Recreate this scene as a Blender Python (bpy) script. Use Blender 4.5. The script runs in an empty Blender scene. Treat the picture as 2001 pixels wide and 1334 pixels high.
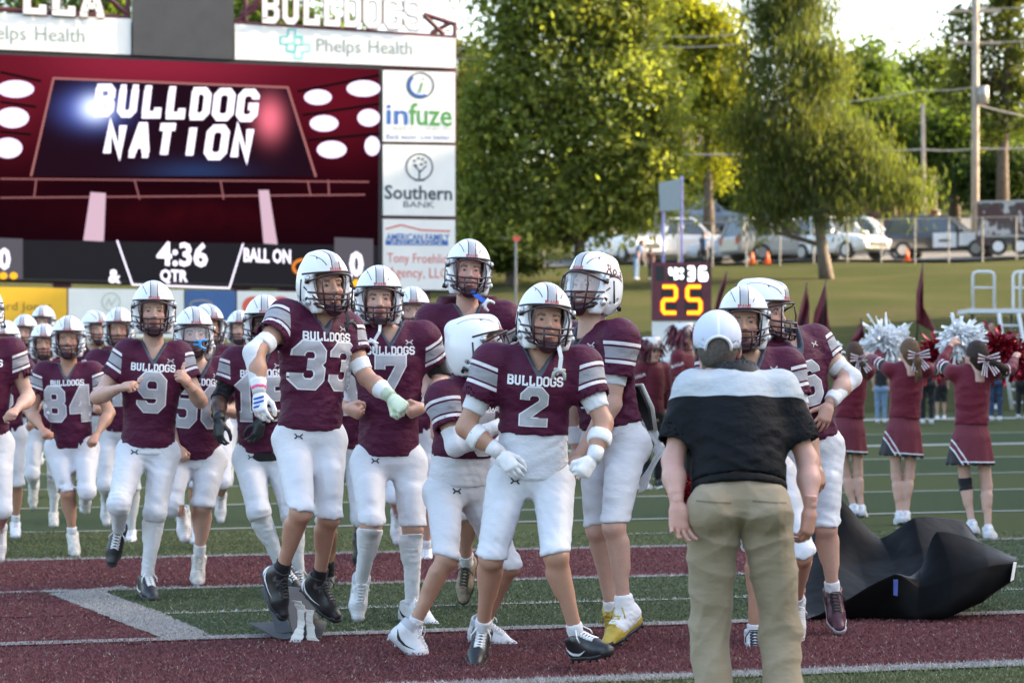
import bpy, math, random
import numpy as np
from mathutils import Vector, Matrix, noise as mnoise
from mathutils.bvhtree import BVHTree

sc = bpy.context.scene
C = sc.collection
R = math.radians
F = 4700.0            # focal length in photograph pixels (36 mm sensor = 2001 px)
CX, HZ, CH = 1000.5, 745.0, 1.30   # principal column, horizon row, eye height (m)

# ---------------------------------------------------------------- camera
cam_d = bpy.data.cameras.new('camera')
cam = bpy.data.objects.new('camera', cam_d); C.objects.link(cam)
cam.location = (0, 0, CH); cam.rotation_euler = (R(90), 0, 0)
cam_d.sensor_width = 36.0; cam_d.lens = 36.0 * F / 2001.0
cam_d.shift_y = (HZ - 667.0) / 2001.0
cam_d.clip_start = 0.1; cam_d.clip_end = 3000
cam_d.dof.use_dof = True; cam_d.dof.focus_distance = 11.6; cam_d.dof.aperture_fstop = 4.2
sc.camera = cam
# ---------------------------------------------------------------- sky, sun, exposure
SUN_EL, SUN_AZ = 22.0, 80.0       # azimuth clockwise from +Y (the view direction)
w = bpy.data.worlds.new('World'); sc.world = w; w.use_nodes = True
nt = w.node_tree; bg = nt.nodes['Background']
sky = nt.nodes.new('ShaderNodeTexSky'); sky.sky_type = 'NISHITA'; sky.sun_disc = False
sky.sun_elevation = R(SUN_EL); sky.sun_rotation = R(SUN_AZ)
sky.air_density = 1.0; sky.dust_density = 4.0; sky.ozone_density = 0.2
nt.links.new(sky.outputs[0], bg.inputs[0]); bg.inputs[1].default_value = 0.15
sd = bpy.data.lights.new('sun', 'SUN'); sun = bpy.data.objects.new('sun', sd); C.objects.link(sun)
sd.energy = 3.4; sd.angle = R(0.6); sd.color = (1.0, 0.80, 0.55)
sdir = Vector((math.sin(R(SUN_AZ)) * math.cos(R(SUN_EL)), math.cos(R(SUN_AZ)) * math.cos(R(SUN_EL)), math.sin(R(SUN_EL))))
sun.rotation_euler = sdir.to_track_quat('Z', 'Y').to_euler(); sun.location = (30, -20, 40)
vs = sc.view_settings; vs.view_transform = 'Standard'; vs.look = 'None'; vs.exposure = 2.45; vs.gamma = 1.0
vs.use_curve_mapping = False
sc.cycles.use_denoising = True
sc.cycles.max_bounces = 6; sc.cycles.transparent_max_bounces = 8

# ---------------------------------------------------------------- small helpers
rng = np.random.default_rng(7); random.seed(7)
def V(*a): return np.array(a, dtype=np.float64)
def nrm(v):
    v = np.asarray(v, float); return v / max(1e-9, np.linalg.norm(v))
def at(px, py, Y):
    "photograph pixel + depth -> world point"
    return V((px - CX) / F * Y, Y, CH + (HZ - py) / F * Y)
def gz(x, y):
    "ground height"
    z = np.interp(y, [0, 21, 30, 40, 47, 55, 62, 75, 88, 96, 100, 107, 113, 126, 142, 170, 300, 900],
                     [0, 0, .14, .38, .56, .74, 1.25, 3.1, 5.0, 5.75, 5.95, 6.2, 7.5, 9.0, 11.2, 14.5, 24, 40])
    return z + 0.02 * x * np.clip((np.asarray(y) - 55) / 40.0, 0, 1)
def ground_at(px, py):
    "pixel -> point on the near flat field"
    Y = F * CH / (py - HZ); return V((px - CX) / F * Y, Y, 0)
U20 = R(17.0); UL = V(math.cos(U20), math.sin(U20), 0)     # direction of the yard lines and of the scoreboard

def props(o, label=None, cat=None, group=None, kind=None):
    if label: o['label'] = label
    if cat: o['category'] = cat
    if group: o['group'] = group
    if kind: o['kind'] = kind
    return o
def link(o, parent=None):
    C.objects.link(o)
    if parent is not None: o.parent = parent
    return o
def empty(name, loc=(0, 0, 0), rz=0, label=None, cat=None, group=None):
    o = bpy.data.objects.new(name, None); C.objects.link(o); o.empty_display_size = .2
    o.location = loc; o.rotation_euler = (0, 0, rz)
    return props(o, label, cat, group)
def mesh_np(name, verts, faces, smooth=True, mats=None, midx=None):
    "fast mesh from numpy arrays; faces (n,3) or (n,4)"
    me = bpy.data.meshes.new(name)
    verts = np.ascontiguousarray(verts, dtype=np.float32); faces = np.ascontiguousarray(faces, dtype=np.int32)
    n, k = faces.shape
    me.vertices.add(len(verts)); me.vertices.foreach_set('co', verts.ravel())
    me.loops.add(n * k); me.loops.foreach_set('vertex_index', faces.ravel())
    me.polygons.add(n); me.polygons.foreach_set('loop_start', np.arange(n, dtype=np.int32) * k)
    me.polygons.foreach_set('loop_total', np.full(n, k, np.int32))
    if midx is not None: me.polygons.foreach_set('material_index', np.asarray(midx, np.int32))
    me.polygons.foreach_set('use_smooth', np.full(n, smooth, bool))
    for m in (mats or []): me.materials.append(m)
    me.update(calc_edges=True); return me
def obj(name, me, parent=None, mat=None):
    o = bpy.data.objects.new(name, me)
    if mat is not None:
        if len(me.materials) == 0: me.materials.append(mat)
        elif me.materials[0] is not mat:
            o.material_slots[0].link = 'OBJECT'; o.material_slots[0].material = mat
    return link(o, parent)
class MB:
    "mesh builder: boxes, bars, tubes, polygons collected into one mesh"
    def __init__(s): s.v = []; s.f = []; s.m = []
    def add(s, vs_, fs_, mi=0):
        b = len(s.v); s.v += [tuple(map(float, v)) for v in vs_]; s.f += [tuple(b + i for i in f) for f in fs_]; s.m += [mi] * len(fs_); return s
    def box(s, c, size, rz=0, mi=0, taper=1.0):
        cx, cy, cz = c; a, b_, h = [q / 2 for q in size]; cr, sr = math.cos(rz), math.sin(rz); vv = []
        for z, t in ((-h, 1), (h, taper)):
            for x, y in ((-a, -b_), (a, -b_), (a, b_), (-a, b_)):
                x2, y2 = x * t, y * t; vv.append((cx + x2 * cr - y2 * sr, cy + x2 * sr + y2 * cr, cz + z))
        return s.add(vv, [(3, 2, 1, 0), (4, 5, 6, 7), (0, 1, 5, 4), (1, 2, 6, 5), (2, 3, 7, 6), (3, 0, 4, 7)], mi)
    def tube(s, pts, r, n=8, mi=0, cap=True):
        pts = [np.asarray(p, float) for p in pts]; rr = r if hasattr(r, '__len__') else [r] * len(pts)
        b = len(s.v); prev = None
        for i, p in enumerate(pts):
            d = nrm(pts[min(i + 1, len(pts) - 1)] - pts[max(i - 1, 0)])
            if prev is None:
                ref = V(0, 0, 1) if abs(d[2]) < .9 else V(1, 0, 0); a = nrm(np.cross(d, ref))
            else: a = nrm(prev - d * np.dot(prev, d))
            prev = a; c = np.cross(d, a)
            for k in range(n):
                t = 2 * math.pi * k / n; s.v.append(tuple(p + (a * math.cos(t) + c * math.sin(t)) * rr[i]))
        for i in range(len(pts) - 1):
            for k in range(n):
                k2 = (k + 1) % n; s.f.append((b + i * n + k, b + i * n + k2, b + (i + 1) * n + k2, b + (i + 1) * n + k)); s.m.append(mi)
        if cap:
            s.f.append(tuple(b + k for k in reversed(range(n)))); s.m.append(mi)
            e = b + (len(pts) - 1) * n; s.f.append(tuple(e + k for k in range(n))); s.m.append(mi)
        return s
    def mesh(s, name, mats=None, smooth=False):
        me = bpy.data.meshes.new(name); me.from_pydata(s.v, [], s.f); 
        for m in (mats or []): me.materials.append(m)
        if any(s.m): me.polygons.foreach_set('material_index', s.m)
        if smooth: me.polygons.foreach_set('use_smooth', [True] * len(s.f))
        me.update(); return me
    def build(s, name, mat=None, parent=None, smooth=False, mats=None):
        return obj(name, s.mesh(name, mats or ([mat] if mat else None), smooth), parent)

# ---------------------------------------------------------------- materials
def newmat(name):
    m = bpy.data.materials.new(name); m.use_nodes = True
    return m, m.node_tree, m.node_tree.nodes['Principled BSDF']
def N(nt, typ, **kw):
    n = nt.nodes.new(typ)
    for k, v in kw.items(): setattr(n, k, v)
    return n
def math_(nt, op, a, b=None, clamp=False):
    n = N(nt, 'ShaderNodeMath', operation=op); n.use_clamp = clamp
    for i, q in enumerate((a, b)):
        if q is None: continue
        if hasattr(q, 'is_linked'): nt.links.new(q, n.inputs[i])
        else: n.inputs[i].default_value = q
    return n.outputs[0]
def mixc(nt, fac, a, b, mode='MIX'):
    n = N(nt, 'ShaderNodeMix', data_type='RGBA', blend_type=mode)
    for sock, q in ((n.inputs[0], fac), (n.inputs[6], a), (n.inputs[7], b)):
        if hasattr(q, 'is_linked'): nt.links.new(q, sock)
        elif isinstance(q, (int, float)): sock.default_value = q
        else: sock.default_value = (*q[:3], 1)
    return n.outputs[2]
def texnoise(nt, scale, detail=4, rough=.55, vec=None, stretch=None):
    tc = N(nt, 'ShaderNodeTexCoord'); out = vec or tc.outputs['Object']
    if stretch:
        mp = N(nt, 'ShaderNodeMapping'); nt.links.new(out, mp.inputs[0]); mp.inputs['Scale'].default_value = stretch; out = mp.outputs[0]
    n = N(nt, 'ShaderNodeTexNoise'); n.inputs['Scale'].default_value = scale; n.inputs['Detail'].default_value = detail
    n.inputs['Roughness'].default_value = rough; nt.links.new(out, n.inputs['Vector']); return n.outputs[0]
def bump(nt, bs, h, strength=.3, dist=.01, chain=None):
    b = N(nt, 'ShaderNodeBump'); b.inputs['Strength'].default_value = strength; b.inputs['Distance'].default_value = dist
    nt.links.new(h, b.inputs['Height'])
    if chain is not None: nt.links.new(chain, b.inputs['Normal'])
    nt.links.new(b.outputs[0], bs.inputs['Normal']); return b.outputs[0]
_mc = {}
def mat(name, col, rough=.6, var=.12, scale=30, bumps=0.0, bscale=200, metal=0, spec=.5, sheen=0, coat=0, emit=None, estr=1, folds=0.0):
    if name in _mc: return _mc[name]
    m, nt, bs = newmat(name)
    bs.inputs['Roughness'].default_value = rough; bs.inputs['Metallic'].default_value = metal
    bs.inputs['Specular IOR Level'].default_value = spec; bs.inputs['Sheen Weight'].default_value = sheen
    bs.inputs['Coat Weight'].default_value = coat; bs.inputs['Coat Roughness'].default_value = .08
    if var > 0:
        f = texnoise(nt, scale, 5); lo = tuple(c * (1 - var) for c in col); hi = tuple(min(1, c * (1 + var)) for c in col)
        r = N(nt, 'ShaderNodeValToRGB'); r.color_ramp.elements[0].position = .3; r.color_ramp.elements[1].position = .7
        r.color_ramp.elements[0].color = (*lo, 1); r.color_ramp.elements[1].color = (*hi, 1)
        nt.links.new(f, r.inputs[0]); nt.links.new(r.outputs[0], bs.inputs['Base Color'])
    else: bs.inputs['Base Color'].default_value = (*col, 1)
    ch = None
    if folds: ch = bump(nt, bs, texnoise(nt, 16, 3, .5, stretch=(1, 1, 1.6)), folds, .02)
    if bumps: bump(nt, bs, texnoise(nt, bscale, 2), bumps, .002, ch)
    if emit is not None:
        bs.inputs['Emission Color'].default_value = (*emit, 1); bs.inputs['Emission Strength'].default_value = estr
    _mc[name] = m; return m
# ================================================================ implicit-surface modeller (bodies, clothes, helmets)
class SDF:
    def __init__(s, lo, hi, vox):
        s.vox = vox; s.lo = np.asarray(lo, float)
        n = np.maximum(3, np.ceil((np.asarray(hi) - s.lo) / vox).astype(int) + 1)
        s.ax = [(s.lo[i] + vox * np.arange(n[i])).astype(np.float32) for i in range(3)]
        s.d = np.full(n, .3, np.float32)
    def sl(s, lo, hi):
        out = []
        for i in range(3):
            a = int(np.searchsorted(s.ax[i], lo[i])); b = int(np.searchsorted(s.ax[i], hi[i]))
            if b <= a: return None
            out.append(slice(a, b))
        return tuple(out)
    def P(s, q, o):
        return [ (s.ax[i][q[i]] - np.float32(o[i])).reshape([-1 if j == i else 1 for j in range(3)]) for i in range(3)]
    def merge(s, q, dn, k, op='u'):
        a = s.d[q]
        if op == 'u':
            if k <= 0: s.d[q] = np.minimum(a, dn); return
            h = np.clip(.5 + .5 * (dn - a) / k, 0, 1); s.d[q] = dn * (1 - h) + a * h - k * h * (1 - h)
        else:       # subtract dn
            b = -dn
            if k <= 0: s.d[q] = np.maximum(a, b); return
            h = np.clip(.5 - .5 * (b - a) / k, 0, 1); s.d[q] = b * (1 - h) + a * h + k * h * (1 - h)
    def cone(s, p, q_, r1, r2, k=.02, op='u', flat=None, ff=1.0, t0=None, t1=None):
        p = np.asarray(p, float); q_ = np.asarray(q_, float); rm = max(r1, r2) + k + 2 * s.vox
        q = s.sl(np.minimum(p, q_) - rm, np.maximum(p, q_) + rm)
        if q is None: return
        X, Y, Z = s.P(q, p); ba = (q_ - p); L2 = max(1e-9, float(ba @ ba)); ba = ba.astype(np.float32)
        tt = (X * ba[0] + Y * ba[1] + Z * ba[2]) / np.float32(L2); t = np.clip(tt, 0, 1)
        qx = X - ba[0] * t; qy = Y - ba[1] * t; qz = Z - ba[2] * t; d2 = qx * qx + qy * qy + qz * qz
        if flat is not None:
            f = np.asarray(flat, np.float32); qn = qx * f[0] + qy * f[1] + qz * f[2]; d2 = d2 + np.float32(ff * ff - 1) * qn * qn
        d = np.sqrt(d2) - (np.float32(r1) + np.float32(r2 - r1) * t)
        L = math.sqrt(L2)
        if t0 is not None: d = np.maximum(d, (np.float32(t0) - tt) * np.float32(L))
        if t1 is not None: d = np.maximum(d, (tt - np.float32(t1)) * np.float32(L))
        s.merge(q, d, k, op)
    def ell(s, c, r, A=None, k=.02, op='u'):
        "ellipsoid, A = 3x3 rows axes"
        r = np.asarray(r, float); rm = float(r.max()) + k + 2 * s.vox; c = np.asarray(c, float)
        q = s.sl(c - rm, c + rm)
        if q is None: return
        X, Y, Z = s.P(q, c)
        if A is None: a, b, c_ = X, Y, Z
        else:
            A = np.asarray(A, np.float32); a, b, c_ = [A[i][0] * X + A[i][1] * Y + A[i][2] * Z for i in range(3)]
        k0 = np.sqrt((a / r[0]) ** 2 + (b / r[1]) ** 2 + (c_ / r[2]) ** 2); k1 = np.sqrt((a / r[0] ** 2) ** 2 + (b / r[1] ** 2) ** 2 + (c_ / r[2] ** 2) ** 2) + 1e-6
        s.merge(q, (k0 * (k0 - 1) / k1).astype(np.float32), k, op)
    def profile(s, o, up, axh, axs, L, ts, aa, bb, yo=None, k=.03, op='u', pw=2.0):
        "elliptic tube along up; half-width aa / half-depth bb at fractions ts of L; lateral axis turns from axh to axs"
        up = np.asarray(up); z0, z1 = ts[0] * L, ts[-1] * L; m = max(max(aa), max(bb)) + k + 2 * s.vox
        e = [o + up * z0, o + up * z1]
        q = s.sl(np.minimum(*e) - m, np.maximum(*e) + m)
        if q is None: return
        X, Y, Z = s.P(q, o); dt = lambda v: np.float32(v[0]) * X + np.float32(v[1]) * Y + np.float32(v[2]) * Z
        z = dt(up); t = z / L; tc = np.clip(t, 0, 1)
        fh, fs = np.cross(axh, up), np.cross(axs, up)
        x = dt(axh) * (1 - tc) + dt(axs) * tc; y = dt(fh) * (1 - tc) + dt(fs) * tc
        a = np.interp(t, ts, aa).astype(np.float32); b = np.interp(t, ts, bb).astype(np.float32)
        if yo is not None: y = y - np.interp(t, ts, yo).astype(np.float32)
        if pw == 2.0: g = np.sqrt((x / a) ** 2 + (y / b) ** 2)
        else: g = (np.abs(x / a) ** pw + np.abs(y / b) ** pw) ** (1 / pw)
        d = (g - 1) * np.minimum(a, b); d = np.maximum(d, np.maximum(np.float32(z0) - z, z - np.float32(z1)))
        s.merge(q, d, k, op)
    def cut(s, o, n):
        "keep the side opposite to n"
        X, Y, Z = s.P((slice(None),) * 3, o); s.d = np.maximum(s.d, np.float32(n[0]) * X + np.float32(n[1]) * Y + np.float32(n[2]) * Z)
    def mesh(s, smooth=1):
        d = s.d; d[0] = np.maximum(d[0], .01); d[-1] = np.maximum(d[-1], .01); d[:, 0] = np.maximum(d[:, 0], .01); d[:, -1] = np.maximum(d[:, -1], .01); d[:, :, 0] = np.maximum(d[:, :, 0], .01); d[:, :, -1] = np.maximum(d[:, :, -1], .01)
        I = d < 0; n = np.array(d.shape) - 1
        cnt = np.zeros(n, np.int8); cs = [(i, j, k) for i in (0, 1) for j in (0, 1) for k in (0, 1)]
        for i, j, k in cs: cnt += I[i:i + n[0], j:j + n[1], k:k + n[2]]
        act = (cnt > 0) & (cnt < 8); ids = np.argwhere(act)
        if len(ids) == 0: return np.zeros((0, 3)), np.zeros((0, 4), int)
        imap = np.full(n, -1, np.int32); imap[act] = np.arange(len(ids))
        cv = np.stack([d[ids[:, 0] + i, ids[:, 1] + j, ids[:, 2] + k] for i, j, k in cs], 1)
        acc = np.zeros((len(ids), 3)); m = np.zeros(len(ids)); cs_ = np.array(cs, float)
        for a in range(8):
            for b in range(a + 1, 8):
                if abs(cs_[a] - cs_[b]).sum() != 1: continue
                va, vb = cv[:, a], cv[:, b]; mk = (va < 0) != (vb < 0)
                t = va[mk] / (va[mk] - vb[mk]); acc[mk] += cs_[a] + (cs_[b] - cs_[a]) * t[:, None]; m[mk] += 1
        vert = s.lo + (ids + acc / m[:, None]) * s.vox
        fs = []
        for axn in range(3):
            o1, o2 = (axn + 1) % 3, (axn + 2) % 3
            A = np.moveaxis(I, (axn, o1, o2), (0, 1, 2)); M = np.moveaxis(imap, (axn, o1, o2), (0, 1, 2))
            ch = A[:-1, 1:-1, 1:-1] != A[1:, 1:-1, 1:-1]; e = np.argwhere(ch); sg = A[:-1, 1:-1, 1:-1][ch]
            i, j, k = e[:, 0], e[:, 1], e[:, 2]
            qd = np.stack([M[i, j, k], M[i, j + 1, k], M[i, j + 1, k + 1], M[i, j, k + 1]], 1)
            qd[~sg] = qd[~sg][:, ::-1]; fs.append(qd)
        f = np.concatenate(fs)
        for _ in range(smooth): vert = laplace(vert, f, .5)
        return vert, f
def laplace(v, f, w):
    n = len(v); a = f.ravel(); b = np.roll(f, -1, 1).ravel(); out = np.zeros_like(v); c = np.bincount(a, minlength=n) + np.bincount(b, minlength=n)
    for i in range(3): out[:, i] = np.bincount(a, v[b, i], n) + np.bincount(b, v[a, i], n)
    return v * (1 - w) + w * out / np.maximum(c, 1)[:, None]
def vnormals(v, f):
    a = v[f[:, 2]] - v[f[:, 0]]; b = v[f[:, 3]] - v[f[:, 1]]; fn = np.cross(a, b); n = np.zeros_like(v)
    for k in range(4):
        for i in range(3): n[:, i] += np.bincount(f[:, k], fn[:, i], len(v))
    return n / np.maximum(1e-12, np.linalg.norm(n, axis=1))[:, None]
def folds(v, f, amp, freq, seed, ax=(0, 0, 1), sharp=1.6):
    "cloth creases: warped sine ridges, pushed along the normals"
    r = np.random.default_rng(seed); n = vnormals(v, f); out = np.zeros(len(v))
    for i in range(4):
        k = nrm(np.asarray(ax) + r.normal(0, .55, 3)) * freq * r.uniform(.6, 1.6); wv = r.normal(0, 1, 3) * freq * .45; w2 = r.normal(0, 1, 3) * freq * .25
        ph = r.uniform(0, 6.28); s_ = np.sin(v @ k + 1.6 * np.sin(v @ wv + ph) + ph * 2)
        env = np.clip(.5 + .9 * np.sin(v @ w2 + ph * 3), 0, 1)
        out += (1 - np.abs(s_) ** (1 / sharp) * 1.4) * env
    return v + n * (out * amp / 2)[:, None]
def fattr(me, name, vals):
    a = me.attributes.new(name, 'FLOAT', 'POINT'); a.data.foreach_set('value', np.ascontiguousarray(vals, np.float32))
def cattr(me, name, cols):
    a = me.attributes.new(name, 'FLOAT_COLOR', 'POINT'); c = np.ones((len(cols), 4), np.float32); c[:, :3] = cols; a.data.foreach_set('color', c.ravel())
def xf(v, M): return v @ np.asarray(M)[:3, :3].T + np.asarray(M)[:3, 3]
def frame(o, x, y, z, s=1.0):
    M = np.eye(4); M[:3, 0] = np.asarray(x) * s; M[:3, 1] = np.asarray(y) * s; M[:3, 2] = np.asarray(z) * s; M[:3, 3] = o; return M
def to_mat(M): return Matrix([list(map(float, r)) for r in M])
# ================================================================ prototypes in local frames (front = -Y, up = +Z)
def orient(v, f):
    a, b, c, d = (v[f[:, i]] for i in range(4))
    vol = np.einsum('ij,ij->', a, np.cross(b, c)) + np.einsum('ij,ij->', a, np.cross(c, d))
    return f if vol > 0 else f[:, ::-1]
def sdf_mesh(S, smooth=1):
    v, f = S.mesh(smooth); return v, orient(v, f)

def head_proto(vox, mouth='shut', jaw=1.0):
    S = SDF((-.11, -.15, -.22), (.11, .13, .16), vox)
    S.ell((0, .012, .045), (.076, .096, .092), k=.01)
    S.ell((0, -.028, -.03), (.062 * jaw, .066, .085), k=.03)
    S.cone((-.03, -.05, -.088), (.03, -.05, -.088), .026, .026, k=.02)
    S.ell((0, -.078, -.098), (.024 * jaw, .02, .018), k=.02)
    S.cone((-.045, -.074, .031), (.045, -.074, .031), .012, .012, k=.014)       # brow
    for sx in (-1, 1):
        S.ell((sx * .033, -.098, .012), (.018, .013, .0095), k=.012, op='s')       # eye sockets
        S.ell((sx * .032, -.0775, .012), (.0145, .0115, .0095), k=.003)            # eyeballs
        S.ell((sx * .04, -.066, -.018), (.022, .02, .018), k=.02)                  # cheeks
        S.ell((sx * .078, .012, .0), (.010, .02, .032), k=.006)                    # ears
    S.cone((0, -.088, .026), (0, -.112, -.018), .0075, .0115, k=.01)
    for sx in (-1, 1): S.ell((sx * .012, -.1, -.022), (.0085, .011, .0075), k=.006)
    S.cone((-.016, -.094, -.0445), (.016, -.094, -.0445), .0058, .0058, k=.006)
    S.cone((-.014, -.092, -.0615), (.014, -.092, -.0615), .0065, .0065, k=.006)
    if mouth == 'open': S.ell((0, -.098, -.053), (.022, .016, .0085), k=.003, op='s'); S.cone((-.014, -.084, -.05), (.014, -.084, -.05), .005, .005, k=.0)
    else: S.cone((-.02, -.104, -.053), (.02, -.104, -.053), .0035, .0035, k=.004, op='s')
    S.cone((0, .012, -.06), (0, .035, -.24), .056, .06, k=.025)
    v, f = sdf_mesh(S, 1)
    x, y, z = v[:, 0], v[:, 1], v[:, 2]; ax = abs(x)
    reg = np.zeros(len(v), int)             # 0 skin 1 lips 2 eye white 3 iris 4 brow 5 hair 6 teeth
    reg[(y < -.07) & (ax < .022) & (z < -.04) & (z > -.068)] = 1
    if mouth == 'open': reg[(y < -.07) & (ax < .0165) & (z < -.0458) & (z > -.058)] = 6
    reg[(y < -.066) & (abs(ax - .032) < .0115) & (abs(z - .0115) < .0036)] = 2
    reg[(y < -.066) & (abs(ax - .0325) < .0062) & (abs(z - .0115) < .0052)] = 3
    reg[(y < -.06) & (abs(ax - .034) < .019) & (abs(z - .0285 - .004 * (1 - abs(ax - .036) / .02)) < .0045)] = 4
    hair = ((y > -.015) & (z > -.055 - .15 * (y < .02)) & (ax < .09) & (z > .0 + .04 * (y < 0.0)) ) | (z > .085) | ((y > .03) & (z > -.075))
    reg[hair] = 5
    return v, f, reg
def hand_proto(pose, vox):
    "right-hand shaped hand: wrist at origin, fingers -Z, palm faces -Y, thumb towards +X"
    S = SDF((-.09, -.11, -.21), (.12, .07, .05), vox)
    S.cone((0, 0, .04), (0, 0, -.01), .0275, .026, k=.0, flat=(0, 1, 0), ff=1.25)
    S.cone((.016, 0, -.03), (.022, 0, -.088), .021, .015, k=.015); S.cone((-.014, 0, -.03), (-.026, 0, -.08), .019, .014, k=.015)
    S.cone((0, .0, -.03), (0, .002, -.088), .021, .016, k=.02)
    S.ell((.02, -.012, -.035), (.018, .016, .028), k=.015)
    cfg = {'fist': (75, 95, 60, 4), 'open': (12, 14, 10, 9), 'relax': (26, 34, 24, 8), 'thumb': (75, 95, 60, 3), 'spread': (14, 22, 18, 13)}[pose]
    for i, (x, L, r, z) in enumerate(((.028, .072, .0092, -.088), (.010, .08, .0095, -.092), (-.009, .075, .0092, -.089), (-.027, .06, .008, -.08))):
        sp = R((1.5 - i) * cfg[3]); p = V(x, .002, z); a = 0
        for seg, (fr, c) in enumerate(zip((.45, .31, .24), cfg[:3])):
            a += R(c + (i * 4 if pose in ('relax', 'open', 'spread') else 0)); dv = V(math.sin(sp) * math.cos(a), -math.sin(a), -math.cos(a) * math.cos(sp))
            q = p + dv * L * fr; S.cone(p, q, r * (1.0 - .08 * seg), r * (.95 - .12 * seg), k=.0015); p = q
    if pose == 'fist': pts = [(.03, -.012, -.035), (.046, -.036, -.066), (.03, -.056, -.082), (.006, -.058, -.086)]
    elif pose == 'thumb': pts = [(.03, -.01, -.03), (.052, -.024, -.055), (.072, -.024, -.078), (.094, -.016, -.09)]
    elif pose == 'relax': pts = [(.03, -.01, -.03), (.05, -.03, -.06), (.052, -.045, -.088), (.046, -.055, -.108)]
    else: pts = [(.03, -.008, -.03), (.058, -.018, -.055), (.078, -.022, -.078), (.092, -.024, -.1)]
    for (a, b, r1, r2) in zip(pts, pts[1:], (.014, .0115, .0105), (.0115, .0105, .009)): S.cone(a, b, r1, r2, k=.006)
    return sdf_mesh(S, 1)
# (resolution, pose) cache
_hp = {}
def hand(pose, vox):
    if (pose, vox) not in _hp: _hp[(pose, vox)] = hand_proto(pose, vox)
    return _hp[(pose, vox)]
_hd = {}
def head(vox, mouth):
    if (vox, mouth) not in _hd: _hd[(vox, mouth)] = head_proto(vox, mouth)
    return _hd[(vox, mouth)]

# ---------------------------------------------------------------- stroke lettering (block college letters)
def octo(x0, y0, x1, y1, c=.24): return [(x0, y0 + c), (x0, y1 - c), (x0 + c, y1), (x1 - c, y1), (x1, y1 - c), (x1, y0 + c), (x1 - c, y0), (x0 + c, y0), (x0, y0 + c), (x0, y0 + c + .01)]
GL = {
 '0': [octo(0, 0, 1, 1.5)], '8': [octo(0, 0, 1, .76, .2), octo(.03, .76, .97, 1.5, .2)],
 '2': [[(0, 1.05), (0, 1.26), (.24, 1.5), (.76, 1.5), (1, 1.26), (1, .95), (0, .22), (0, 0), (1.02, 0), (1.02, .2)]],
 '3': [[(0, 1.1), (0, 1.26), (.24, 1.5), (.76, 1.5), (1, 1.26), (1, .98), (.78, .78), (.4, .78)], [(.78, .76), (1, .56), (1, .24), (.76, 0), (.24, 0), (0, .24), (0, .42)]],
 '4': [[(.72, 0), (.72, 1.5), (.62, 1.5), (0, .55), (0, .42), (1.08, .42)], [(.42, -.04), (1.04, -.04)]],
 '5': [[(.98, 1.5), (.04, 1.5), (.04, .86), (.76, .86), (1, .62), (1, .24), (.76, 0), (.24, 0), (0, .24), (0, .38)]],
 '1': [[(.1, 1.2), (.5, 1.5), (.5, 0)], [(.15, 0), (.85, 0)]],
 '6': [[(1, 1.15), (1, 1.26), (.76, 1.5), (.24, 1.5), (0, 1.26), (0, .24), (.24, 0), (.76, 0), (1, .24), (1, .62), (.78, .84), (.05, .84)]],
 '7': [[(0, 1.1), (0, 1.5), (1.02, 1.5), (1.02, 1.3), (.45, .3), (.45, 0)]],
 '9': [[(0, .35), (0, .24), (.24, 0), (.76, 0), (1, .24), (1, 1.26), (.76, 1.5), (.24, 1.5), (0, 1.26), (0, .9), (.22, .68), (.95, .68)]],
 'B': [[(.12, 0), (.12, 1.5)], [(-.06, 1.5), (.8, 1.5), (1, 1.3), (1, .98), (.8, .78), (.2, .78)], [(.82, .74), (1.02, .56), (1.02, .2), (.82, 0), (-.06, 0)]],
 'U': [[(.1, 1.45), (.1, .22), (.32, 0), (.72, 0), (.94, .22), (.94, 1.45)], [(-.1, 1.5), (.3, 1.5)], [(.74, 1.5), (1.14, 1.5)]],
 'L': [[(.15, 1.45), (.15, .06)], [(-.06, 1.5), (.4, 1.5)], [(-.06, 0), (.98, 0), (.98, .42)]],
 'D': [[(.12, 0), (.12, 1.5)], [(-.06, 1.5), (.74, 1.5), (1, 1.24), (1, .26), (.74, 0), (-.06, 0)]],
 'O': [octo(0, 0, 1, 1.5)], 'A': [[(.08, .05), (.44, 1.5), (.6, 1.5), (.96, .05)], [(.2, .5), (.84, .5)], [(-.12, 0), (.28, 0)], [(.76, 0), (1.16, 0)]],
 'G': [[(1, 1.1), (1, 1.26), (.76, 1.5), (.24, 1.5), (0, 1.26), (0, .24), (.24, 0), (.76, 0), (1, .24), (1, .68), (.55, .68)]],
 'S': [[(.98, 1.08), (.98, 1.28), (.76, 1.5), (.24, 1.5), (0, 1.28), (0, .98), (.2, .8), (.8, .72), (1, .52), (1, .22), (.76, 0), (.24, 0), (0, .22), (0, .42)]],
 'R': [[(.12, 0), (.12, 1.5)], [(-.06, 1.5), (.8, 1.5), (1, 1.3), (1, .98), (.8, .78), (.2, .78)], [(.55, .74), (1.0, 0)]],
 'N': [[(.1, 0), (.1, 1.5), (.9, 0), (.9, 1.5)]], 'T': [[(0, 1.5), (1, 1.5)], [(.5, 1.45), (.5, 0)]], 'I': [[(.5, 1.5), (.5, 0)]],
 ':': [[(.5, .3), (.5, .46)], [(.5, 1.05), (.5, 1.21)]],
}
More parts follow.
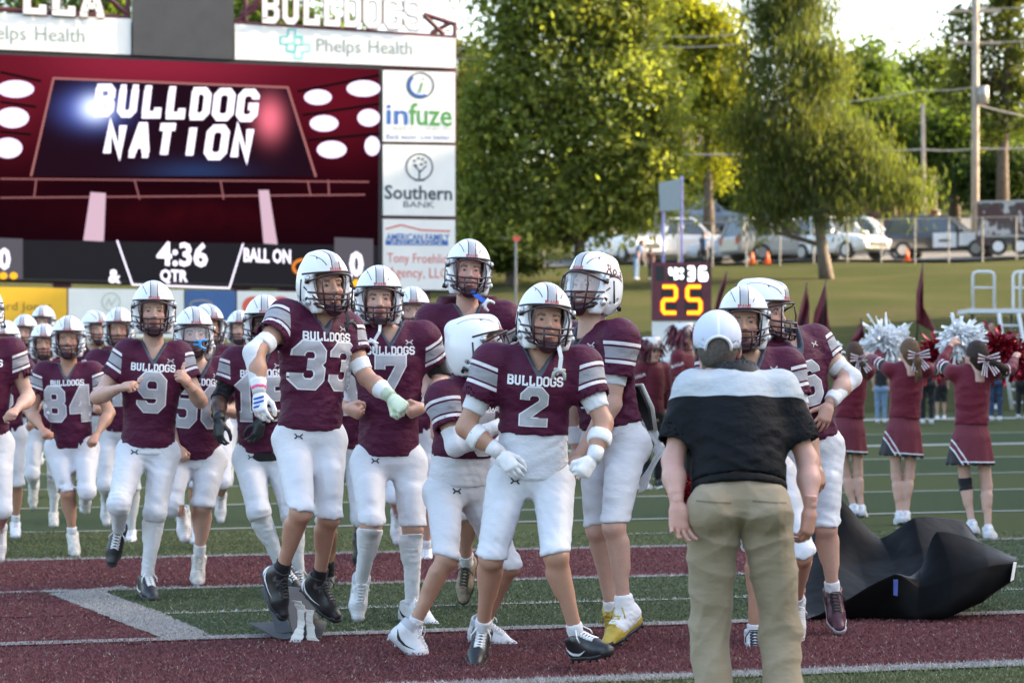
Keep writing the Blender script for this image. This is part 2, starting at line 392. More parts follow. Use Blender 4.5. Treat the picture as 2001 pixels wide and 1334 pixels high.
def ribbon(pl, w, step, lift):
    "mitred strip along a polyline -> dense quads (x, y, lift)"
    P = [np.array(p, float) for p in pl]; n = len(P); L = []
    for i in range(n):
        d0 = nrm(P[i] - P[i - 1]) if i else None; d1 = nrm(P[i + 1] - P[i]) if i < n - 1 else None
        if d0 is None: d0 = d1
        if d1 is None: d1 = d0
        t = nrm(d0 + d1); m = np.array([-t[1], t[0]]); c = max(.45, float(m @ np.array([-d1[1], d1[0]]))); L.append(m * w / 2 / c)
    vs_, fs_ = [], []; W = 4 if w > .02 and step < .1 else 2
    rows = []
    for i in range(n - 1):
        k = max(1, int(np.linalg.norm(P[i + 1] - P[i]) / step))
        for j in range(k + (i == n - 2)):
            a = j / k; rows.append((P[i] * (1 - a) + P[i + 1] * a, L[i] * (1 - a) + L[i + 1] * a))
    for c, l in rows:
        for q in range(W + 1): p = c + l * (2 * q / W - 1); vs_.append((p[0], p[1], lift))
    for i in range(len(rows) - 1):
        for q in range(W): a = i * (W + 1) + q; fs_.append((a, a + W + 1, a + W + 2, a + 1))
    return vs_, fs_
def stroke_text(txt, h, wid=.62, stroke=.3, gap=.42, lift=.0, step=.03):
    "centred lettering of height h (m): vertices (x, y, lift)"
    k = h / 1.5; adv = (wid * 1.5 + gap); v, f = [], []; tot = adv * (len(txt) - 1) + wid * 1.5; x0 = -tot / 2
    for i, ch in enumerate(txt):
        if ch == ' ': continue
        for j, pl in enumerate(GL[ch]):
            pl = [((x0 + i * adv + p[0] * wid * 1.5) * k, (p[1] - .75) * k) for p in pl]
            a, b = ribbon(pl, stroke * k, step, lift + j * .0005); o = len(v); v += a; f += [tuple(o + q for q in t) for t in b]
    return np.array(v), np.array(f)
def font_mesh(txt, size, bold=0.0, shear=0, align='CENTER', res=3, space=1.0):
    "built-in font text as flat mesh arrays (triangles list of tuples)"
    cu = bpy.data.curves.new('lettering', 'FONT'); cu.body = txt; cu.size = size; cu.align_x = align; cu.align_y = 'CENTER'; cu.offset = bold; cu.shear = shear
    cu.resolution_u = res; cu.space_character = space
    o = bpy.data.objects.new('lettering', cu); C.objects.link(o); dg = bpy.context.evaluated_depsgraph_get(); dg.update()
    me = bpy.data.meshes.new_from_object(o.evaluated_get(dg)); v = np.array([tuple(q.co) for q in me.vertices]); f = [tuple(p.vertices) for p in me.polygons]
    bpy.data.objects.remove(o); bpy.data.curves.remove(cu); bpy.data.meshes.remove(me); return v, f
def emblem_hh():
    "two facing arcs joined by a bar (chest and hip emblem), about 1 x .62"
    v, f = [], []
    for j, pl in enumerate(([(-.5, .3), (-.3, .16), (-.22, 0), (-.3, -.16), (-.5, -.3)], [(.5, .3), (.3, .16), (.22, 0), (.3, -.16), (.5, -.3)], [(-.24, 0), (.24, 0)])):
        a, b = ribbon(pl, .17, .12, j * .0005); o = len(v); v += a; f += [tuple(o + q for q in t) for t in b]
    return np.array(v), np.array(f)
EMB = emblem_hh()
def poly_mesh(v, f): 
    me = bpy.data.meshes.new('decal'); me.from_pydata([tuple(map(float, p)) for p in v], [], [tuple(int(i) for i in t) for t in f]); me.update(); return me
# ================================================================ terrain, field and markings
def turf_mat(name, c1, c2, c3, blade=260):
    m, nt, bs = newmat(name)
    big = texnoise(nt, .35, 4, .6); mid = texnoise(nt, 14, 5, .7); fine = texnoise(nt, blade, 3, .8, stretch=(1, .35, 1))
    c = mixc(nt, fine, tuple(q * .35 for q in c1), tuple(q * 1.55 for q in c1)); c = mixc(nt, math_(nt, 'MULTIPLY', mid, .55), c, c2); c = mixc(nt, math_(nt, 'MULTIPLY', math_(nt, 'GREATER_THAN', texnoise(nt, blade * .8, 2, .6), .64), .55), c, c3)
    c = mixc(nt, math_(nt, 'MULTIPLY', big, .35), c, tuple(q * .8 for q in c2))
    nt.links.new(c, bs.inputs['Base Color']); bs.inputs['Roughness'].default_value = .95; bs.inputs['Specular IOR Level'].default_value = .0
    bump(nt, bs, fine, .9, .012, bump(nt, bs, mid, .5, .02)); return m
M_turf = turf_mat('green_turf', (.088, .106, .050), (.092, .104, .058), (.22, .22, .13))
M_turfdark = turf_mat('dark_green_turf', (.070, .094, .052), (.074, .09, .056), (.17, .19, .13))
M_endzone = turf_mat('maroon_turf', (.135, .050, .055), (.125, .058, .062), (.25, .16, .16))
M_greyturf = turf_mat('grey_turf', (.30, .29, .28), (.34, .33, .32), (.5, .49, .47))
M_whiteturf = turf_mat('white_turf', (.42, .43, .40), (.36, .40, .34), (.6, .6, .58))
m, nt, bs = newmat('hill_grass'); big = math_(nt, 'ADD', math_(nt, 'MULTIPLY', math_(nt, 'SUBTRACT', texnoise(nt, .22, 6, .7, stretch=(.5, 1.6, 1)), .5), 3.2), .45, True); mid = texnoise(nt, 1.6, 6, .7); fine = texnoise(nt, 25, 4, .8)
c = mixc(nt, big, (.046, .064, .024), (.092, .082, .045)); c = mixc(nt, math_(nt, 'MULTIPLY', mid, .6), c, (.062, .066, .032)); c = mixc(nt, .5, c, mixc(nt, fine, (.3, .3, .3), (1.4, 1.4, 1.3)), 'MULTIPLY')
nt.links.new(c, bs.inputs['Base Color']); bs.inputs['Roughness'].default_value = .95; bs.inputs['Specular IOR Level'].default_value = 0; bump(nt, bs, fine, .8, .05); M_hill = m
xs = np.concatenate([[-500, -250, -120, -70], np.arange(-45, 46, 1.5), [70, 120, 250, 500]]); ys = np.concatenate([[-60, -20, 0], np.arange(4, 130, 1.5), [135, 142, 150, 160, 170, 200, 260, 400, 700, 1000]])
gx, gy = np.meshgrid(xs, ys, indexing='ij'); gh = gz(gx, gy); gh = gh + np.where(gy > 55, .06 * np.sin(gx * .7 + gy * .31) + .04 * np.sin(gx * .23 - gy * .9), 0) - .004
nx, ny = gx.shape; vid = np.arange(nx * ny).reshape(nx, ny); ff = np.stack([vid[:-1, :-1], vid[1:, :-1], vid[1:, 1:], vid[:-1, 1:]], -1).reshape(-1, 4)
props(obj('ground', mesh_np('ground', np.stack([gx, gy, gh], -1).reshape(-1, 3), ff, mats=[M_hill])), kind='structure')
UP_ = V(-math.sin(U20), math.cos(U20), 0)
def uc(u, c): return UL * u + UP_ * c
def sheet(name, u0, u1, c0, c1, m, lift, du=.35, dc=.6, jit=0.0, structure=True, parent=None):
    us = np.linspace(u0, u1, max(2, int((u1 - u0) / du) + 1)); cs = np.linspace(c0, c1, max(2, int((c1 - c0) / dc) + 1)); v = []
    r = np.random.default_rng(int(abs(u0 * 31 + c0 * 77)) + 1)
    for i, u in enumerate(us):
        for j, c in enumerate(cs):
            p = uc(u, c + (r.uniform(-jit, jit) if jit and j in (0, len(cs) - 1) else 0)); v.append((p[0], p[1], float(gz(p[0], p[1])) + lift))
    n, k = len(us), len(cs); f = [(i * k + j, (i + 1) * k + j, (i + 1) * k + j + 1, i * k + j + 1) for i in range(n - 1) for j in range(k - 1)]
    o = obj(name, mesh_np(name, np.array(v), np.array(f), False, mats=[m]), parent); return props(o, kind='structure') if structure and parent is None else o
sheet('football_field', -60, 60, -25, 46.0, M_turf, .004, 2.0, 1.0)
sheet('end_zone', -14, 40, 9.9, 12.0, M_endzone, .008, 1.0, .6); sheet('end_zone', -14, -3.2, 12.0, 14.95, M_endzone, .008, 1, .6); sheet('end_zone', -14, 8.3, 14.95, 17.6, M_endzone, .008, 1, .6)
sheet('painted_panel', -3.2, 30, 12.0, 14.95, M_turfdark, .008, 1, .6)
sheet('dark_turf_band', 8.3, 40, 14.95, 17.6, M_turfdark, .008, 1, .6); sheet('dark_turf_band', -40, 40, 20.9, 24.0, M_turfdark, .008, 2, .6); sheet('dark_turf_band', -40, 40, 27.1, 30.3, M_turfdark, .008, 2, .6); sheet('dark_turf_band', -40, 40, 33.5, 37.0, M_turfdark, .008, 2, .6)
def gpoly(name, pts, m, lift, jit=.012, step=.06):
    r = np.random.default_rng(len(pts)); P = [ground_at(*p) for p in pts]; v = []
    for a, b in zip(P, P[1:] + P[:1]):
        n = max(1, int(np.linalg.norm(b - a) / step))
        for i in range(n): q = a + (b - a) * i / n + np.append(r.uniform(-jit, jit, 2), 0); v.append((q[0], q[1], lift))
    me = bpy.data.meshes.new(name); me.from_pydata(v, [], [tuple(range(len(v)))]); me.materials.append(m); return props(obj(name, me), kind='structure')
gpoly('painted_border', [(97, 1165), (240, 1147), (250, 1152), (204, 1161), (300, 1195), (402, 1240), (395, 1252), (315, 1252)], M_greyturf, .016)
# maroon triangle left of the border so that the panel ends on the slant
gpoly('end_zone', [(60, 1162), (97, 1165), (315, 1252), (270, 1262), (-120, 1256), (-60, 1166)], M_endzone, .0125)
def line(c, wid, m, u0=-40, u1=40, lift=.012, jit=.012): return sheet('field_line', u0, u1, c - wid / 2, c + wid / 2, m, lift, .09 if c < 20 else .3, 9, jit)
line(17.66, .16, M_greyturf, -14, 40); line(14.98, .13, M_greyturf, -3.35, 40); line(13.35, .05, M_whiteturf, -2.35, 40, .0125); line(12.0, .16, M_greyturf, -2.35, 40, .0165); line(9.86, .2, M_greyturf, -14, 40)
for c in (20.9, 24.0, 27.1, 30.3, 37.0): line(c, .10, M_whiteturf)
line(33.6, .42, M_whiteturf, 2, 40); line(42.5, .7, M_whiteturf, 4, 40)
for c in (19.2, 22.4, 25.5): line(c, .09, M_whiteturf, 6.6, 7.3); line(c, .09, M_whiteturf, 9.4, 10.1)
# short synthetic fibres standing on the near turf, coloured by the paint they carry
def turf_fibres(n=200000):
    r = np.random.default_rng(11); Y = 10.1 + 10.5 * r.uniform(0, 1, n) ** 1.25; X = r.uniform(-.224, .224, n) * Y; u = X * UL[0] + Y * UL[1]; c = X * UP_[0] + Y * UP_[1] + r.normal(0, .012, n)
    col = np.tile(np.array((.118, .136, .060)), (n, 1)); dkg = np.array((.090, .116, .062)); mar = np.array((.145, .054, .058)); gry = np.array((.33, .32, .31)); wh = np.array((.48, .48, .45))
    A, B = ground_at(97, 1165), ground_at(315, 1252); A2, B2 = ground_at(204, 1161), ground_at(402, 1240)
    left = lambda P, Q: (Q[0] - P[0]) * (Y - P[1]) - (Q[1] - P[1]) * (X - P[0])
    inA = left(A, B) > 0; inB = left(A2, B2) > 0
    col[(c > 20.9) & (c < 24)] = dkg; col[(c > 14.95) & (c < 17.6)] = np.where(u[(c > 14.95) & (c < 17.6), None] < 8.3, mar, dkg); col[(c > 9.9) & (c < 12)] = mar
    md = (c > 12) & (c < 14.95); col[md] = mar; col[md & inA] = gry; col[md & inB] = dkg
    col[(abs(c - 17.66) < .08)] = gry; col[(abs(c - 14.98) < .065) & inA] = gry; col[(abs(c - 12.0) < .08) & inA] = gry; col[(abs(c - 13.35) < .025) & inB] = wh; col[abs(c - 9.86) < .1] = gry; col[abs(c - 20.9) < .05] = wh
    col = col * r.uniform(.6, 1.45, (n, 1)) * r.uniform(.9, 1.1, (n, 3)); dry = r.uniform(0, 1, n) < .05; col[dry] = np.array((.30, .27, .2)); col = np.clip(col, 0, .8)
    a = r.uniform(0, 6.28, n); h = r.uniform(.006, .015, n); wd = r.uniform(.0012, .0026, n) * (.6 + Y / 14); lx, ly = r.normal(0, .010, n), r.normal(0, .010, n)
    p = np.stack([X, Y, np.full(n, .0145)], 1); s_ = np.stack([np.cos(a) * wd, np.sin(a) * wd, np.zeros(n)], 1); t = p + np.stack([lx, ly, h], 1)
    v = np.stack([p - s_, p + s_, t], 1).reshape(-1, 3); f = np.arange(n * 3).reshape(-1, 3); me = mesh_np('turf_fibres', v, f, False); cattr(me, 'tint', np.repeat(col, 3, 0))
    m, nt, bs = newmat('turf_fibre'); at_ = N(nt, 'ShaderNodeAttribute', attribute_name='tint'); nt.links.new(at_.outputs[0], bs.inputs['Base Color']); bs.inputs['Roughness'].default_value = .7; bs.inputs['Specular IOR Level'].default_value = .2
    me.materials.append(m); o = obj('turf_fibres', me); props(o, 'short synthetic turf fibres covering the near end zone', 'turf', kind='stuff')
turf_fibres()
M_asph = mat('worn_asphalt', (.10, .098, .095), .9, .25, 3, bumps=.3, bscale=60)
def lot(name, x0, x1, y0, y1, m, lift=.03):
    xs_ = np.linspace(x0, x1, 30); ys_ = np.linspace(y0, y1, 10); v = [(x, y, float(gz(x, y)) + .06 * math.sin(x * .7 + y * .31) + .04 * math.sin(x * .23 - y * .9) + lift) for x in xs_ for y in ys_]
    f = [(i * 10 + j, i * 10 + 10 + j, i * 10 + 11 + j, i * 10 + j + 1) for i in range(29) for j in range(9)]; return props(obj(name, mesh_np(name, np.array(v), np.array(f), mats=[m])), kind='structure')
lot('parking_lot', -40, 60, 98, 109, M_asph, .10); lot('road', -60, 80, 120, 130, M_asph, .10)

# ================================================================ scoreboard
SB0 = V((890 - CX) / F * 50, 50, 0); SBN = nrm(V(math.sin(U20), -math.cos(U20), 0)); SBU = V(math.cos(U20), math.sin(U20), 0)
def sb(px, py, off=0.0):
    "pixel -> point on the scoreboard plane, moved 'off' metres towards its front"
    d = V((px - CX) / F, 1, (HZ - py) / F); o = V(0, 0, CH); q = SB0 + SBN * off; t = float((q - o) @ SBN) / float(d @ SBN); return o + d * t
def slab(name, corners, m, parent, front=0.0, depth=.1):
    "box whose front face has the given pixel corners on the board plane"
    P = [sb(x, y, 0) + SBN * front for x, y in corners]; Q = [p - SBN * depth for p in P]; n = len(P); mb = MB(); mb.add(P + Q, [tuple(range(n - 1, -1, -1)), tuple(range(n, 2 * n))] + [(i, (i + 1) % n, n + (i + 1) % n, n + i) for i in range(n)])
    o = mb.build(name, m, parent); return o
def flat(name, pts, faces, m, parent, front):
    v = [sb(x, y, 0) + SBN * front for x, y in pts]; me = poly_mesh(v, faces); me.materials.append(m); return obj(name, me, parent)
def btext(txt, cx, cy, hpx, m, parent, front, name='lettering', wpx=None, bold=0.0, shear=0, slope=.04, caps=True):
    v, f = font_mesh(txt, 1.0, bold, shear, res=2); v = v[:, :2]; v = v - (v.max(0) + v.min(0)) / 2; ext = v.max(0) - v.min(0); ky = hpx / ext[1]; kx = wpx / ext[0] if wpx else ky
    return flat(name, [(cx + x * kx, cy - y * ky + x * kx * slope) for x, y in v], f, m, parent, front)
def ellipse(cx, cy, rx, ry, n=24): return [(cx + rx * math.cos(2 * math.pi * i / n), cy + ry * math.sin(2 * math.pi * i / n)) for i in range(n)]
def ringp(name, cx, cy, rx, ry, wd, m, parent, front, a0=0, a1=360, n=36):
    pts, fs = [], []
    for i in range(n + 1):
        t = R(a0 + (a1 - a0) * i / n); pts += [(cx + rx * math.cos(t), cy - ry * math.sin(t)), (cx + (rx - wd) * math.cos(t), cy - (ry - wd) * math.sin(t))]
    return flat(name, pts, [(2 * i, 2 * i + 1, 2 * i + 3, 2 * i + 2) for i in range(n)], m, parent, front)
def stroke_px(name, pl, wd, m, parent, front, extra=()):
    v, f = [], []
    for p in [pl] + list(extra):
        a, b = ribbon([(x, -y) for x, y in p], wd, 8, 0); o = len(v); v += [(x, -y) for x, y, _ in a]; f += [tuple(o + q for q in t) for t in b]
    return flat(name, v, f, m, parent, front)
M_sbframe = mat('maroon_painted_steel', (.085, .016, .024), .5, .15, 3); M_panel = mat('white_sign_panel', (.72, .72, .70), .55, .05, 2); M_dark = mat('charcoal_panel', (.035, .036, .04), .5, .15, 3); M_bezel = mat('black_bezel', (.012, .012, .014), .5, .1)
def glow(name, col, k=1.0):
    return mat(name, (.002, .002, .002), .9, 0, spec=0, emit=col, estr=k)
SE = .175
scb = empty('scoreboard', tuple(SB0 + V(0, 0, float(gz(SB0[0], SB0[1])))), 0, 'large maroon framed video scoreboard with white sponsor panels', 'scoreboard')
bpy.context.view_layer.update()
def fixp(o): o.matrix_parent_inverse = scb.matrix_world.inverted(); return o
_obj0 = obj
def sbo(): pass
slab('backing', [(-420, 10), (893, 76), (891, 570), (-420, 540)], M_sbframe, scb, -.03, .5)
M_inkgrey = mat('grey_green_ink', (.20, .25, .24), .6, 0); M_inkteal = mat('teal_ink', (.05, .45, .42), .6, 0); M_inkblue = mat('blue_ink', (.02, .11, .38), .6, 0); M_inknavy = mat('navy_ink', (.015, .04, .12), .6, 0); M_inkgreen = mat('green_ink', (.06, .26, .05), .6, 0); M_inkdk = mat('dark_slate_ink', (.03, .045, .06), .6, 0); M_inkred = mat('faded_red_ink', (.62, .10, .06), .6, 0); M_inkaqua = mat('aqua_ink', (.18, .58, .55), .6, 0)
p1 = slab('sponsor_panel', [(-420, 8), (255, 38), (255, 108), (-420, 80)], M_panel, scb, .06, .12); btext('Phelps', 2, 69, 37, M_inkgrey, p1, .064, wpx=98); btext('Health', 117, 69, 28, M_inkgrey, p1, .064, wpx=96)
p2 = slab('emblem_panel', [(258, -40), (455, -32), (455, 118), (258, 109)], M_dark, scb, .10, .2)
p3 = slab('sponsor_panel', [(458, 48), (889, 76), (889, 134), (458, 117)], M_panel, scb, .06, .12); btext('Phelps', 661, 95, 34, M_inkgrey, p3, .064, wpx=86); btext('Health', 762, 94, 26, M_inkgrey, p3, .064, wpx=84)
for (cx, cy, mm) in ((568, 81, M_inkteal), (582, 94, M_inkaqua)):
    stroke_px('cross_outline', [(cx - 6, cy - 22), (cx + 8, cy - 22), (cx + 8, cy - 7), (cx + 22, cy - 6), (cx + 22, cy + 8), (cx + 8, cy + 8), (cx + 8, cy + 22), (cx - 7, cy + 21), (cx - 7, cy + 7), (cx - 21, cy + 6), (cx - 21, cy - 8), (cx - 7, cy - 8), (cx - 6, cy - 23)], 3.2, mm, p3, .064 if cy < 90 else .066)
# truss and big letters above
tr = MB()
for pl in ([(457, 46), (889, 74)], [(470, 30), (520, -12)], [(458, 45), (505, 12)], [(828, 28), (889, 48)], [(828, 30), (868, 68)], [(889, 44), (889, 74)], [(842, 66), (882, 44)], [(-60, 14), (255, 36)], [(205, -10), (250, 30)], [(250, -10), (250, 36)], [(480, -20), (480, 44)], [(440, -20), (470, -20)]):
    tr.tube([sb(*p, -.02) for p in pl], .055, 6)
tr.build('truss', M_sbframe, scb)
def bigtext(txt, x0, x1, y0, y1, dy, parent):
    for st, mm, fr in ((.52, M_sbframe, .10), (.36, M_panel, .125)):
        v, f = stroke_text(txt, 1.0, wid=.62, stroke=st, gap=.5, step=9); xa, xb = -.5 * ((.62 * 1.5 + .5) * (len(txt) - 1) + .62 * 1.5) / 1.5, 0; sx = (x1 - x0) / (-2 * xa)
        for k in range(len(txt)): pass
        flat('roof_letter_outline' if st > .4 else 'roof_letter', [((x0 + x1) / 2 + x * sx, (y0 + y1) / 2 - y * (y1 - y0) + x * sx / (x1 - x0) * dy) for x, y, _ in v], f, mm, parent, fr)
bigtext('BULLDOGS', 512, 818, -4, 48, 14, scb); bigtext('LLA', 46, 196, -22, 27, 8, scb)
# screen
m, nt, bs = newmat('video_screen'); uv = N(nt, 'ShaderNodeUVMap'); sp = N(nt, 'ShaderNodeSeparateXYZ'); nt.links.new(uv.outputs[0], sp.inputs[0]); ux, uy = sp.outputs[0], sp.outputs[1]
def spot(cx, cy, rx, ry, pw=2.0):
    a = math_(nt, 'POWER', math_(nt, 'ABSOLUTE', math_(nt, 'DIVIDE', math_(nt, 'SUBTRACT', ux, cx), rx)), 2.0); b = math_(nt, 'POWER', math_(nt, 'ABSOLUTE', math_(nt, 'DIVIDE', math_(nt, 'SUBTRACT', uy, cy), ry)), 2.0)
    return math_(nt, 'EXPONENT', math_(nt, 'MULTIPLY', math_(nt, 'ADD', a, b), -1.0))
c = mixc(nt, spot(.36, .16, .5, .11), (.007, .001, .0025), (.17, .012, .028)); c = mixc(nt, spot(.0, .25, .12, .15), c, (.09, .006, .013)); c = mixc(nt, spot(.87, .27, .16, .14), c, (.075, .004, .010)); c = mixc(nt, math_(nt, 'MULTIPLY', spot(.45, .56, .3, .05), texnoise(nt, 2, 3)), c, (.03, .002, .004))
em = N(nt, 'ShaderNodeEmission'); nt.links.new(c, em.inputs[0]); em.inputs[1].default_value = SE * 1.9; nt.links.new(em.outputs[0], nt.nodes['Material Output'].inputs[0]); M_screen = m
m, nt, bs = newmat('video_stage'); uv = N(nt, 'ShaderNodeUVMap'); sp = N(nt, 'ShaderNodeSeparateXYZ'); nt.links.new(uv.outputs[0], sp.inputs[0]); ux, uy = sp.outputs[0], sp.outputs[1]
c = mixc(nt, spot(.24, .285, .07, .045), (.010, .003, .007), (.08, .13, .50)); c = mixc(nt, spot(.245, .283, .035, .03), c, (.75, .85, 1)); c = mixc(nt, spot(.70, .31, .035, .05), c, (.60, .12, .17)); c = mixc(nt, math_(nt, 'MULTIPLY', spot(.5, .45, .12, .03), .35), c, (.02, .06, .18))
em = N(nt, 'ShaderNodeEmission'); nt.links.new(c, em.inputs[0]); em.inputs[1].default_value = SE * 1.9; nt.links.new(em.outputs[0], nt.nodes['Material Output'].inputs[0]); M_stage = m
def uvflat(name, pts, m, parent, front):
    o = flat(name, pts, [tuple(range(len(pts)))[::-1]], m, parent, front); u = o.data.uv_layers.new(name='UVMap')
    for lp in o.data.loops: u.data[lp.index].uv = (pts[lp.vertex_index][0] / 750.0, pts[lp.vertex_index][1] / 750.0)
    return o
scr = slab('screen', [(-420, 86), (745, 131), (742, 564), (-420, 536)], M_bezel, scb, .05, .12)
uvflat('picture', [(-400, 92), (740, 136), (738, 480), (-400, 462)], M_screen, scr, .054)
uvflat('stage_backdrop', [(105, 155), (560, 172), (615, 345), (62, 345)], M_stage, scr, .058)
G_white = glow('screen_white', (.86, .80, .95), SE * 2.0); G_pink = glow('screen_pink', (.42, .16, .16), SE * 1.2); G_lamp = glow('screen_lamp', (.72, .62, .86), SE * 2.0); G_dk = glow('screen_dark_bar', (.010, .010, .013), SE * 2); G_line = glow('screen_truss', (.20, .075, .08), SE * 1.8); G_post = glow('screen_post', (.50, .34, .42), SE * 1.6); G_yel = glow('screen_yellow', (.85, .42, .02), SE * 1.8); G_org = glow('screen_orange', (.65, .20, .03), SE * 1.5); G_grey = glow('screen_grey_box', (.07, .065, .08), SE * 1.8); G_black = glow('screen_black', (.004, .002, .004), SE)
stroke_px('stage_edge', [(60, 345), (104, 154), (561, 172), (616, 346)], 4, G_pink, scr, .062)
def italics(txt, x0, x1, y0, y1, slant, slope):
    adv = (x1 - x0) / len(txt)
    for k, ch in enumerate(txt):
        pts, fs = [], []
        for pl in GL[ch]:
            w_ = adv * .60; a, b = ribbon([(x0 + k * adv + adv * .1 + p[0] * w_, -(y1 - p[1] / 1.5 * (y1 - y0))) for p in pl], adv * .30, 6, 0); o = len(pts); pts += [(x + slant * ((y1 + y) / (y1 - y0)) + 0, -y + (k * adv) * slope) for x, y, _ in a]; fs += [tuple(o + q for q in t) for t in b]
        flat('screen_letter', pts, fs, G_white, scr, .068)
italics('BULLDOG', 180, 508, 172, 222, 6, .035); italics('NATION', 200, 498, 246, 300, 8, .03)
for (x, y, rx, ry) in ((620, 191, 27, 15), (709, 174, 33, 16), (632, 242, 28, 16), (719, 231, 22, 17), (647, 293, 29, 17), (726, 286, 15, 19), (30, 175, 36, 17), (24, 231, 32, 20), (15, 290, 28, 20)): flat('stage_lamp', ellipse(x, y, rx, ry), [tuple(range(24))], G_lamp, scr, .062)
for pl in ([(580, 180), (740, 148)], [(590, 226), (740, 204)], [(600, 275), (740, 262)], [(0, 142), (80, 160)], [(0, 200), (70, 210)], [(0, 258), (60, 264)]): stroke_px('lamp_rail', pl, 5, G_black, scr, .060)
for pl in ([(0, 350), (720, 356)], [(0, 387), (712, 381)], [(70, 352), (66, 387)], [(262, 352), (272, 390)], [(430, 354), (436, 390)], [(600, 354), (606, 384)], [(640, 352), (642, 384)]): stroke_px('truss_line', pl, 3, G_line, scr, .062)
flat('light_column', [(176, 376), (206, 378), (202, 472), (162, 470)], [(0, 1, 2, 3)], G_post, scr, .065); flat('light_column', [(504, 372), (524, 372), (541, 478), (514, 476)], [(0, 1, 2, 3)], G_post, scr, .065)
flat('score_bar', [(-400, 462), (738, 480), (738, 560), (-400, 532)], [(0, 1, 2, 3)], G_dk, scr, .060)
btext('4:36', 355, 497, 48, G_white, scr, .066, 'screen_clock', wpx=100, bold=.03); btext('QTR', 339, 541, 28, G_white, scr, .066, 'screen_text', wpx=54, bold=.03); btext('&', 223, 540, 27, G_white, scr, .066, 'screen_text', wpx=24, bold=.03); btext('BALL ON', 521, 500, 28, G_white, scr, .066, 'screen_text', wpx=92, bold=.03)
for (x0, x1) in ((-34, 44), (652, 728)): flat('score_box', [(x0, 464), (x1, 467), (x1, 546), (x0, 543)], [(0, 1, 2, 3)], G_grey, scr, .063)
btext('0', 8, 506, 44, G_white, scr, .068, 'screen_score', wpx=24, bold=.04); btext('0', 695, 516, 50, G_white, scr, .068, 'screen_score', wpx=28, bold=.04)
for x in (6, 26): flat('timeout_dot', ellipse(x, 539, 8, 7, 14), [tuple(range(14))], G_yel, scr, .068)
flat('timeout_dot', ellipse(694, 553, 9, 7, 14), [tuple(range(14))], G_yel, scr, .068); ringp('screen_c_mark', 590, 522, 21, 17, 6, G_org, scr, .066, 30, 330)
stroke_px('score_divider', [(228, 470), (258, 556), (447, 563), (474, 476)], 3, G_white, scr, .066)
# sponsor column
q1 = slab('sponsor_panel', [(747, 138), (888, 142), (888, 279), (747, 277)], M_panel, scb, .06, .12); ringp('ring_logo', 820, 168, 27, 26, 3, M_inkdk, q1, .064); ringp('ring_logo_arc', 820, 168, 24, 23, 5, M_inkblue, q1, .066, 130, 300); btext('i', 822, 168, 30, M_inkgreen, q1, .066, wpx=12, shear=.3)
btext('in', 775, 225, 38, M_inkblue, q1, .064, wpx=42, bold=.015); btext('fuze', 840, 225, 44, M_inkgreen, q1, .064, wpx=84, bold=.015); btext('CREDIT UNION', 818, 252, 8, mat('pale_ink', (.45, .46, .45), .6, 0), q1, .064, wpx=126, slope=.01); btext('Bank easier. Live better.', 817, 268, 10, M_inkblue, q1, .064, wpx=126, slope=.01)
q2 = slab('sponsor_panel', [(747, 283), (888, 285), (888, 423), (747, 421)], M_panel, scb, .06, .12); ringp('ring_logo', 818, 327, 27, 27, 3, M_inkdk, q2, .064); stroke_px('tree_logo', [(818, 354), (818, 334), (806, 322)], 3, M_inkdk, q2, .064, [[(818, 338), (832, 324)], [(809, 353), (828, 353)]])
for (x, y) in ((808, 315), (816, 310), (824, 312), (830, 318), (811, 324), (822, 322)): flat('tree_logo_leaf', ellipse(x, y, 3.4, 2.4, 8), [tuple(range(8))], M_inkdk, q2, .065)
btext('Southern', 816, 377, 28, M_inkdk, q2, .064, wpx=132, bold=.02, slope=.02); btext('BANK', 817, 400, 12, M_inkdk, q2, .064, wpx=60, slope=.02)
q3 = slab('sponsor_panel', [(747, 428), (888, 430), (888, 567), (747, 565)], M_panel, scb, .06, .12); stroke_px('roof_logo', [(752, 448), (782, 440), (822, 450), (878, 452)], 3, M_inkred, q3, .064); btext('AMERICAN FAMILY', 815, 464, 14, M_inkblue, q3, .064, wpx=124, slope=.01, bold=.02); flat('blue_bar', [(752, 470), (874, 471), (874, 480), (752, 479)], [(0, 1, 2, 3)], M_inkblue, q3, .064); btext('INSURANCE', 813, 475, 7, M_panel, q3, .068, wpx=100, slope=.01)
btext('Tony Froehlich', 818, 508, 24, M_inkred, q3, .064, wpx=126, slope=.02); btext('Agency, LLC', 815, 536, 26, M_inkred, q3, .064, wpx=116, slope=.02)
for x in (120, 470, 560, 820):
    P = sb(x, 566, -.3); mb = MB(); mb.box((P[0], P[1], (P[2] + float(gz(P[0], P[1]))) / 2 + .1), (.35, .35, P[2] - float(gz(P[0], P[1])) + .2), U20); mb.build('support_post', M_sbframe, scb)
# children were placed in world space: give the empty the compensation
inv = Matrix.Translation(-scb.location)
for ch in scb.children: ch.matrix_parent_inverse = inv
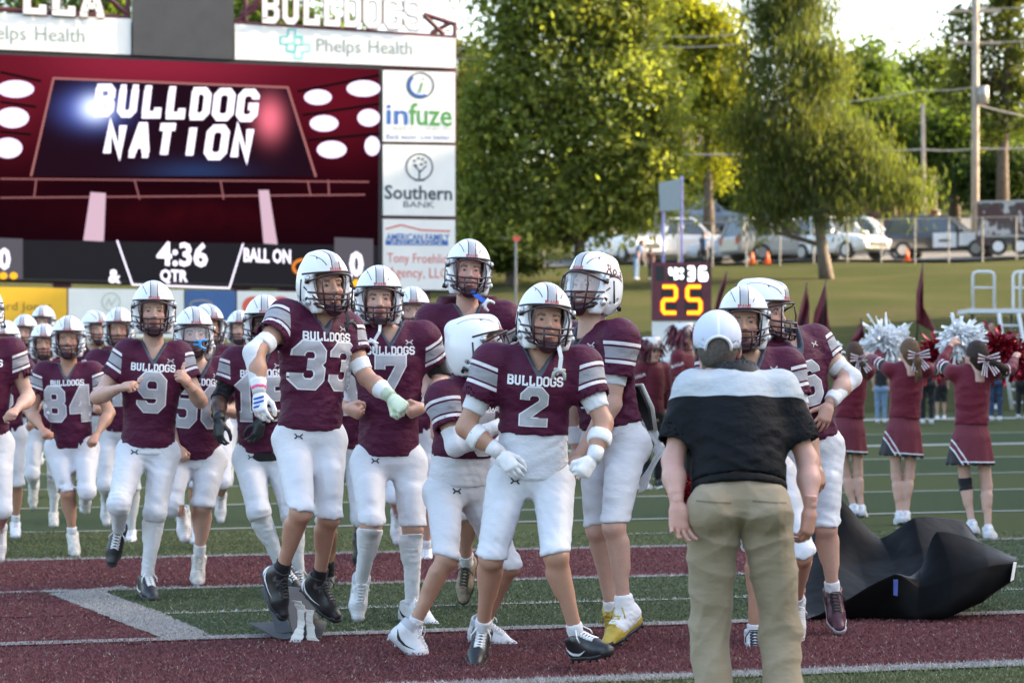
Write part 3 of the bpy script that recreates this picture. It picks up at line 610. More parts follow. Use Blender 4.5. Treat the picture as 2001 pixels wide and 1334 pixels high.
# ---------------------------------------------------------------- banners along the fence under the scoreboard
def banner(label, corners, m, items):
    o = slab('fence_banner', corners, m, None, 1.9, .04); props(o, label, 'banner', 'sponsor banners below the scoreboard'); P = Matrix.Identity(4)
    for it in items: it(o)
    return o
M_yel = mat('yellow_vinyl', (.70, .40, .015), .5, .05, 3); M_vwhite = mat('white_vinyl', (.66, .68, .66), .5, .05, 3); M_vblue = mat('blue_vinyl', (.035, .10, .27), .5, .08, 3); M_inkbrown = mat('brown_ink', (.20, .12, .01), .6, 0)
FB = 1.904
def sbf(px, py, dx, dy): return px, py
def bt(txt, cx, cy, h, m, w, **k): return lambda o: btext(txt, cx, cy, h, m, o, FB, wpx=w, slope=.01, **k)
banner('yellow fence banner with brown lettering at far left', [(-90, 566), (109, 570), (109, 660), (-90, 656)], M_yel, [bt('Edward Jones', 10, 606, 20, M_inkbrown, 140)])
banner('white fence banner with pale green round monogram', [(112, 570), (329, 573), (329, 664), (112, 660)], M_vwhite, [lambda o: ringp('ring_logo', 192, 596, 18, 18, 2.5, mat('sage_ink', (.40, .48, .40), .6, 0), o, FB), lambda o: stroke_px('monogram', [(182, 604), (188, 590), (193, 602), (202, 588)], 2.5, mat('sage_ink', (.4, .48, .4)), o, FB)])
banner('blue fence banner with pale swirl behind number 50', [(332, 573), (427, 575), (427, 666), (332, 664)], M_vblue, [lambda o: ringp('swirl', 362, 600, 22, 9, 3, mat('tan_ink', (.3, .26, .2), .6, 0), o, FB)])
banner('white fence banner with round red logo behind players', [(430, 575), (640, 578), (640, 670), (430, 666)], M_vwhite, [lambda o: flat('red_disc', ellipse(460, 604, 21, 19), [tuple(range(24))], M_inkred, o, FB), lambda o: flat('red_disc', ellipse(512, 604, 21, 19), [tuple(range(24))], M_inkred, o, FB)])
# ================================================================ trees
def leaf_mat():
    m, nt, bs = newmat('foliage'); a = N(nt, 'ShaderNodeAttribute', attribute_name='tint'); nt.links.new(a.outputs[0], bs.inputs['Base Color']); bs.inputs['Roughness'].default_value = .6; bs.inputs['Specular IOR Level'].default_value = .25
    tr = N(nt, 'ShaderNodeBsdfTranslucent'); hs = N(nt, 'ShaderNodeMix', data_type='RGBA', blend_type='MULTIPLY'); hs.inputs[0].default_value = 1; nt.links.new(a.outputs[0], hs.inputs[6]); hs.inputs[7].default_value = (1.3, 1.25, .5, 1); nt.links.new(hs.outputs[2], tr.inputs[0])
    mx = N(nt, 'ShaderNodeMixShader'); mx.inputs[0].default_value = .58; nt.links.new(bs.outputs[0], mx.inputs[1]); nt.links.new(tr.outputs[0], mx.inputs[2]); nt.links.new(mx.outputs[0], nt.nodes['Material Output'].inputs[0]); return m
M_leaf = leaf_mat(); M_bark = mat('rough_bark', (.085, .062, .045), .9, .35, 6, bumps=.6, bscale=20); M_barkgrey = mat('grey_bark', (.13, .105, .085), .9, .3, 6, bumps=.6, bscale=20)
def tree(name, label, Y, trunk, blobs, col, n=11000, leaf=.13, clump=.42, seed=1, droop=0.0, colvar=.3, group='trees on the bank', yel=.0, bark=None, narrow=.45, fill=.72):
    "crown of leaf faces in many small clumps; blobs are (px, py, radius px) at this tree's own distance"
    r = np.random.default_rng(seed); s = F / Y; B = []
    for b in blobs: p = at(b[0], b[1], Y + r.uniform(-.5, .5)); B.append((p, b[2] / s, (b[3] if len(b) > 3 else b[2]) / s))
    tp = [at(x, y, Y) for x, y in trunk]; tp[0][2] = float(gz(tp[0][0], tp[0][1])) - .15; base = tp[0].copy(); base[2] += .15
    e = empty(name, tuple(base), 0, label, 'tree', group)
    mb = MB(); rad = [.20 * (1 - .6 * i / max(1, len(tp) - 1)) * min(1.5, s and Y / 75) for i in range(len(tp))]; rad[0] *= 1.25; mb.tube([p - base for p in tp], rad, 10); mb.build('trunk', bark or M_bark, e, True)
    lb = MB(); top = tp[-1]
    for k, (p, rx, rz) in enumerate(B):
        a = min(tp[1:], key=lambda t_: abs(t_[2] - p[2] + .4)); m_ = (a + p) / 2 + V(*r.normal(0, .25, 3)); m_[2] += .2 - droop; lb.tube([a - base, m_ - base, p - base], [.1, .07, .03], 6)
        for q in range(4): d = nrm(r.normal(0, 1, 3)); lb.tube([m_ * .4 + p * .6 - base, p + d * (rx * .5, rx * .5, rz * .5) - base, p + d * (rx * .85, rx * .85, rz * .85) - base], [.04, .025, .01], 5)
    lb.build('limbs', bark or M_bark, e, True)
    wts = np.array([b[1] * b[2] for b in B]); wts /= wts.sum(); P, Cc = [], []
    for (p, rx, rz), w_ in zip(B, wts):
        nc = max(4, int(n * w_ / 34)); d = r.normal(0, 1, (nc, 3)); d /= np.linalg.norm(d, axis=1)[:, None]; rr = r.uniform(0.12, 1, nc) ** fill
        cc = p + d * rr[:, None] * np.array([rx, rx * .9, rz]); 
        shade = r.uniform(1 - colvar, 1 + colvar, nc); hue = r.uniform(0, 1, nc)
        for c0, sh_, hu in zip(cc, shade, hue):
            k = int(r.integers(20, 48)); o = r.normal(0, 1, (k, 3)) * np.array([clump, clump, clump * .7]) * r.uniform(.5, 1.1); 
            if droop: o[:, 2] -= np.abs(r.normal(0, droop, k))
            P.append(c0 + o); base_c = np.array(col) * sh_; base_c = base_c * (1 - yel * hu) + np.array((.26, .22, .025)) * yel * hu; Cc.append(np.clip(base_c * r.uniform(.75, 1.25, (k, 1)), 0, 1))
    P = np.concatenate(P); Cc = np.concatenate(Cc); m = len(P); L = leaf * r.uniform(.6, 1.3, (m, 1))
    n_ = r.normal(0, 1, (m, 3)); n_[:, 2] += .4; n_ /= np.linalg.norm(n_, axis=1)[:, None]; a = np.cross(n_, r.normal(0, 1, (m, 3))); a /= np.linalg.norm(a, axis=1)[:, None]
    if droop: a = a * .5 + np.array([0, 0, -1.]); a /= np.linalg.norm(a, axis=1)[:, None]; n_ = np.cross(a, r.normal(0, 1, (m, 3))); n_ /= np.linalg.norm(n_, axis=1)[:, None]
    b = np.cross(n_, a); v = np.stack([P - a * L, P - b * L * narrow + n_ * L * .12, P + a * L, P + b * L * narrow + n_ * L * .12], 1).reshape(-1, 3) - base; f = np.arange(m * 4).reshape(-1, 4)
    me = mesh_np('crown', v, f, False, mats=[M_leaf]); cattr(me, 'tint', np.repeat(Cc, 4, 0)); o = obj('crown', me, e); o['kind'] = 'stuff'; return e
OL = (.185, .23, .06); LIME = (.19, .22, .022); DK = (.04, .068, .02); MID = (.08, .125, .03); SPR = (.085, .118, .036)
tree('broadleaf_tree', 'broad yellow green tree beside the scoreboard, its crown reaching low', 86, [(1135, 540), (1132, 470), (1120, 330), (1110, 200), (1110, 60)],
     [(1000, -20, 85), (1215, -20, 95), (1100, -130, 150), (935, 190, 50), (1290, 180, 55), (905, 400, 30), (1320, 380, 30), (1105, 40, 120), (1010, 150, 95), (1190, 170, 120), (950, 260, 75), (1080, 250, 120), (1220, 300, 105), (970, 370, 85), (1090, 370, 110), (1190, 400, 80), (1280, 330, 60), (1100, -60, 110), (1220, 60, 90), (940, 440, 55), (1040, 440, 70), (1130, 440, 60), (1000, 60, 60), (1300, 250, 45), (920, 330, 40), (1250, 420, 40)], OL, 62000, .145, .52, 3, yel=.18, colvar=.32)
tree('broadleaf_tree', 'bright lime green tree between the broad tree and the spruce', 112, [(1385, 480), (1385, 380), (1380, 240)],
     [(1380, 60, 75), (1400, 160, 70), (1340, 210, 65), (1410, 255, 50), (1310, 20, 70), (1430, 190, 35), (1350, 120, 60), (1420, 90, 40), (1390, 330, 40), (1300, 110, 50)], LIME, 18000, .17, .5, 4, yel=.35, colvar=.35)
tree('spruce_tree', 'drooping spruce with a bare leaning trunk by the parking lot fence', 87, [(1616, 556), (1606, 480), (1594, 390), (1575, 250), (1558, 120), (1545, -30)],
     [(1500, 20, 45, 50), (1595, 15, 42, 50), (1548, -60, 85, 60), (1470, 115, 40, 40), (1622, 130, 38, 40), (1452, 235, 42, 40), (1540, 20, 55, 60), (1555, 110, 70, 65), (1520, 190, 75, 60), (1600, 180, 60, 60), (1500, 270, 70, 55), (1600, 270, 80, 60), (1660, 250, 45, 40), (1540, 330, 80, 60), (1650, 340, 85, 50), (1730, 350, 70, 45), (1505, 370, 50, 45), (1475, 420, 14, 34), (1560, 400, 40, 40), (1640, 400, 60, 35), (1780, 360, 40, 35), (1700, 300, 50, 40), (1520, 60, 50, 40), (1600, 90, 35, 40), (1508, 420, 12, 30)], SPR, 36000, .145, .44, 5, droop=.28, yel=.20, colvar=.42, bark=M_barkgrey, narrow=.2, fill=.45)
tree('maple_tree', 'round green maple rising against the sky right of the spruce', 125, [(1690, 420), (1688, 300), (1685, 200)], [(1690, 110, 40), (1660, 145, 42), (1700, 165, 45), (1680, 215, 55), (1725, 200, 35), (1640, 180, 40)], MID, 5500, .2, .7, 6)
tree('evergreen_tree', 'small dark pointed evergreen seen against the sky', 150, [(1745, 330), (1745, 220), (1745, 130)], [(1745, 135, 12, 22), (1745, 165, 24, 24), (1748, 200, 36, 26), (1745, 240, 42, 30)], DK, 3500, .22, .6, 7, droop=.3)
tree('broadleaf_tree', 'loose green tree on the ridge left of the power pole', 135, [(1820, 350), (1818, 260), (1815, 180)], [(1800, 150, 40), (1835, 130, 42), (1860, 175, 45), (1790, 195, 40), (1830, 215, 50), (1770, 130, 22)], MID, 5500, .2, .7, 8, yel=.15)
tree('broadleaf_tree', 'tall open crowned tree with sky showing through behind the power pole', 112, [(1958, 420), (1960, 300), (1966, 170), (1972, 40)], [(1960, 20, 55), (1990, 90, 50), (1930, 80, 36), (1880, 60, 40), (1890, 120, 40), (1960, 150, 45), (2000, 200, 60), (1915, 190, 35), (1870, 180, 30), (1985, -30, 60), (1950, 240, 40)], (.05, .075, .018), 7500, .17, .55, 9, yel=.2, fill=.5)
tree('broadleaf_tree', 'light green bushy tree behind the street, right of the spruce', 122, [(1740, 440), (1740, 340), (1738, 280)], [(1700, 250, 50), (1760, 235, 55), (1800, 270, 45), (1730, 290, 60), (1770, 320, 50), (1680, 300, 45)], (.075, .115, .022), 6500, .19, .65, 10, yel=.1)
tree('broadleaf_tree', 'light green bushy tree right of the short power pole', 120, [(1865, 430), (1865, 330), (1863, 270)], [(1840, 250, 55), (1900, 260, 50), (1870, 300, 60), (1940, 290, 50), (1830, 300, 45)], (.06, .10, .02), 6500, .19, .65, 11)
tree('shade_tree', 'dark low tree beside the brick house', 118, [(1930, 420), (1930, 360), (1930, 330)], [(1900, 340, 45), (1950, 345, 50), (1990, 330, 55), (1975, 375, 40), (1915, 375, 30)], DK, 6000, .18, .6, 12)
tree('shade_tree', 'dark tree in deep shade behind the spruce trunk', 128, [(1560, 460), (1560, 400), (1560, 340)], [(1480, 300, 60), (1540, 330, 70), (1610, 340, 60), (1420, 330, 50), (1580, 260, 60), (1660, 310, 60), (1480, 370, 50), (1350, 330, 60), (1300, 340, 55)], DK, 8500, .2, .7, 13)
tree('broadleaf_tree', 'green tree showing at the right edge of the scoreboard', 118, [(915, 440), (915, 300), (912, 200)], [(915, 120, 38), (900, 180, 48), (925, 210, 50), (905, 280, 55), (930, 340, 50), (895, 100, 25)], (.065, .085, .02), 5000, .2, .65, 14, yel=.2)
tree('broadleaf_tree', 'tree seen through the lettering frame above the scoreboard, left', 95, [(140, 400), (140, 200), (140, 60)], [(100, 20, 90), (200, 0, 80), (160, 80, 90), (40, 40, 70), (245, 30, 40)], MID, 4000, .2, .7, 15)
tree('broadleaf_tree', 'tree seen through the lettering frame above the scoreboard, middle', 95, [(500, 400), (500, 200), (500, 60)], [(470, 10, 40), (500, 60, 70), (560, 40, 60), (610, 70, 60)], MID, 3500, .2, .7, 16)
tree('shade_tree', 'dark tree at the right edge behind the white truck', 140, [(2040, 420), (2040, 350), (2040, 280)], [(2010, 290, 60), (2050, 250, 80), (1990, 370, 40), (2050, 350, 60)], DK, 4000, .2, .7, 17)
tree('bush', 'low yellow green bush at the foot of the broad tree', 86, [(1000, 535), (1000, 520), (1000, 515)], [(985, 512, 26, 16), (1015, 515, 24, 15), (960, 505, 24, 18), (1040, 520, 20, 10)], (.06, .085, .015), 2600, .09, .28, 18, group='bushes')
tree('bush', 'yellow green sapling growing left of the broad trunk', 87, [(930, 535), (930, 500), (930, 470)], [(930, 470, 30, 40), (910, 500, 20, 24), (950, 480, 24, 30)], (.10, .12, .012), 2400, .10, .3, 19, group='bushes', yel=.3)

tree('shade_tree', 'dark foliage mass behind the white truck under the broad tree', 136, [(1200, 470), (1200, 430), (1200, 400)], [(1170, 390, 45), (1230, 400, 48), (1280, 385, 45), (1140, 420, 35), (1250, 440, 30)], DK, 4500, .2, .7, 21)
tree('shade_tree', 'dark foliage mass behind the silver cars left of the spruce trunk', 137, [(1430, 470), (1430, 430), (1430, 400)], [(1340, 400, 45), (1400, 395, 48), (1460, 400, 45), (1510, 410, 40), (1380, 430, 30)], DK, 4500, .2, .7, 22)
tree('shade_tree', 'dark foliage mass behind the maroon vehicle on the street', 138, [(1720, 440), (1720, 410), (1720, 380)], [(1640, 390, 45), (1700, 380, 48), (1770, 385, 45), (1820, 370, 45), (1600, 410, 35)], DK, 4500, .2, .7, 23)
# ================================================================ vehicles
M_glass = mat('car_glass', (.035, .045, .05), .08, 0, spec=.9); M_tyre = mat('tyre_rubber', (.015, .015, .016), .8, .1); M_rim = mat('alloy_rim', (.35, .35, .36), .35, .1, metal=.7); M_lampw = mat('headlamp', (.75, .76, .78), .2, 0); M_lampr = mat('tail_lamp', (.35, .01, .01), .3, 0); M_cargrille = mat('car_grille', (.02, .02, .022), .4, 0)
def paint(name, col): return mat('paint_' + name, col, .28, .04, 2, coat=.7)
def car(label, px, py, Y, rz, kind, col, L=4.7, W_=1.88, two=None):
    "vehicle with +X forward; rz turns it on the ground"
    p = at(px, py, Y); z = float(gz(p[0], p[1])) + .12; e = empty({'suv': 'parked_suv', 'sedan': 'parked_car', 'pickup': 'pickup_truck', 'van': 'parked_van'}[kind], (p[0], p[1], z), R(rz), label, {'suv': 'car', 'sedan': 'car', 'pickup': 'truck', 'van': 'van'}[kind], 'vehicles parked above the field')
    h = {'suv': 1.75, 'sedan': 1.46, 'pickup': 1.86, 'van': 2.0}[kind]; hb = {'suv': 1.06, 'sedan': .93, 'pickup': 1.16, 'van': 1.15}[kind]; hw = W_ / 2; l = L / 2
    # lower body: profile stations along x -> (half width, z bottom, z top)
    st = [(-l, .80, .42, hb * .86), (-l + .12, .95, .30, hb * .97), (-l + .9, 1, .26, hb), (0, 1, .26, hb), (l - 1.25, 1, .26, hb * .98), (l - .35, .95, .28, hb * .86), (l - .06, .84, .36, hb * .72), (l, .74, .42, hb * .58)]
    v, f = [], []
    for x, w_, z0, z1 in st:
        a = hw * w_; v += [(x, -a * .93, z0), (x, -a, z0 + .16), (x, -a, z1 - .22), (x, -a * .94, z1 - .03), (x, -a * .84, z1), (x, a * .84, z1), (x, a * .94, z1 - .03), (x, a, z1 - .22), (x, a, z0 + .16), (x, a * .93, z0)]
    n = 10
    for i in range(len(st) - 1):
        for k in range(n): k2 = (k + 1) % n; f.append((i * n + k, i * n + k2, (i + 1) * n + k2, (i + 1) * n + k))
    f += [tuple(range(n))[::-1], tuple((len(st) - 1) * n + k for k in range(n))]
    mb = MB(); mb.add(v, [t[::-1] for t in f]); mb.build('body', col, e, False)
    cab = {'suv': (-l + .12, -l + .42, l - 2.3, l - 1.45), 'sedan': (-l + .65, -l + 1.35, l - 2.2, l - 1.35), 'pickup': (-l + 1.75, -l + 1.95, l - 2.35, l - 1.6), 'van': (-l + .08, -l + .25, l - 1.7, l - 1.0)}[kind]
    b0, t0, t1, b1 = cab; wb, wt = hw * .86, hw * .70; cb = MB(); cb.add([(b0, -wb, hb - .02), (b1, -wb, hb - .02), (b1, wb, hb - .02), (b0, wb, hb - .02), (t0, -wt, h), (t1, -wt, h), (t1, wt, h), (t0, wt, h)], [(3, 2, 1, 0), (0, 1, 5, 4), (1, 2, 6, 5), (2, 3, 7, 6), (3, 0, 4, 7)]); cb.build('greenhouse', M_glass, e)
    rf = MB(); rf.box(((t0 + t1) / 2, 0, h + .02), (t1 - t0 + .1, wt * 2 + .06, .06), taper=.92); rf.build('roof', two or col, e)
    for fx in ((0, 0), (.45, .48), (1, 1)):
        for sy in (-1, 1):
            x0 = b0 + (b1 - b0) * fx[0]; x1 = t0 + (t1 - t0) * fx[1]; pm = MB(); pm.tube([(x0, sy * wb * 1.005, hb - .03), (x1, sy * wt * 1.01, h)], .06 if fx[0] in (0, 1) else .045, 6); pm.build('pillar', col, e)
    if kind == 'pickup':
        bd = MB(); bd.box((-l + .9, 0, hb - .02), (1.55, hw * 1.55, .05)); bd.build('cargo_bed', M_cargrille, e)
    for sx in (-1, 1):
        for sy in (-1, 1):
            wx = (l - .92) if sx > 0 else (-l + .95); w_ = MB(); w_.tube([(wx, sy * (hw - .22), .35), (wx, sy * (hw + .02), .35)], .36, 18); t_ = w_.build('wheel', M_tyre, e, False); r_ = MB(); r_.tube([(wx, sy * (hw - .03), .35), (wx, sy * (hw + .03), .35)], .22, 14); r_.build('rim', M_rim, t_)
    for sy in (-1, 1):
        q = MB(); q.box((l - .10, sy * hw * .62, hb * .66), (.18, .42, .17)); q.build('headlight', M_lampw, e); q = MB(); q.box((-l + .07, sy * hw * .72, hb * .78), (.16, .22, .34)); q.build('tail_light', M_lampr, e)
        q = MB(); q.box((b1 - .25, sy * (hw + .07), hb + .08), (.18, .2, .15)); q.build('mirror', col, e)
    q = MB(); q.box((l - .02, 0, hb * .55), (.12, hw * .95, .2)); q.build('grille', M_cargrille, e); return e
SIL = paint('silver', (.50, .51, .53)); WHT = paint('white', (.78, .78, .78)); TAN = paint('greige', (.36, .33, .29)); GRY = paint('warm_grey', (.44, .42, .39)); BLK = paint('black', (.015, .016, .02)); MRN = paint('maroon', (.12, .02, .025)); BLU = paint('slate', (.10, .14, .20))
car('silver sedan behind the leftmost fence posts of the parking lot', 1452, 514, 104, 160, 'sedan', SIL)
car('grey brown crossover between the silver sedan and the grey one', 1512, 516, 102, 25, 'suv', TAN, 4.4)
car('grey crossover just left of the spruce trunk', 1556, 518, 101, -18, 'suv', GRY, 4.4)
car('white crossover with bright hood right of the spruce trunk', 1640, 514, 99.5, -52, 'suv', WHT, 4.4)
car('white pickup truck facing right behind the fence', 1688, 503, 106.5, -22, 'pickup', WHT, 5.3)
pol = car('black and white patrol vehicle beside the wrapped trailer', 1846, 512, 102, -24, 'suv', BLK, 5.0, 2.0)
mb = MB(); mb.box((.25, -1.012, .72), (1.0, .02, .62)); mb.build('white_door', WHT, pol); mb = MB(); mb.box((.25, -1.026, .70), (.5, .01, .1)); mb.build('door_marking', M_trimx if 'M_trimx' in globals() else M_cargrille, pol); mb = MB(); mb.box((1.2, -1.0, .75), (.7, .02, .55)); mb.build('white_door', WHT, pol)
car('maroon vehicle with pale roof on the upper street', 1745, 452, 124, -12, 'suv', MRN, 4.8, 1.9, SIL)
car('silver truck parked behind the purple posted sign', 1335, 508, 108, 5, 'pickup', SIL, 5.4)
car('white truck half hidden under the broad tree', 1208, 498, 108, -58, 'pickup', WHT, 5.2)
car('grey vehicle parked behind the silver truck', 1372, 470, 122, 10, 'suv', BLU, 4.8)
car('dark windowed silver vehicle high on the street at right', 1852, 416, 142, -40, 'suv', SIL, 4.7)
car('white van at the right edge high on the street', 1985, 404, 140, -15, 'van', WHT, 5.0)
car('dark vehicle in the shade left of the spruce trunk', 1555, 446, 126, 170, 'suv', BLK, 4.8)
# wrapped trailer
p = at(2018, 512, 99.5); z = float(gz(p[0], p[1])) + .12; tre = empty('wrapped_trailer', (p[0], p[1], z), R(-14), 'enclosed trailer with maroon and white printed wrap at the right edge', 'trailer')
m, nt, bs = newmat('printed_wrap'); f1 = texnoise(nt, .8, 4, .6); f2 = texnoise(nt, 2.6, 3, .6, stretch=(1, 1, .6)); c = mixc(nt, math_(nt, 'GREATER_THAN', f1, .5), (.055, .018, .02), (.05, .045, .045)); c = mixc(nt, math_(nt, 'GREATER_THAN', f2, .56), c, (.42, .40, .40)); nt.links.new(c, bs.inputs['Base Color']); bs.inputs['Roughness'].default_value = .4
mb = MB(); mb.box((0, 0, 1.33), (4.4, 2.2, 1.7)); mb.build('box_body', m, tre); mb = MB(); mb.box((0, 0, 2.2), (4.5, 2.26, .08)); mb.build('roof', M_rim, tre)
for sx in (-.75, .15):
    w_ = MB(); w_.tube([(sx - .6, -1.15, .36), (sx - .6, -.95, .36)], .36, 18); q = w_.build('wheel', M_tyre, tre); w_ = MB(); w_.tube([(sx - .6, -1.17, .36), (sx - .6, -1.12, .36)], .22, 12); w_.build('rim', M_lampw, q)
mb = MB(); mb.box((-.9, -1.13, .78), (2.0, .12, .08)); mb.build('fender', M_rim, tre)
# ---------------------------------------------------------------- fence, poles, signs, cones, house
M_galv = mat('galvanised_steel', (.27, .26, .24), .5, .15, 4, metal=.2); M_wood = mat('weathered_pole', (.30, .25, .20), .9, .2, 3); M_purple = mat('lavender_paint', (.20, .19, .42), .5, .1); M_orange = mat('orange_plastic', (.75, .13, .02), .5, .05)
fe = empty('chain_link_fence', tuple(at(1600, 520, 96.5)), 0, 'chain link fence on steel posts along the top of the grass bank', 'fence'); fo = at(1600, 520, 96.5); pts = []
for x in list(range(930, 2100, 66)):
    p = at(x, 520, 96.5); zg = float(gz(p[0], p[1])); mb = MB(); mb.tube([V(p[0], p[1], zg - .1) - fo, V(p[0], p[1], zg + 1.75) - fo], .032, 8); mb.build('post', M_galv, fe); pts.append(V(p[0], p[1], zg))
mb = MB(); mb.tube([q + V(0, 0, 1.72) - fo for q in pts], .022, 6); mb.build('top_rail', M_galv, fe)
mb = MB(); x0, x1 = pts[0][0], pts[-1][0]; k = int((x1 - x0) / .16)
for i in range(k):
    for sg in (-1, 1):
        xa = x0 + i * .16; xb = xa + sg * .85; za, zb = float(gz(xa, 96.5)) + .05, float(gz(xb, 96.5)) + 1.7; mb.add([(xa - fo[0], -.002 * sg, za - fo[2]), (xa + .005 - fo[0], -.002 * sg, za - fo[2]), (xb + .005 - fo[0], -.002 * sg, zb - fo[2]), (xb - fo[0], -.002 * sg, zb - fo[2])], [(0, 1, 2, 3)])
o = mb.build('wire_mesh', M_galv, fe); o['kind'] = 'stuff'
def pole(name, label, px0, px1, ytop, Y, r, ybase):
    a = at(px0, ybase, Y); a[2] = float(gz(a[0], a[1])) - .2; b = at(px1, ytop, Y); e = empty(name, tuple(a), 0, label, 'pole', 'utility poles'); mb = MB(); mb.tube([V(0, 0, 0), (b - a) * .5, b - a], [r, r * .92, r * .8], 12); mb.build('post', M_wood, e, True); return e, a, b
e1, a1, b1 = pole('utility_pole', 'tall wooden power pole with a grey transformer at the right', 1905, 1907, -40, 104, .18, 440)
mb = MB(); c_ = at(1921, 185, 103.8) - a1; mb.tube([c_ + V(0, 0, -.36), c_ + V(0, 0, .36)], .24, 14); mb.build('transformer', M_galv, e1, True)
for yy_ in (22, 84): q = at(1906, yy_, 104) - a1; mb = MB(); mb.box(tuple(q), (2.2, .12, .12)); mb.build('cross_arm', M_wood, e1)
pole('utility_pole', 'shorter bare wooden pole left of the tall power pole', 1807, 1803, 203, 111, .12, 440)
def wire(label, pl, Y, r=.022):
    pts = []; 
    for (x0, y0), (x1, y1) in zip(pl, pl[1:]):
        for k in range(12): t = k / 12; pts.append(at(x0 + (x1 - x0) * t, y0 + (y1 - y0) * t + 14 * t * (1 - t), Y))
    pts.append(at(*pl[-1], Y)); mb = MB(); mb.tube(pts, r, 5); o = mb.build('overhead_wire', M_galv, None); props(o, label, 'wire', 'overhead wires')
wire('long low overhead wire crossing right of the broad tree', [(1340, 302), (1806, 292), (1906, 290), (2080, 284)], 104.2, .035); wire('overhead wire at the pole head running right', [(1906, 84), (2100, 70)], 104.2); wire('upper wire leaving the pole head to the right', [(1906, 18), (2100, 4)], 104.2); wire('thick sagging wire right of the transformer', [(1910, 205), (2080, 240)], 104.2, .04)
wire('wire passing behind the bright lime tree', [(880, 96), (1300, 72), (1460, 64)], 104.5); wire('lower wire passing behind the bright lime tree', [(880, 116), (1300, 92), (1460, 84)], 104.5); wire('wire from the transformer towards the spruce', [(1906, 170), (1800, 176), (1640, 200)], 104.5)
sg = at(1310, 520, 66); sg[2] = float(gz(sg[0], sg[1])); se = empty('posted_sign', tuple(sg), 0, 'pale blank sign board between two lavender posts', 'sign')
for x0, yt in ((1296, 356), (1332, 344)): a, b = at(x0, 520, 66), at(x0, yt, 66); a[2] = sg[2] - .2; mb = MB(); mb.tube([a - sg, b - sg], .04, 10); mb.build('post', M_purple, se, True)
P = [at(x, y, 65.92) - sg for x, y in ((1287, 358), (1331, 348), (1330, 410), (1290, 413))]; mb = MB(); mb.add(P + [p + V(0, .06, 0) for p in P], [(3, 2, 1, 0), (4, 5, 6, 7), (0, 1, 5, 4), (1, 2, 6, 5), (2, 3, 7, 6), (3, 0, 4, 7)]); mb.build('board', mat('pale_grey_sign', (.30, .34, .34), .5, .05), se)
for i, (x, y) in enumerate(((1470, 520), (1500, 521), (1773, 511))):
    p = at(x, y, 97.3); p[2] = float(gz(p[0], p[1])) + .02; e = empty('traffic_cone', tuple(p), 0, ['orange cone at the foot of a fence post left of the grey crossover', 'orange cone standing alone left of the spruce trunk', 'orange cone by the patrol vehicle'][i], 'cone', 'traffic cones'); mb = MB(); mb.tube([V(0, 0, 0), V(0, 0, .5)], [.13, .03], 12); mb.build('cone', M_orange, e, True); mb = MB(); mb.box((0, 0, .02), (.38, .38, .04)); mb.build('base', M_orange, e)
M_brick = mat('red_brick', (.16, .06, .045), .85, .25, 4, bumps=.3, bscale=30); hp_ = at(1850, 380, 150); hp_[2] = float(gz(hp_[0], hp_[1])); he = empty('brick_house', tuple(hp_), R(-12), 'dark red brick house half hidden by trees', 'house')
mb = MB(); mb.box((0, 0, 1.9), (9, 6, 3.8)); mb.build('wall', M_brick, he); mb = MB(); mb.add([(-4.9, -3.5, 3.7), (4.9, -3.5, 3.7), (4.9, 3.5, 3.7), (-4.9, 3.5, 3.7), (-4.9, 0, 5.6), (4.9, 0, 5.6)], [(0, 1, 5, 4), (2, 3, 4, 5), (0, 4, 3), (1, 2, 5), (3, 2, 1, 0)]); mb.build('roof', mat('brown_shingle', (.08, .06, .05), .9, .2), he)
for x in (-2.8, .2, 2.8):
    mb = MB(); mb.box((x, -3.04, 1.9), (1.1, .1, 1.4)); w_ = mb.build('window', M_lampw, he); mb = MB(); mb.box((x, -3.1, 1.9), (.95, .04, 1.25)); mb.build('pane', M_glass, w_)
h2 = at(1370, 430, 140); h2[2] = float(gz(h2[0], h2[1])); he = empty('house', tuple(h2), R(8), 'pale house corner glimpsed behind the lime tree', 'house'); mb = MB(); mb.box((0, 0, 1.8), (8, 6, 3.6)); mb.build('wall', mat('dark_siding', (.06, .055, .05), .8, .1), he); mb = MB(); mb.box((.3, -3.05, 1.7), (.5, .12, 3.4)); mb.build('porch_column', M_panel, he); mb = MB(); mb.add([(-4.4, -3.5, 3.5), (4.4, -3.5, 3.5), (4.4, 3.5, 3.5), (-4.4, 3.5, 3.5), (-4.4, 0, 5.3), (4.4, 0, 5.3)], [(0, 1, 5, 4), (2, 3, 4, 5), (0, 4, 3), (1, 2, 5), (3, 2, 1, 0)]); mb.build('roof', mat('brown_shingle', (.08, .06, .05)), he)
# red marker sign under the broad tree
p = at(1008, 560, 66); p[2] = float(gz(p[0], p[1])); e = empty('marker_post', tuple(p), 0, 'slim grey post with a small red flag under the broad tree', 'post'); q = at(1008, 470, 66) - p; mb = MB(); mb.tube([V(0, 0, -.1), q], .035, 8); mb.build('post', M_galv, e); mb = MB(); mb.box(tuple(q + V(.02, -.02, .05)), (.2, .03, .13), 0.4); mb.build('flag', M_inkred, e)

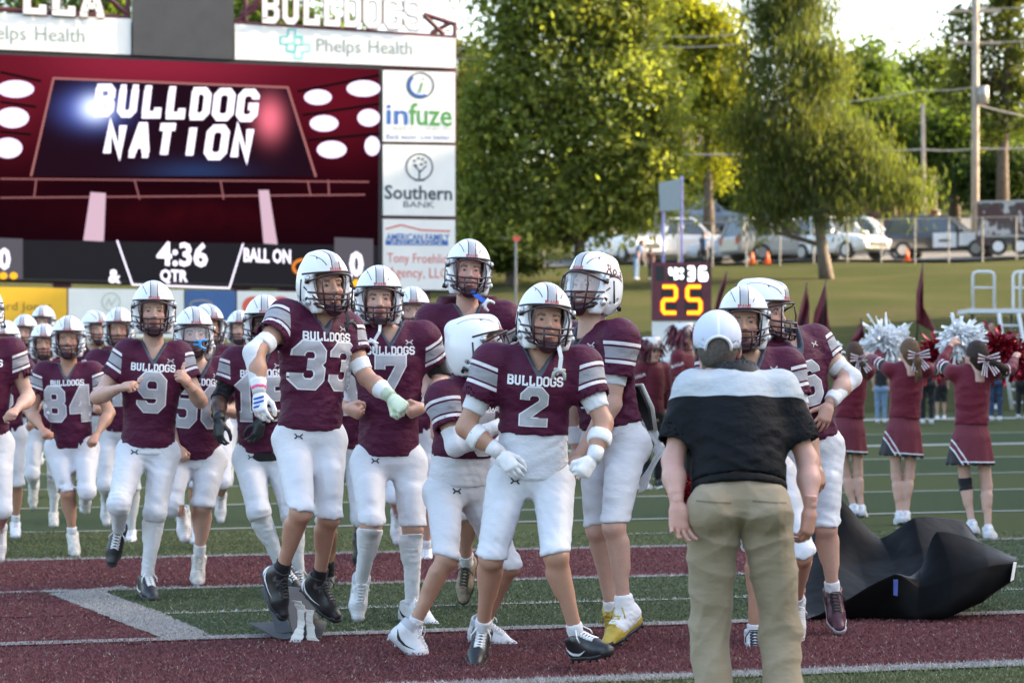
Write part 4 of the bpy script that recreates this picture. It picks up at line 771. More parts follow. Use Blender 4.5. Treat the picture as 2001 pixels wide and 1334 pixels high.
# ================================================================ play clock, podium ladder, flags
pc = at(1333, 800, 49); pc[2] = float(gz(pc[0], pc[1])); ce = empty('play_clock', tuple(pc), 0, 'maroon play clock board showing 4:36 and 25', 'clock')
def cb(px, py, off=0.0): return at(px, py, 49 - off) - pc
def cbox(name, x0, y0, x1, y1, m, d0, d1, par): a = [cb(x, y, d0) for x, y in ((x0, y0), (x1, y0), (x1, y1), (x0, y1))]; b = [p + V(0, d1, 0) for p in a]; mb = MB(); mb.add(a + b, [(3, 2, 1, 0), (4, 5, 6, 7), (0, 1, 5, 4), (1, 2, 6, 5), (2, 3, 7, 6), (3, 0, 4, 7)]); return mb.build(name, m, par)
bd = cbox('board', 1274, 513, 1390, 626, mat('maroon_board', (.115, .018, .03), .5, .1, 3), .1, .25, ce); cbox('lower_panel', 1275, 628, 1389, 700, M_panel, .08, .22, ce); cbox('legs', 1290, 700, 1374, 806, M_galv, .05, .1, ce)
for (x0, y0, x1, y1) in ((1281, 520, 1298, 549), (1305, 520, 1386, 549), (1292, 560, 1322, 612), (1338, 560, 1372, 612)): cbox('digit_window', x0, y0, x1, y1, M_bezel, .104, .004, ce)
G_dig = glow('white_digits', (.95, .95, .95), .75); G_amb = glow('amber_digits', (1.0, .42, .015), .8); G_ambo = glow('amber_halo', (.85, .08, .005), .6)
def digit(ch, x, y, w_, h_, st, m, off, name):
    v, f = [], []
    for k, pl in enumerate(GL7[ch]):
        a, b = ribbon([(x + px * w_, -(y + (1 - py) * h_)) for px, py in pl], st, 6, 0); o = len(v); v += [cb(p[0], -p[1], off + k * .002) for p in a]; f += [tuple(o + q for q in t) for t in b]
    me = poly_mesh(v, f); me.materials.append(m); obj(name, me, ce)
GL7 = {'4': [[(0, 1), (0, .62), (.12, .5), (.98, .5)], [(1, 1), (1, 0)]], '3': [[(0, 1), (.88, 1), (1, .88), (1, .12), (.88, 0), (0, 0)], [(.1, .5), (.95, .5)]], '6': [[(1, 1), (.12, 1), (0, .88), (0, .12), (.12, 0), (.88, 0), (1, .12), (1, .4), (.88, .5), (.06, .5)]], '2': [[(0, 1), (.86, 1), (1, .9), (1, .6), (.86, .5), (.14, .5), (0, .4), (0, .1), (.14, 0), (1, 0)]], '5': [[(1, 1), (.14, 1), (0, .9), (0, .6), (.14, .5), (.86, .5), (1, .4), (1, .1), (.86, 0), (0, 0)]]}
digit('4', 1310, 523, 11, 23, 6.5, G_dig, .115, 'clock_digit'); digit('3', 1344, 523, 11, 23, 6.5, G_dig, .115, 'clock_digit'); digit('6', 1368, 523, 12, 23, 6.5, G_dig, .115, 'clock_digit')
for y in (528, 541): mb = MB(); mb.v = [tuple(cb(1331.5 + 4.6 * math.cos(t * .52), y + 4.6 * math.sin(t * .52), .115)) for t in range(12)]; mb.f = [tuple(range(12))]; mb.m = [0]; mb.build('clock_colon', G_dig, ce)
for st, m_, of in ((9, G_ambo, .112), (5, G_amb, .12)): digit('2', 1295, 560, 26, 51, st, m_, of, 'clock_digit'); digit('5', 1343, 560, 26, 51, st, m_, of, 'clock_digit')
pd = at(1960, 806, 50); pd[2] = float(gz(pd[0], pd[1])); pe = empty('podium_ladder', tuple(pd), 0, 'white aluminium conducting podium with ladder and hoop rails', 'podium')
def T(name, pl, Y, r, par=pe, base=pd, m=None): mb = MB(); mb.tube([at(x, y, Y) - base for x, y in pl], r, 8); return mb.build(name, m or mat('white_aluminium', (.66, .67, .68), .4, .08), par, True)
def cyl_hoop(x0, x1, yt, yb, Y): return [(x0, yb), (x0, yt + 8), (x0 + 3, yt + 2), (x0 + 9, yt), (x1 - 9, yt), (x1 - 3, yt + 2), (x1, yt + 8), (x1, yb)]
T('hoop_rail', cyl_hoop(1901, 1943, 531, 606, 50), 50, .03); T('hoop_rail_bar', [(1901, 562), (1943, 562)], 50, .02); T('hoop_rail', cyl_hoop(1980, 2024, 531, 606, 50.9), 50.9, .03); T('hoop_rail_bar', [(1980, 562), (2024, 562)], 50.9, .02); T('hoop_rail', cyl_hoop(1994, 2040, 530, 606, 50), 50, .03)
q = MB(); a, b = at(1893, 609, 50) - pd, at(2060, 609, 51.2) - pd; q.box(tuple((a + b) / 2), (b[0] - a[0], 1.3, .09)); q.build('platform', mat('white_aluminium', (.66, .67, .68)), pe)
T('ladder_rail', [(1952, 612), (1978, 800)], 49.6, .04); T('ladder_rail', [(1990, 612), (2028, 800)], 49.6, .04)
for k in range(7): T('ladder_rung', [(1956 + k * 3.6, 636 + k * 25), (1996 + k * 5, 636 + k * 25)], 49.6, .022)
T('leg', [(1900, 612), (1896, 802)], 51, .03, m=M_galv); T('leg', [(1976, 612), (1976, 800)], 51.2, .03, m=M_galv)
M_flag = cloth('maroon_flag_cloth', (.13, .012, .022), folds_=.2) if 'cloth' in globals() else mat('maroon_flag_cloth', (.13, .012, .022), .6, .15, 4)
def flag(label, pole_px, cloth_px, Y):
    a, b = [at(x, y, Y) for x, y in pole_px]; base = a.copy(); base[2] = float(gz(a[0], a[1])); e = empty('spirit_flag', tuple(base), 0, label, 'flag', 'maroon flags behind the cheerleaders'); d = nrm(b - a)
    mb = MB(); mb.tube([a - base, b - base], .016, 8); mb.build('pole', M_bezel, e, True)
    L, Rr = cloth_px; n = 14; v, f = [], []
    for i in range(n + 1):
        t = i / n * (len(L) - 1); k = min(len(L) - 2, int(t)); u = t - k; p = [(1 - u) * L[k][q] + u * L[k + 1][q] for q in (0, 1)]; r_ = [(1 - u) * Rr[k][q] + u * Rr[k + 1][q] for q in (0, 1)]
        for j in range(11): w_ = j / 10; v.append(at(p[0] * (1 - w_) + r_[0] * w_, p[1] * (1 - w_) + r_[1] * w_, Y + .09 * math.sin(w_ * 8 + i * .35) * (.3 + w_)) - base)
    for i in range(n):
        for j in range(10): q = i * 11 + j; f.append((q, q + 1, q + 12, q + 11))
    o = obj('cloth', mesh_np('cloth', np.array(v), np.array(f), mats=[M_flag]), e); md = o.modifiers.new('t', 'SOLIDIFY'); md.thickness = .006
flag('maroon flag on the tallest pole, twisted, between two cheerleaders', [(1786, 720), (1804, 512)], ([(1803, 516), (1791, 570), (1790, 630)], [(1804, 520), (1805, 600), (1832, 652)]), 42)
flag('maroon flag just right of the play clock', [(1393, 640), (1420, 530)], ([(1418, 532), (1404, 570), (1396, 610)], [(1421, 536), (1418, 560), (1402, 612)]), 44)
flag('left of two close maroon flags behind the pair of players', [(1556, 700), (1577, 552)], ([(1576, 556), (1562, 610), (1556, 640)], [(1577, 558), (1582, 600), (1580, 640)]), 40)
flag('right of two close maroon flags with a folded corner', [(1600, 720), (1614, 548)], ([(1613, 552), (1592, 610), (1586, 650)], [(1614, 556), (1618, 620), (1626, 662)]), 40)
flag('low maroon flag leaning behind the left cheerleader', [(1704, 720), (1682, 622)], ([(1682, 630), (1672, 650), (1660, 668)], [(1686, 634), (1692, 660), (1698, 680)]), 38)
# ================================================================ grandstand beyond the right edge (it shades the field)
ge = empty('grandstand', (21, 24, 0), 0, 'long tall concrete grandstand beyond the right edge of the picture', 'grandstand'); M_conc = mat('grandstand_concrete', (.36, .35, .33), .85, .1, 1)
for i in range(12): mb = MB(); mb.box((i * .95, 0, .5 + i * .5), (.95, 108, 1.0 + i * 1.0)); mb.build('tier', M_conc, ge)
mb = MB(); mb.box((12.2, 0, 10), (1.2, 108, 20.0)); mb.build('back_wall', M_conc, ge)
# ================================================================ football helmet, shoe and other shared gear
M_shell, nt, bs = newmat('helmet_white_shell')
tc = N(nt, 'ShaderNodeTexCoord'); sp = N(nt, 'ShaderNodeSeparateXYZ'); nt.links.new(tc.outputs['Object'], sp.inputs[0])
axx = math_(nt, 'ABSOLUTE', sp.outputs[0]); zz = sp.outputs[2]; yy = sp.outputs[1]
up_ = math_(nt, 'GREATER_THAN', zz, .079)
def band(a, b): return math_(nt, 'MULTIPLY', math_(nt, 'MULTIPLY', math_(nt, 'GREATER_THAN', axx, a), math_(nt, 'LESS_THAN', axx, b)), up_)
c = mixc(nt, math_(nt, 'MULTIPLY', math_(nt, 'LESS_THAN', axx, .0175), up_), (.80, .80, .81), (.42, .43, .46))
c = mixc(nt, band(.0175, .0225), c, (.055, .008, .02))
lw = math_(nt, 'ADD', math_(nt, 'MULTIPLY', math_(nt, 'SUBTRACT', zz, .1), .42), .043)      # outer panel seam leaning outwards
seam = math_(nt, 'MULTIPLY', math_(nt, 'LESS_THAN', math_(nt, 'ABSOLUTE', math_(nt, 'SUBTRACT', axx, lw)), .0022), math_(nt, 'MULTIPLY', math_(nt, 'GREATER_THAN', zz, .098), math_(nt, 'LESS_THAN', yy, .06)))
c = mixc(nt, seam, c, (.10, .09, .10))
sc_ = texnoise(nt, 60, 6, .7); scm = math_(nt, 'MULTIPLY', math_(nt, 'GREATER_THAN', sc_, .66), .35)
c = mixc(nt, scm, c, (.5, .47, .47))
nt.links.new(c, bs.inputs['Base Color']); bs.inputs['Roughness'].default_value = .28; bs.inputs['Coat Weight'].default_value = .3
M_cage = mat('facemask_dark_maroon', (.035, .010, .016), .35, .1)
M_trim = mat('helmet_trim_dark', (.02, .02, .022), .5, .1)
M_pad = mat('helmet_padding_grey', (.30, .31, .33), .8, .1)
M_chin = mat('chin_cup_maroon', (.05, .008, .02), .45, .2)
M_steel = mat('brushed_fitting', (.55, .56, .58), .35, .1, metal=.6)
M_red = mat('red_print', (.55, .03, .04), .5, 0)
M_maroonprint = mat('maroon_print', (.09, .012, .03), .5, 0)
M_clear, nt, bs = newmat('clear_visor')
bs.inputs['Base Color'].default_value = (.9, .95, 1, 1); bs.inputs['Roughness'].default_value = .05; bs.inputs['Alpha'].default_value = .22
bs.inputs['Specular IOR Level'].default_value = .9

HC = V(0, .012, .035)
def shell_sdf(vox):
    S = SDF((-.15, -.17, -.14), (.15, .19, .21), vox)
    S.ell(HC, (.122, .152, .139), k=.0)
    S.ell(HC + V(0, .012, -.055), (.118, .135, .12), k=.03)
    S.cone(HC + V(0, -.09, .075), HC + V(0, .08, .095), .05, .05, k=.03, flat=(0, 0, 1), ff=1.1)   # raised crown panel
    for sx in (-1, 1): S.cone((sx * .085, -.045, -.055), (sx * .078, -.05, -.09), .036, .03, k=.03)     # jaw flaps
    S.ell(HC + V(0, .0, -.005), (.106, .132, .121), k=.0, op='s')
    S.ell(HC + V(0, .0, -.075), (.100, .112, .10), k=.01, op='s')
    X, Y, Z = S.P((slice(None),) * 3, (0, 0, 0))
    # face opening: everything in front of the jaw line and below the brow, with rounded corner
    brow = Z - .064 - .0 * X; jaw = Y + .062 + .25 * np.clip(-Z - .02, 0, 1)
    k = .03; h = np.clip(.5 - .5 * (jaw - brow) / k, 0, 1); opening = jaw * (1 - h) + brow * h + k * h * (1 - h)
    S.d = np.maximum(S.d, -opening)
    bot = -(Z + .112 - .28 * np.clip(Y - .0, 0, 1)); S.d = np.maximum(S.d, bot)
    for sx in (-1, 1):
        S.ell((sx * .118, .052, -.035), (.03, .013, .011), A=((1, 0, 0), (0, .8, .6), (0, -.6, .8)), k=.003, op='s')
        S.ell((sx * .118, .006, -.055), (.03, .008, .008), k=.002, op='s')
        S.cone((sx * .075, -.075, .118), (sx * .06, -.055, .135), .004, .004, k=.003, op='s')
    return sdf_mesh(S, 1)
def helmet_parts(vox):
    v, f = shell_sdf(vox); shell = mesh_np('helmet_shell', v, f, mats=[M_shell]); bv = BVHTree.FromPolygons([Vector(p) for p in v], [tuple(int(i) for i in q) for q in f])
    nn = 8 if vox < .005 else 5
    # cage
    mb = MB(); r = .0046
    def arc(z0, z1, y0, dep, xw, n=9, sag=0, pw=2.2):
        pts = []
        for i in range(n):
            a = -1 + 2 * i / (n - 1); x = xw * a; t = abs(a) ** pw; pts.append((x, y0 - dep * (1 - t), z0 * (1 - t) + z1 * t - sag * (1 - t)))
        return pts
    mb.tube(arc(.058, .03, -.06, .095, .121), r, nn)             # brow bar
    mb.tube(arc(-.036, -.015, -.055, .118, .121), r, nn); mb.tube(arc(-.060, -.045, -.055, .116, .119), r, nn)
    mb.tube(arc(-.112, -.06, -.05, .105, .112), r * 1.05, nn); mb.tube(arc(-.09, -.062, -.055, .113, .10), r, nn)
    for sx in (-1, 1):
        mb.tube([(sx * .036, -.165, -.034), (sx * .036, -.166, -.075), (sx * .03, -.152, -.113)], r, nn)
        mb.tube([(sx * .074, -.135, .045), (sx * .082, -.138, .0), (sx * .078, -.137, -.036), (sx * .07, -.13, -.1)], r, nn)
        mb.tube([(sx * .121, -.06, .03), (sx * .123, -.045, .03)], .009, nn); mb.tube([(sx * .119, -.05, -.045), (sx * .121, -.035, -.045)], .009, nn)
    cage = mb.mesh('facemask', [M_cage], True)
    mb = MB()     # brow trim along the rim, chin straps
    rim = []
    for i in range(15):
        a = -1 + 2 * i / 14; ang = a * R(88); q = bv.ray_cast(Vector((0, .0, .068)), Vector((math.sin(ang), -math.cos(ang), 0)))
        o_ = Vector((math.sin(ang) * .4, -math.cos(ang) * .4, .068)); hit = bv.ray_cast(o_, -Vector((math.sin(ang), -math.cos(ang), 0)))[0]
        if hit: rim.append(tuple(hit))
    if len(rim) > 3: mb.tube(rim, .0048, nn)
    for sx in (-1, 1):
        mb.tube([(sx * .118, -.03, -.05), (sx * .085, -.08, -.085), (sx * .04, -.105, -.1)], .0045, nn)
        mb.tube([(sx * .122, -.02, .01), (sx * .09, -.08, -.05), (sx * .04, -.105, -.095)], .0042, nn)
        mb.tube([(sx * .123, .0, .045), (sx * .125, .012, -.01), (sx * .12, .03, -.05)], .0045, nn)
        mb.tube([(sx * .108, .09, -.07), (sx * .118, .075, -.055), (sx * .125, .06, -.07)], .009, nn)
    trim = mb.mesh('helmet_trim', [M_trim], True)
    S = SDF((-.07, -.16, -.16), (.07, -.03, -.04), max(vox, .004)); S.ell((0, -.088, -.1), (.043, .033, .032), k=0); S.ell((0, -.07, -.085), (.036, .03, .03), k=.004, op='s')
    cv, cf = sdf_mesh(S); chin = mesh_np('chin_cup', cv, cf, mats=[M_chin])
    mb = MB()
    for sx in (-1, 1):
        for (y, z) in ((-.052, .045), (-.052, -.062)):
            mb.tube([(sx * .113, y, z), (sx * .126, y, z)], [.017, .013], nn + 2); mb.tube([(sx * .125, y, z), (sx * .129, y, z)], .006, nn)
    fit = mb.mesh('clip', [M_steel], True)
    S = SDF((-.13, -.12, -.13), (.13, .15, .16), max(vox, .005)); S.ell(HC + V(0, .004, -.005), (.105, .130, .12), k=0); S.ell(HC + V(0, -.0, -.075), (.099, .11, .1), k=.01)
    S.ell(HC + V(0, -.02, -.01), (.083, .13, .096), k=.005, op='s'); S.ell((0, -.03, -.06), (.08, .13, .11), k=.005, op='s'); S.cut((0, -.064, 0), (0, -1, 0)); S.cut((0, 0, -.1), (0, 0, -1))
    pv, pf = sdf_mesh(S); pad = mesh_np('padding', pv, pf, mats=[M_pad])
    # small front lettering wrapped on the shell above the brow
    tv, tf = font_mesh('Riddell', .023, .0006, res=1); out = []
    for x, z, _ in tv:
        hit = bv.ray_cast(Vector((x, -.5, z + .078)), Vector((0, 1, 0)))[0]; hy = hit.y if hit else -.13
        out.append((x, hy - .0012, z + .078))
    word = poly_mesh(out, tf); word.name = 'maker_lettering'; word.materials.append(M_red)
    # visor
    vv, ff = [], []
    for i in range(13):
        a = R(-62 + 124 * i / 12)
        for z in (.055, .01, -.032): vv.append((math.sin(a) * .125, .0 - math.cos(a) * .147, z))
    for i in range(12):
        for j in range(2): q = i * 3 + j; ff.append((q, q + 3, q + 4, q + 1))
    visor = poly_mesh(vv, ff); visor.name = 'visor'; visor.materials.append(M_clear); visor.polygons.foreach_set('use_smooth', [True] * len(ff))
    return dict(shell=shell, facemask=cage, helmet_trim=trim, chin_cup=chin, clip=fit, padding=pad, maker_lettering=word, visor=visor, bvh=bv)
HELM = helmet_parts(.0038); HELM_LO = helmet_parts(.007)
def put(name, me, M, parent, base, mat_=None):
    o = obj(name, me, parent, mat_)
    Mm = np.array(M); Mm = Mm.copy(); Mm[:3, 3] -= base; o.matrix_local = to_mat(Mm); return o
def helmet(parent, base, M, lo=False, visor=False, script=None):
    H = HELM_LO if lo else HELM
    h = put('helmet', H['shell'], M, parent, base)
    for k in ('facemask', 'helmet_trim', 'chin_cup', 'clip', 'padding', 'maker_lettering'):
        o = obj(k, H[k], h)
        if k == 'clip': o['kind'] = 'stuff'
    if visor: obj('visor', H['visor'], h)
    if script:          # script town name on the side of the shell
        bv = H['bvh']
        for txt, size, dz, dy in ((script, .062, .09, .012),):
            tv, tf = font_mesh(txt, size, .0012, shear=.35, res=2); out = []
            for a, b, _ in tv:
                hit = bv.ray_cast(Vector((.5, a + dy, b + dz)), Vector((-1, 0, 0)))[0]; out.append(((hit.x + .0015) if hit else .12, a + dy, b + dz))
            me = poly_mesh(out, tf); obj('town_lettering', me, h, M_maroonprint)
            tv, tf = ribbon([(-.04, .048), (-.01, .056), (.03, .056), (.062, .046)], .009, .01, 0); out = []
            for a, b, _ in tv:
                hit = bv.ray_cast(Vector((.5, a + dy, b + .01)), Vector((-1, 0, 0)))[0]; out.append(((hit.x + .0015) if hit else .12, a + dy, b + .01))
            obj('underline_swash', poly_mesh(out, tf), h, M_maroonprint)
    return h

# ---------------------------------------------------------------- shoes (ankle at origin, toe towards +X, up +Z)
def shoe_parts(vox, high=0.0):
    S = SDF((-.11, -.07, -.11), (.22, .07, .11), vox)
    S.cone((-.035, 0, -.05), (.10, -.004, -.058), .037, .041, k=.0); S.cone((.10, -.004, -.06), (.158, .0, -.068), .041, .029, k=.015)
    S.cone((-.028, 0, -.05), (-.02, 0, .012 + high), .038, .042, k=.02); S.cone((-.012, 0, .0), (.085, 0, -.042), .043, .036, k=.02)
    if vox < .008: S.cone((-.02, 0, .005 + high), (-.026, 0, .05 + high), .033, .036, k=.004, op='s')
    S.cut((0, 0, -.084), (0, 0, -1)); S.cut((0, 0, .022 + high), (-.25, 0, 1))
    uv, uf = sdf_mesh(S)
    S = SDF((-.11, -.07, -.115), (.22, .07, -.05), vox)
    S.cone((-.035, 0, -.065), (.10, -.004, -.065), .041, .046, k=.0); S.cone((.10, -.004, -.065), (.158, .0, -.068), .046, .033, k=.015)
    X, Y, Z = S.P((slice(None),) * 3, (0, 0, 0)); S.d = np.maximum(S.d, np.maximum(Z + .072 - .012 * (X > .15), -.091 - Z))
    sv, sf = sdf_mesh(S, 0)
    mb = MB()
    for (x, y) in ((-.055, .022), (-.055, -.022), (-.01, .024), (-.01, -.024), (.075, .034), (.075, -.036), (.115, .032), (.115, -.034), (.15, .012), (.15, -.014)):
        mb.tube([(x, y, -.088), (x, y, -.101)], [.0085, .006], 6)
    lc = MB(); bvl = BVHTree.FromPolygons([Vector(p) for p in uv], [tuple(int(i) for i in q) for q in uf])
    def lp(x, y):
        h = bvl.ray_cast(Vector((x, y, .2)), Vector((0, 0, -1)))[0]; return (x, y, (h.z if h else 0) + .0022)
    for i in range(6):
        x = .026 + i * .0145
        for sg in (-1, 1): lc.tube([lp(x + .005 * (t + 1), sg * .022 * t) for t in (-1, -.4, .2, 1)], .0033, 5)
    t0 = lp(.024, 0); lc.tube([(t0[0], 0, t0[2] + .006), (.034, .024, t0[2] + .012), (.05, .042, t0[2] - .012), (.054, .043, t0[2] - .03)], .003, 5); lc.tube([(t0[0], 0, t0[2] + .006), (.036, -.024, t0[2] + .01), (.052, -.043, t0[2] - .016), (.056, -.042, t0[2] - .04)], .003, 5)
    # curved side mark
    sw = []
    bv = BVHTree.FromPolygons([Vector(p) for p in uv], [tuple(int(i) for i in q) for q in uf]); allv, allf = [], []
    for sy in (-1, 1):
        up = [(-.052, -.022), (-.01, -.052), (.03, -.058), (.085, -.043)]; lo_ = [(-.052, -.022), (-.022, -.064), (.025, -.069), (.085, -.043)]
        b0 = len(allv)
        for k in range(9):
            t = k / 8 * 3; i = min(2, int(t)); a = t - i
            for q in (up, lo_):
                x = q[i][0] * (1 - a) + q[i + 1][0] * a; z = q[i][1] * (1 - a) + q[i + 1][1] * a
                h = bv.ray_cast(Vector((x, sy * .2, z)), Vector((0, -sy, 0)))[0]; allv.append((x, (h.y if h else sy * .04) + sy * .0016, z))
        allf += [(b0 + 2 * k, b0 + 2 * k + 2, b0 + 2 * k + 3, b0 + 2 * k + 1) for k in range(8)]
    return dict(upper=mesh_np('shoe_upper', uv, uf), sole=mesh_np('sole', sv, sf), stud=mb.mesh('stud', None, True), lace=lc.mesh('lace', None, True), mark=poly_mesh(allv, allf))
SHOE = shoe_parts(.0055); SHOE_HI = shoe_parts(.0055, .03); SHOE_LO = shoe_parts(.011)
# ================================================================ people
def skin_mat():
    m, nt, bs = newmat('skin')
    a = N(nt, 'ShaderNodeAttribute', attribute_name='tint'); f = texnoise(nt, 45, 5)
    c = mixc(nt, .30, a.outputs[0], mixc(nt, f, (.55, .40, .36), (1, 1, 1)), 'MULTIPLY'); c = mixc(nt, .25, c, mixc(nt, texnoise(nt, 9, 4, .6), (.72, .52, .48), (1.12, 1.08, 1.05)), 'MULTIPLY'); c = mixc(nt, math_(nt, 'MULTIPLY', math_(nt, 'GREATER_THAN', texnoise(nt, 330, 2, .6, stretch=(1, 1, .3)), .63), .22), c, (.12, .07, .05))
    nt.links.new(c, bs.inputs['Base Color']); bs.inputs['Roughness'].default_value = .48
    bs.inputs['Subsurface Weight'].default_value = .06; bs.inputs['Subsurface Radius'].default_value = (.012, .005, .003); bs.inputs['Subsurface Scale'].default_value = 1.0
    bump(nt, bs, texnoise(nt, 260, 2), .15, .001); return m
M_skin = skin_mat()
def cloth(name, col, ramp=None, rough=.62, mesh=0.25, collar=None, var=.10, folds_=.0, sheen=.12, stain=0):
    "woven cloth; 'ramp' colours bands along attribute sl where lat > limit; collar colours the rim of the V neck"
    m, nt, bs = newmat(name); f = texnoise(nt, 9, 5)
    c = mixc(nt, f, tuple(q * (1 - var) for q in col), tuple(min(1, q * (1 + var)) for q in col))
    if ramp:
        a = N(nt, 'ShaderNodeAttribute', attribute_name='sl'); l = N(nt, 'ShaderNodeAttribute', attribute_name='lat')
        cr = N(nt, 'ShaderNodeValToRGB'); e = cr.color_ramp; e.interpolation = 'CONSTANT'; lim, span, stops = ramp
        e.elements[0].position = 0; e.elements[0].color = (*col, 0); e.elements.remove(e.elements[1])
        for p, q in stops:
            x = e.elements.new(min(1, p / span)); x.color = (*(q or col), 1 if q else 0)
        nt.links.new(math_(nt, 'DIVIDE', a.outputs['Fac'], span), cr.inputs[0])
        g = math_(nt, 'MULTIPLY', math_(nt, 'GREATER_THAN', l.outputs['Fac'], lim), cr.outputs[1])
        c = mixc(nt, g, c, cr.outputs[0])
    if collar:
        a = N(nt, 'ShaderNodeAttribute', attribute_name='vc'); c = mixc(nt, math_(nt, 'LESS_THAN', a.outputs['Fac'], collar[0]), c, collar[1])
    if stain: c = mixc(nt, math_(nt, 'MULTIPLY', math_(nt, 'SUBTRACT', texnoise(nt, 4.5, 6, .7), .5, True), stain * 4, True), c, (.42, .41, .40))
    nt.links.new(c, bs.inputs['Base Color']); bs.inputs['Roughness'].default_value = rough; bs.inputs['Sheen Weight'].default_value = sheen; bs.inputs['Specular IOR Level'].default_value = .22
    ch = None
    if folds_: ch = bump(nt, bs, texnoise(nt, 14, 4, .5, stretch=(1, 1, 1.8)), folds_, .03)
    bump(nt, bs, texnoise(nt, 420, 1), mesh, .0012, ch); return m
MAR = (.070, .0075, .032)
STR = [(.022, (.74, .72, .75)), (.038, None), (.047, (.33, .33, .36)), (.098, None), (.107, (.74, .72, .75)), (.123, None)]
M_jersey = cloth('maroon_jersey', MAR, ramp=(.178, .25, STR), collar=(.018, (.075, .085, .11)), folds_=.5, sheen=.0, mesh=.15)
M_jerseyside = MAR
M_white = cloth('white_knit', (.66, .67, .70), folds_=.2, mesh=.15); M_pants = cloth('white_football_pants', (.62, .63, .67), rough=.5, folds_=.2, mesh=.12, stain=.4)
M_dirt = None
M_undershirt = cloth('white_undershirt', (.63, .64, .68), folds_=.45, mesh=.15)
M_blackcloth = cloth('black_knit', (.012, .012, .014), folds_=.3); M_greyprint = mat('grey_number_print', (.43, .425, .455), .5, .06, 60, bumps=.2, bscale=420); M_whiteprint = mat('white_print', (.80, .79, .82), .5, .03)

def shoe_mat(name, col, heel, line, rough=.42):
    m, nt, bs = newmat(name); tcx = N(nt, 'ShaderNodeTexCoord'); sp = N(nt, 'ShaderNodeSeparateXYZ'); nt.links.new(tcx.outputs['Object'], sp.inputs[0]); f = texnoise(nt, 40, 4)
    c = mixc(nt, f, tuple(q * .88 for q in col), tuple(min(1, q * 1.1) for q in col)); x, y, z = sp.outputs
    c = mixc(nt, math_(nt, 'LESS_THAN', math_(nt, 'ADD', x, math_(nt, 'MULTIPLY', z, .5)), -.066), c, heel)
    wv = math_(nt, 'SINE', math_(nt, 'MULTIPLY', math_(nt, 'ADD', x, math_(nt, 'MULTIPLY', math_(nt, 'MULTIPLY', y, y), 9)), 420)); g = math_(nt, 'MULTIPLY', math_(nt, 'GREATER_THAN', wv, .55), math_(nt, 'GREATER_THAN', x, .085)); c = mixc(nt, math_(nt, 'MULTIPLY', g, .35), c, line)
    c = mixc(nt, math_(nt, 'MULTIPLY', math_(nt, 'GREATER_THAN', z, .006), math_(nt, 'LESS_THAN', x, .02)), c, line); c = mixc(nt, math_(nt, 'MULTIPLY', math_(nt, 'LESS_THAN', math_(nt, 'ABSOLUTE', y), .017), math_(nt, 'MULTIPLY', math_(nt, 'GREATER_THAN', z, -.03), math_(nt, 'LESS_THAN', x, .1))), c, line)
    c = mixc(nt, math_(nt, 'MULTIPLY', math_(nt, 'GREATER_THAN', texnoise(nt, 16, 5, .7), .6), .3), c, (.30, .27, .24)); nt.links.new(c, bs.inputs['Base Color']); bs.inputs['Roughness'].default_value = rough; bump(nt, bs, texnoise(nt, 220, 2), .2, .001); return m
M_shwhite = shoe_mat('white_shoe', (.70, .70, .72), (.62, .63, .66), (.46, .47, .51)); M_shblack = shoe_mat('black_shoe', (.012, .013, .016), (.035, .036, .04), (.03, .03, .034)); M_shmaroon = shoe_mat('maroon_shoe', (.07, .012, .03), (.6, .6, .62), (.10, .03, .045)); M_shbw = shoe_mat('black_shoe_white_heel', (.012, .013, .016), (.66, .66, .68), (.025, .025, .03)); M_shgold = mat('gold_shoe', (.50, .36, .05), .35, .15)
M_shgrey = mat('scuffed_offwhite_shoe', (.50, .48, .44), .6, .25, 40); M_shcamo = mat('camo_shoe', (.28, .22, .15), .6, .55, 35); M_soledark = mat('dark_sole', (.02, .02, .022), .5, .1); M_solewhite = mat('pale_sole', (.40, .40, .42), .5, .15)
M_tape = mat('white_athletic_tape', (.78, .78, .79), .75, .05, bumps=.4, bscale=120)
M_hairs = {'brown': (.055, .03, .017), 'dark': (.018, .012, .009), 'blond': (.20, .12, .05), 'grey': (.10, .09, .08)}
SKINS = {'fair': (.60, .385, .30), 'tan': (.50, .29, .20), 'olive': (.42, .235, .15), 'dark': (.075, .036, .022), 'pink': (.62, .37, .30)}

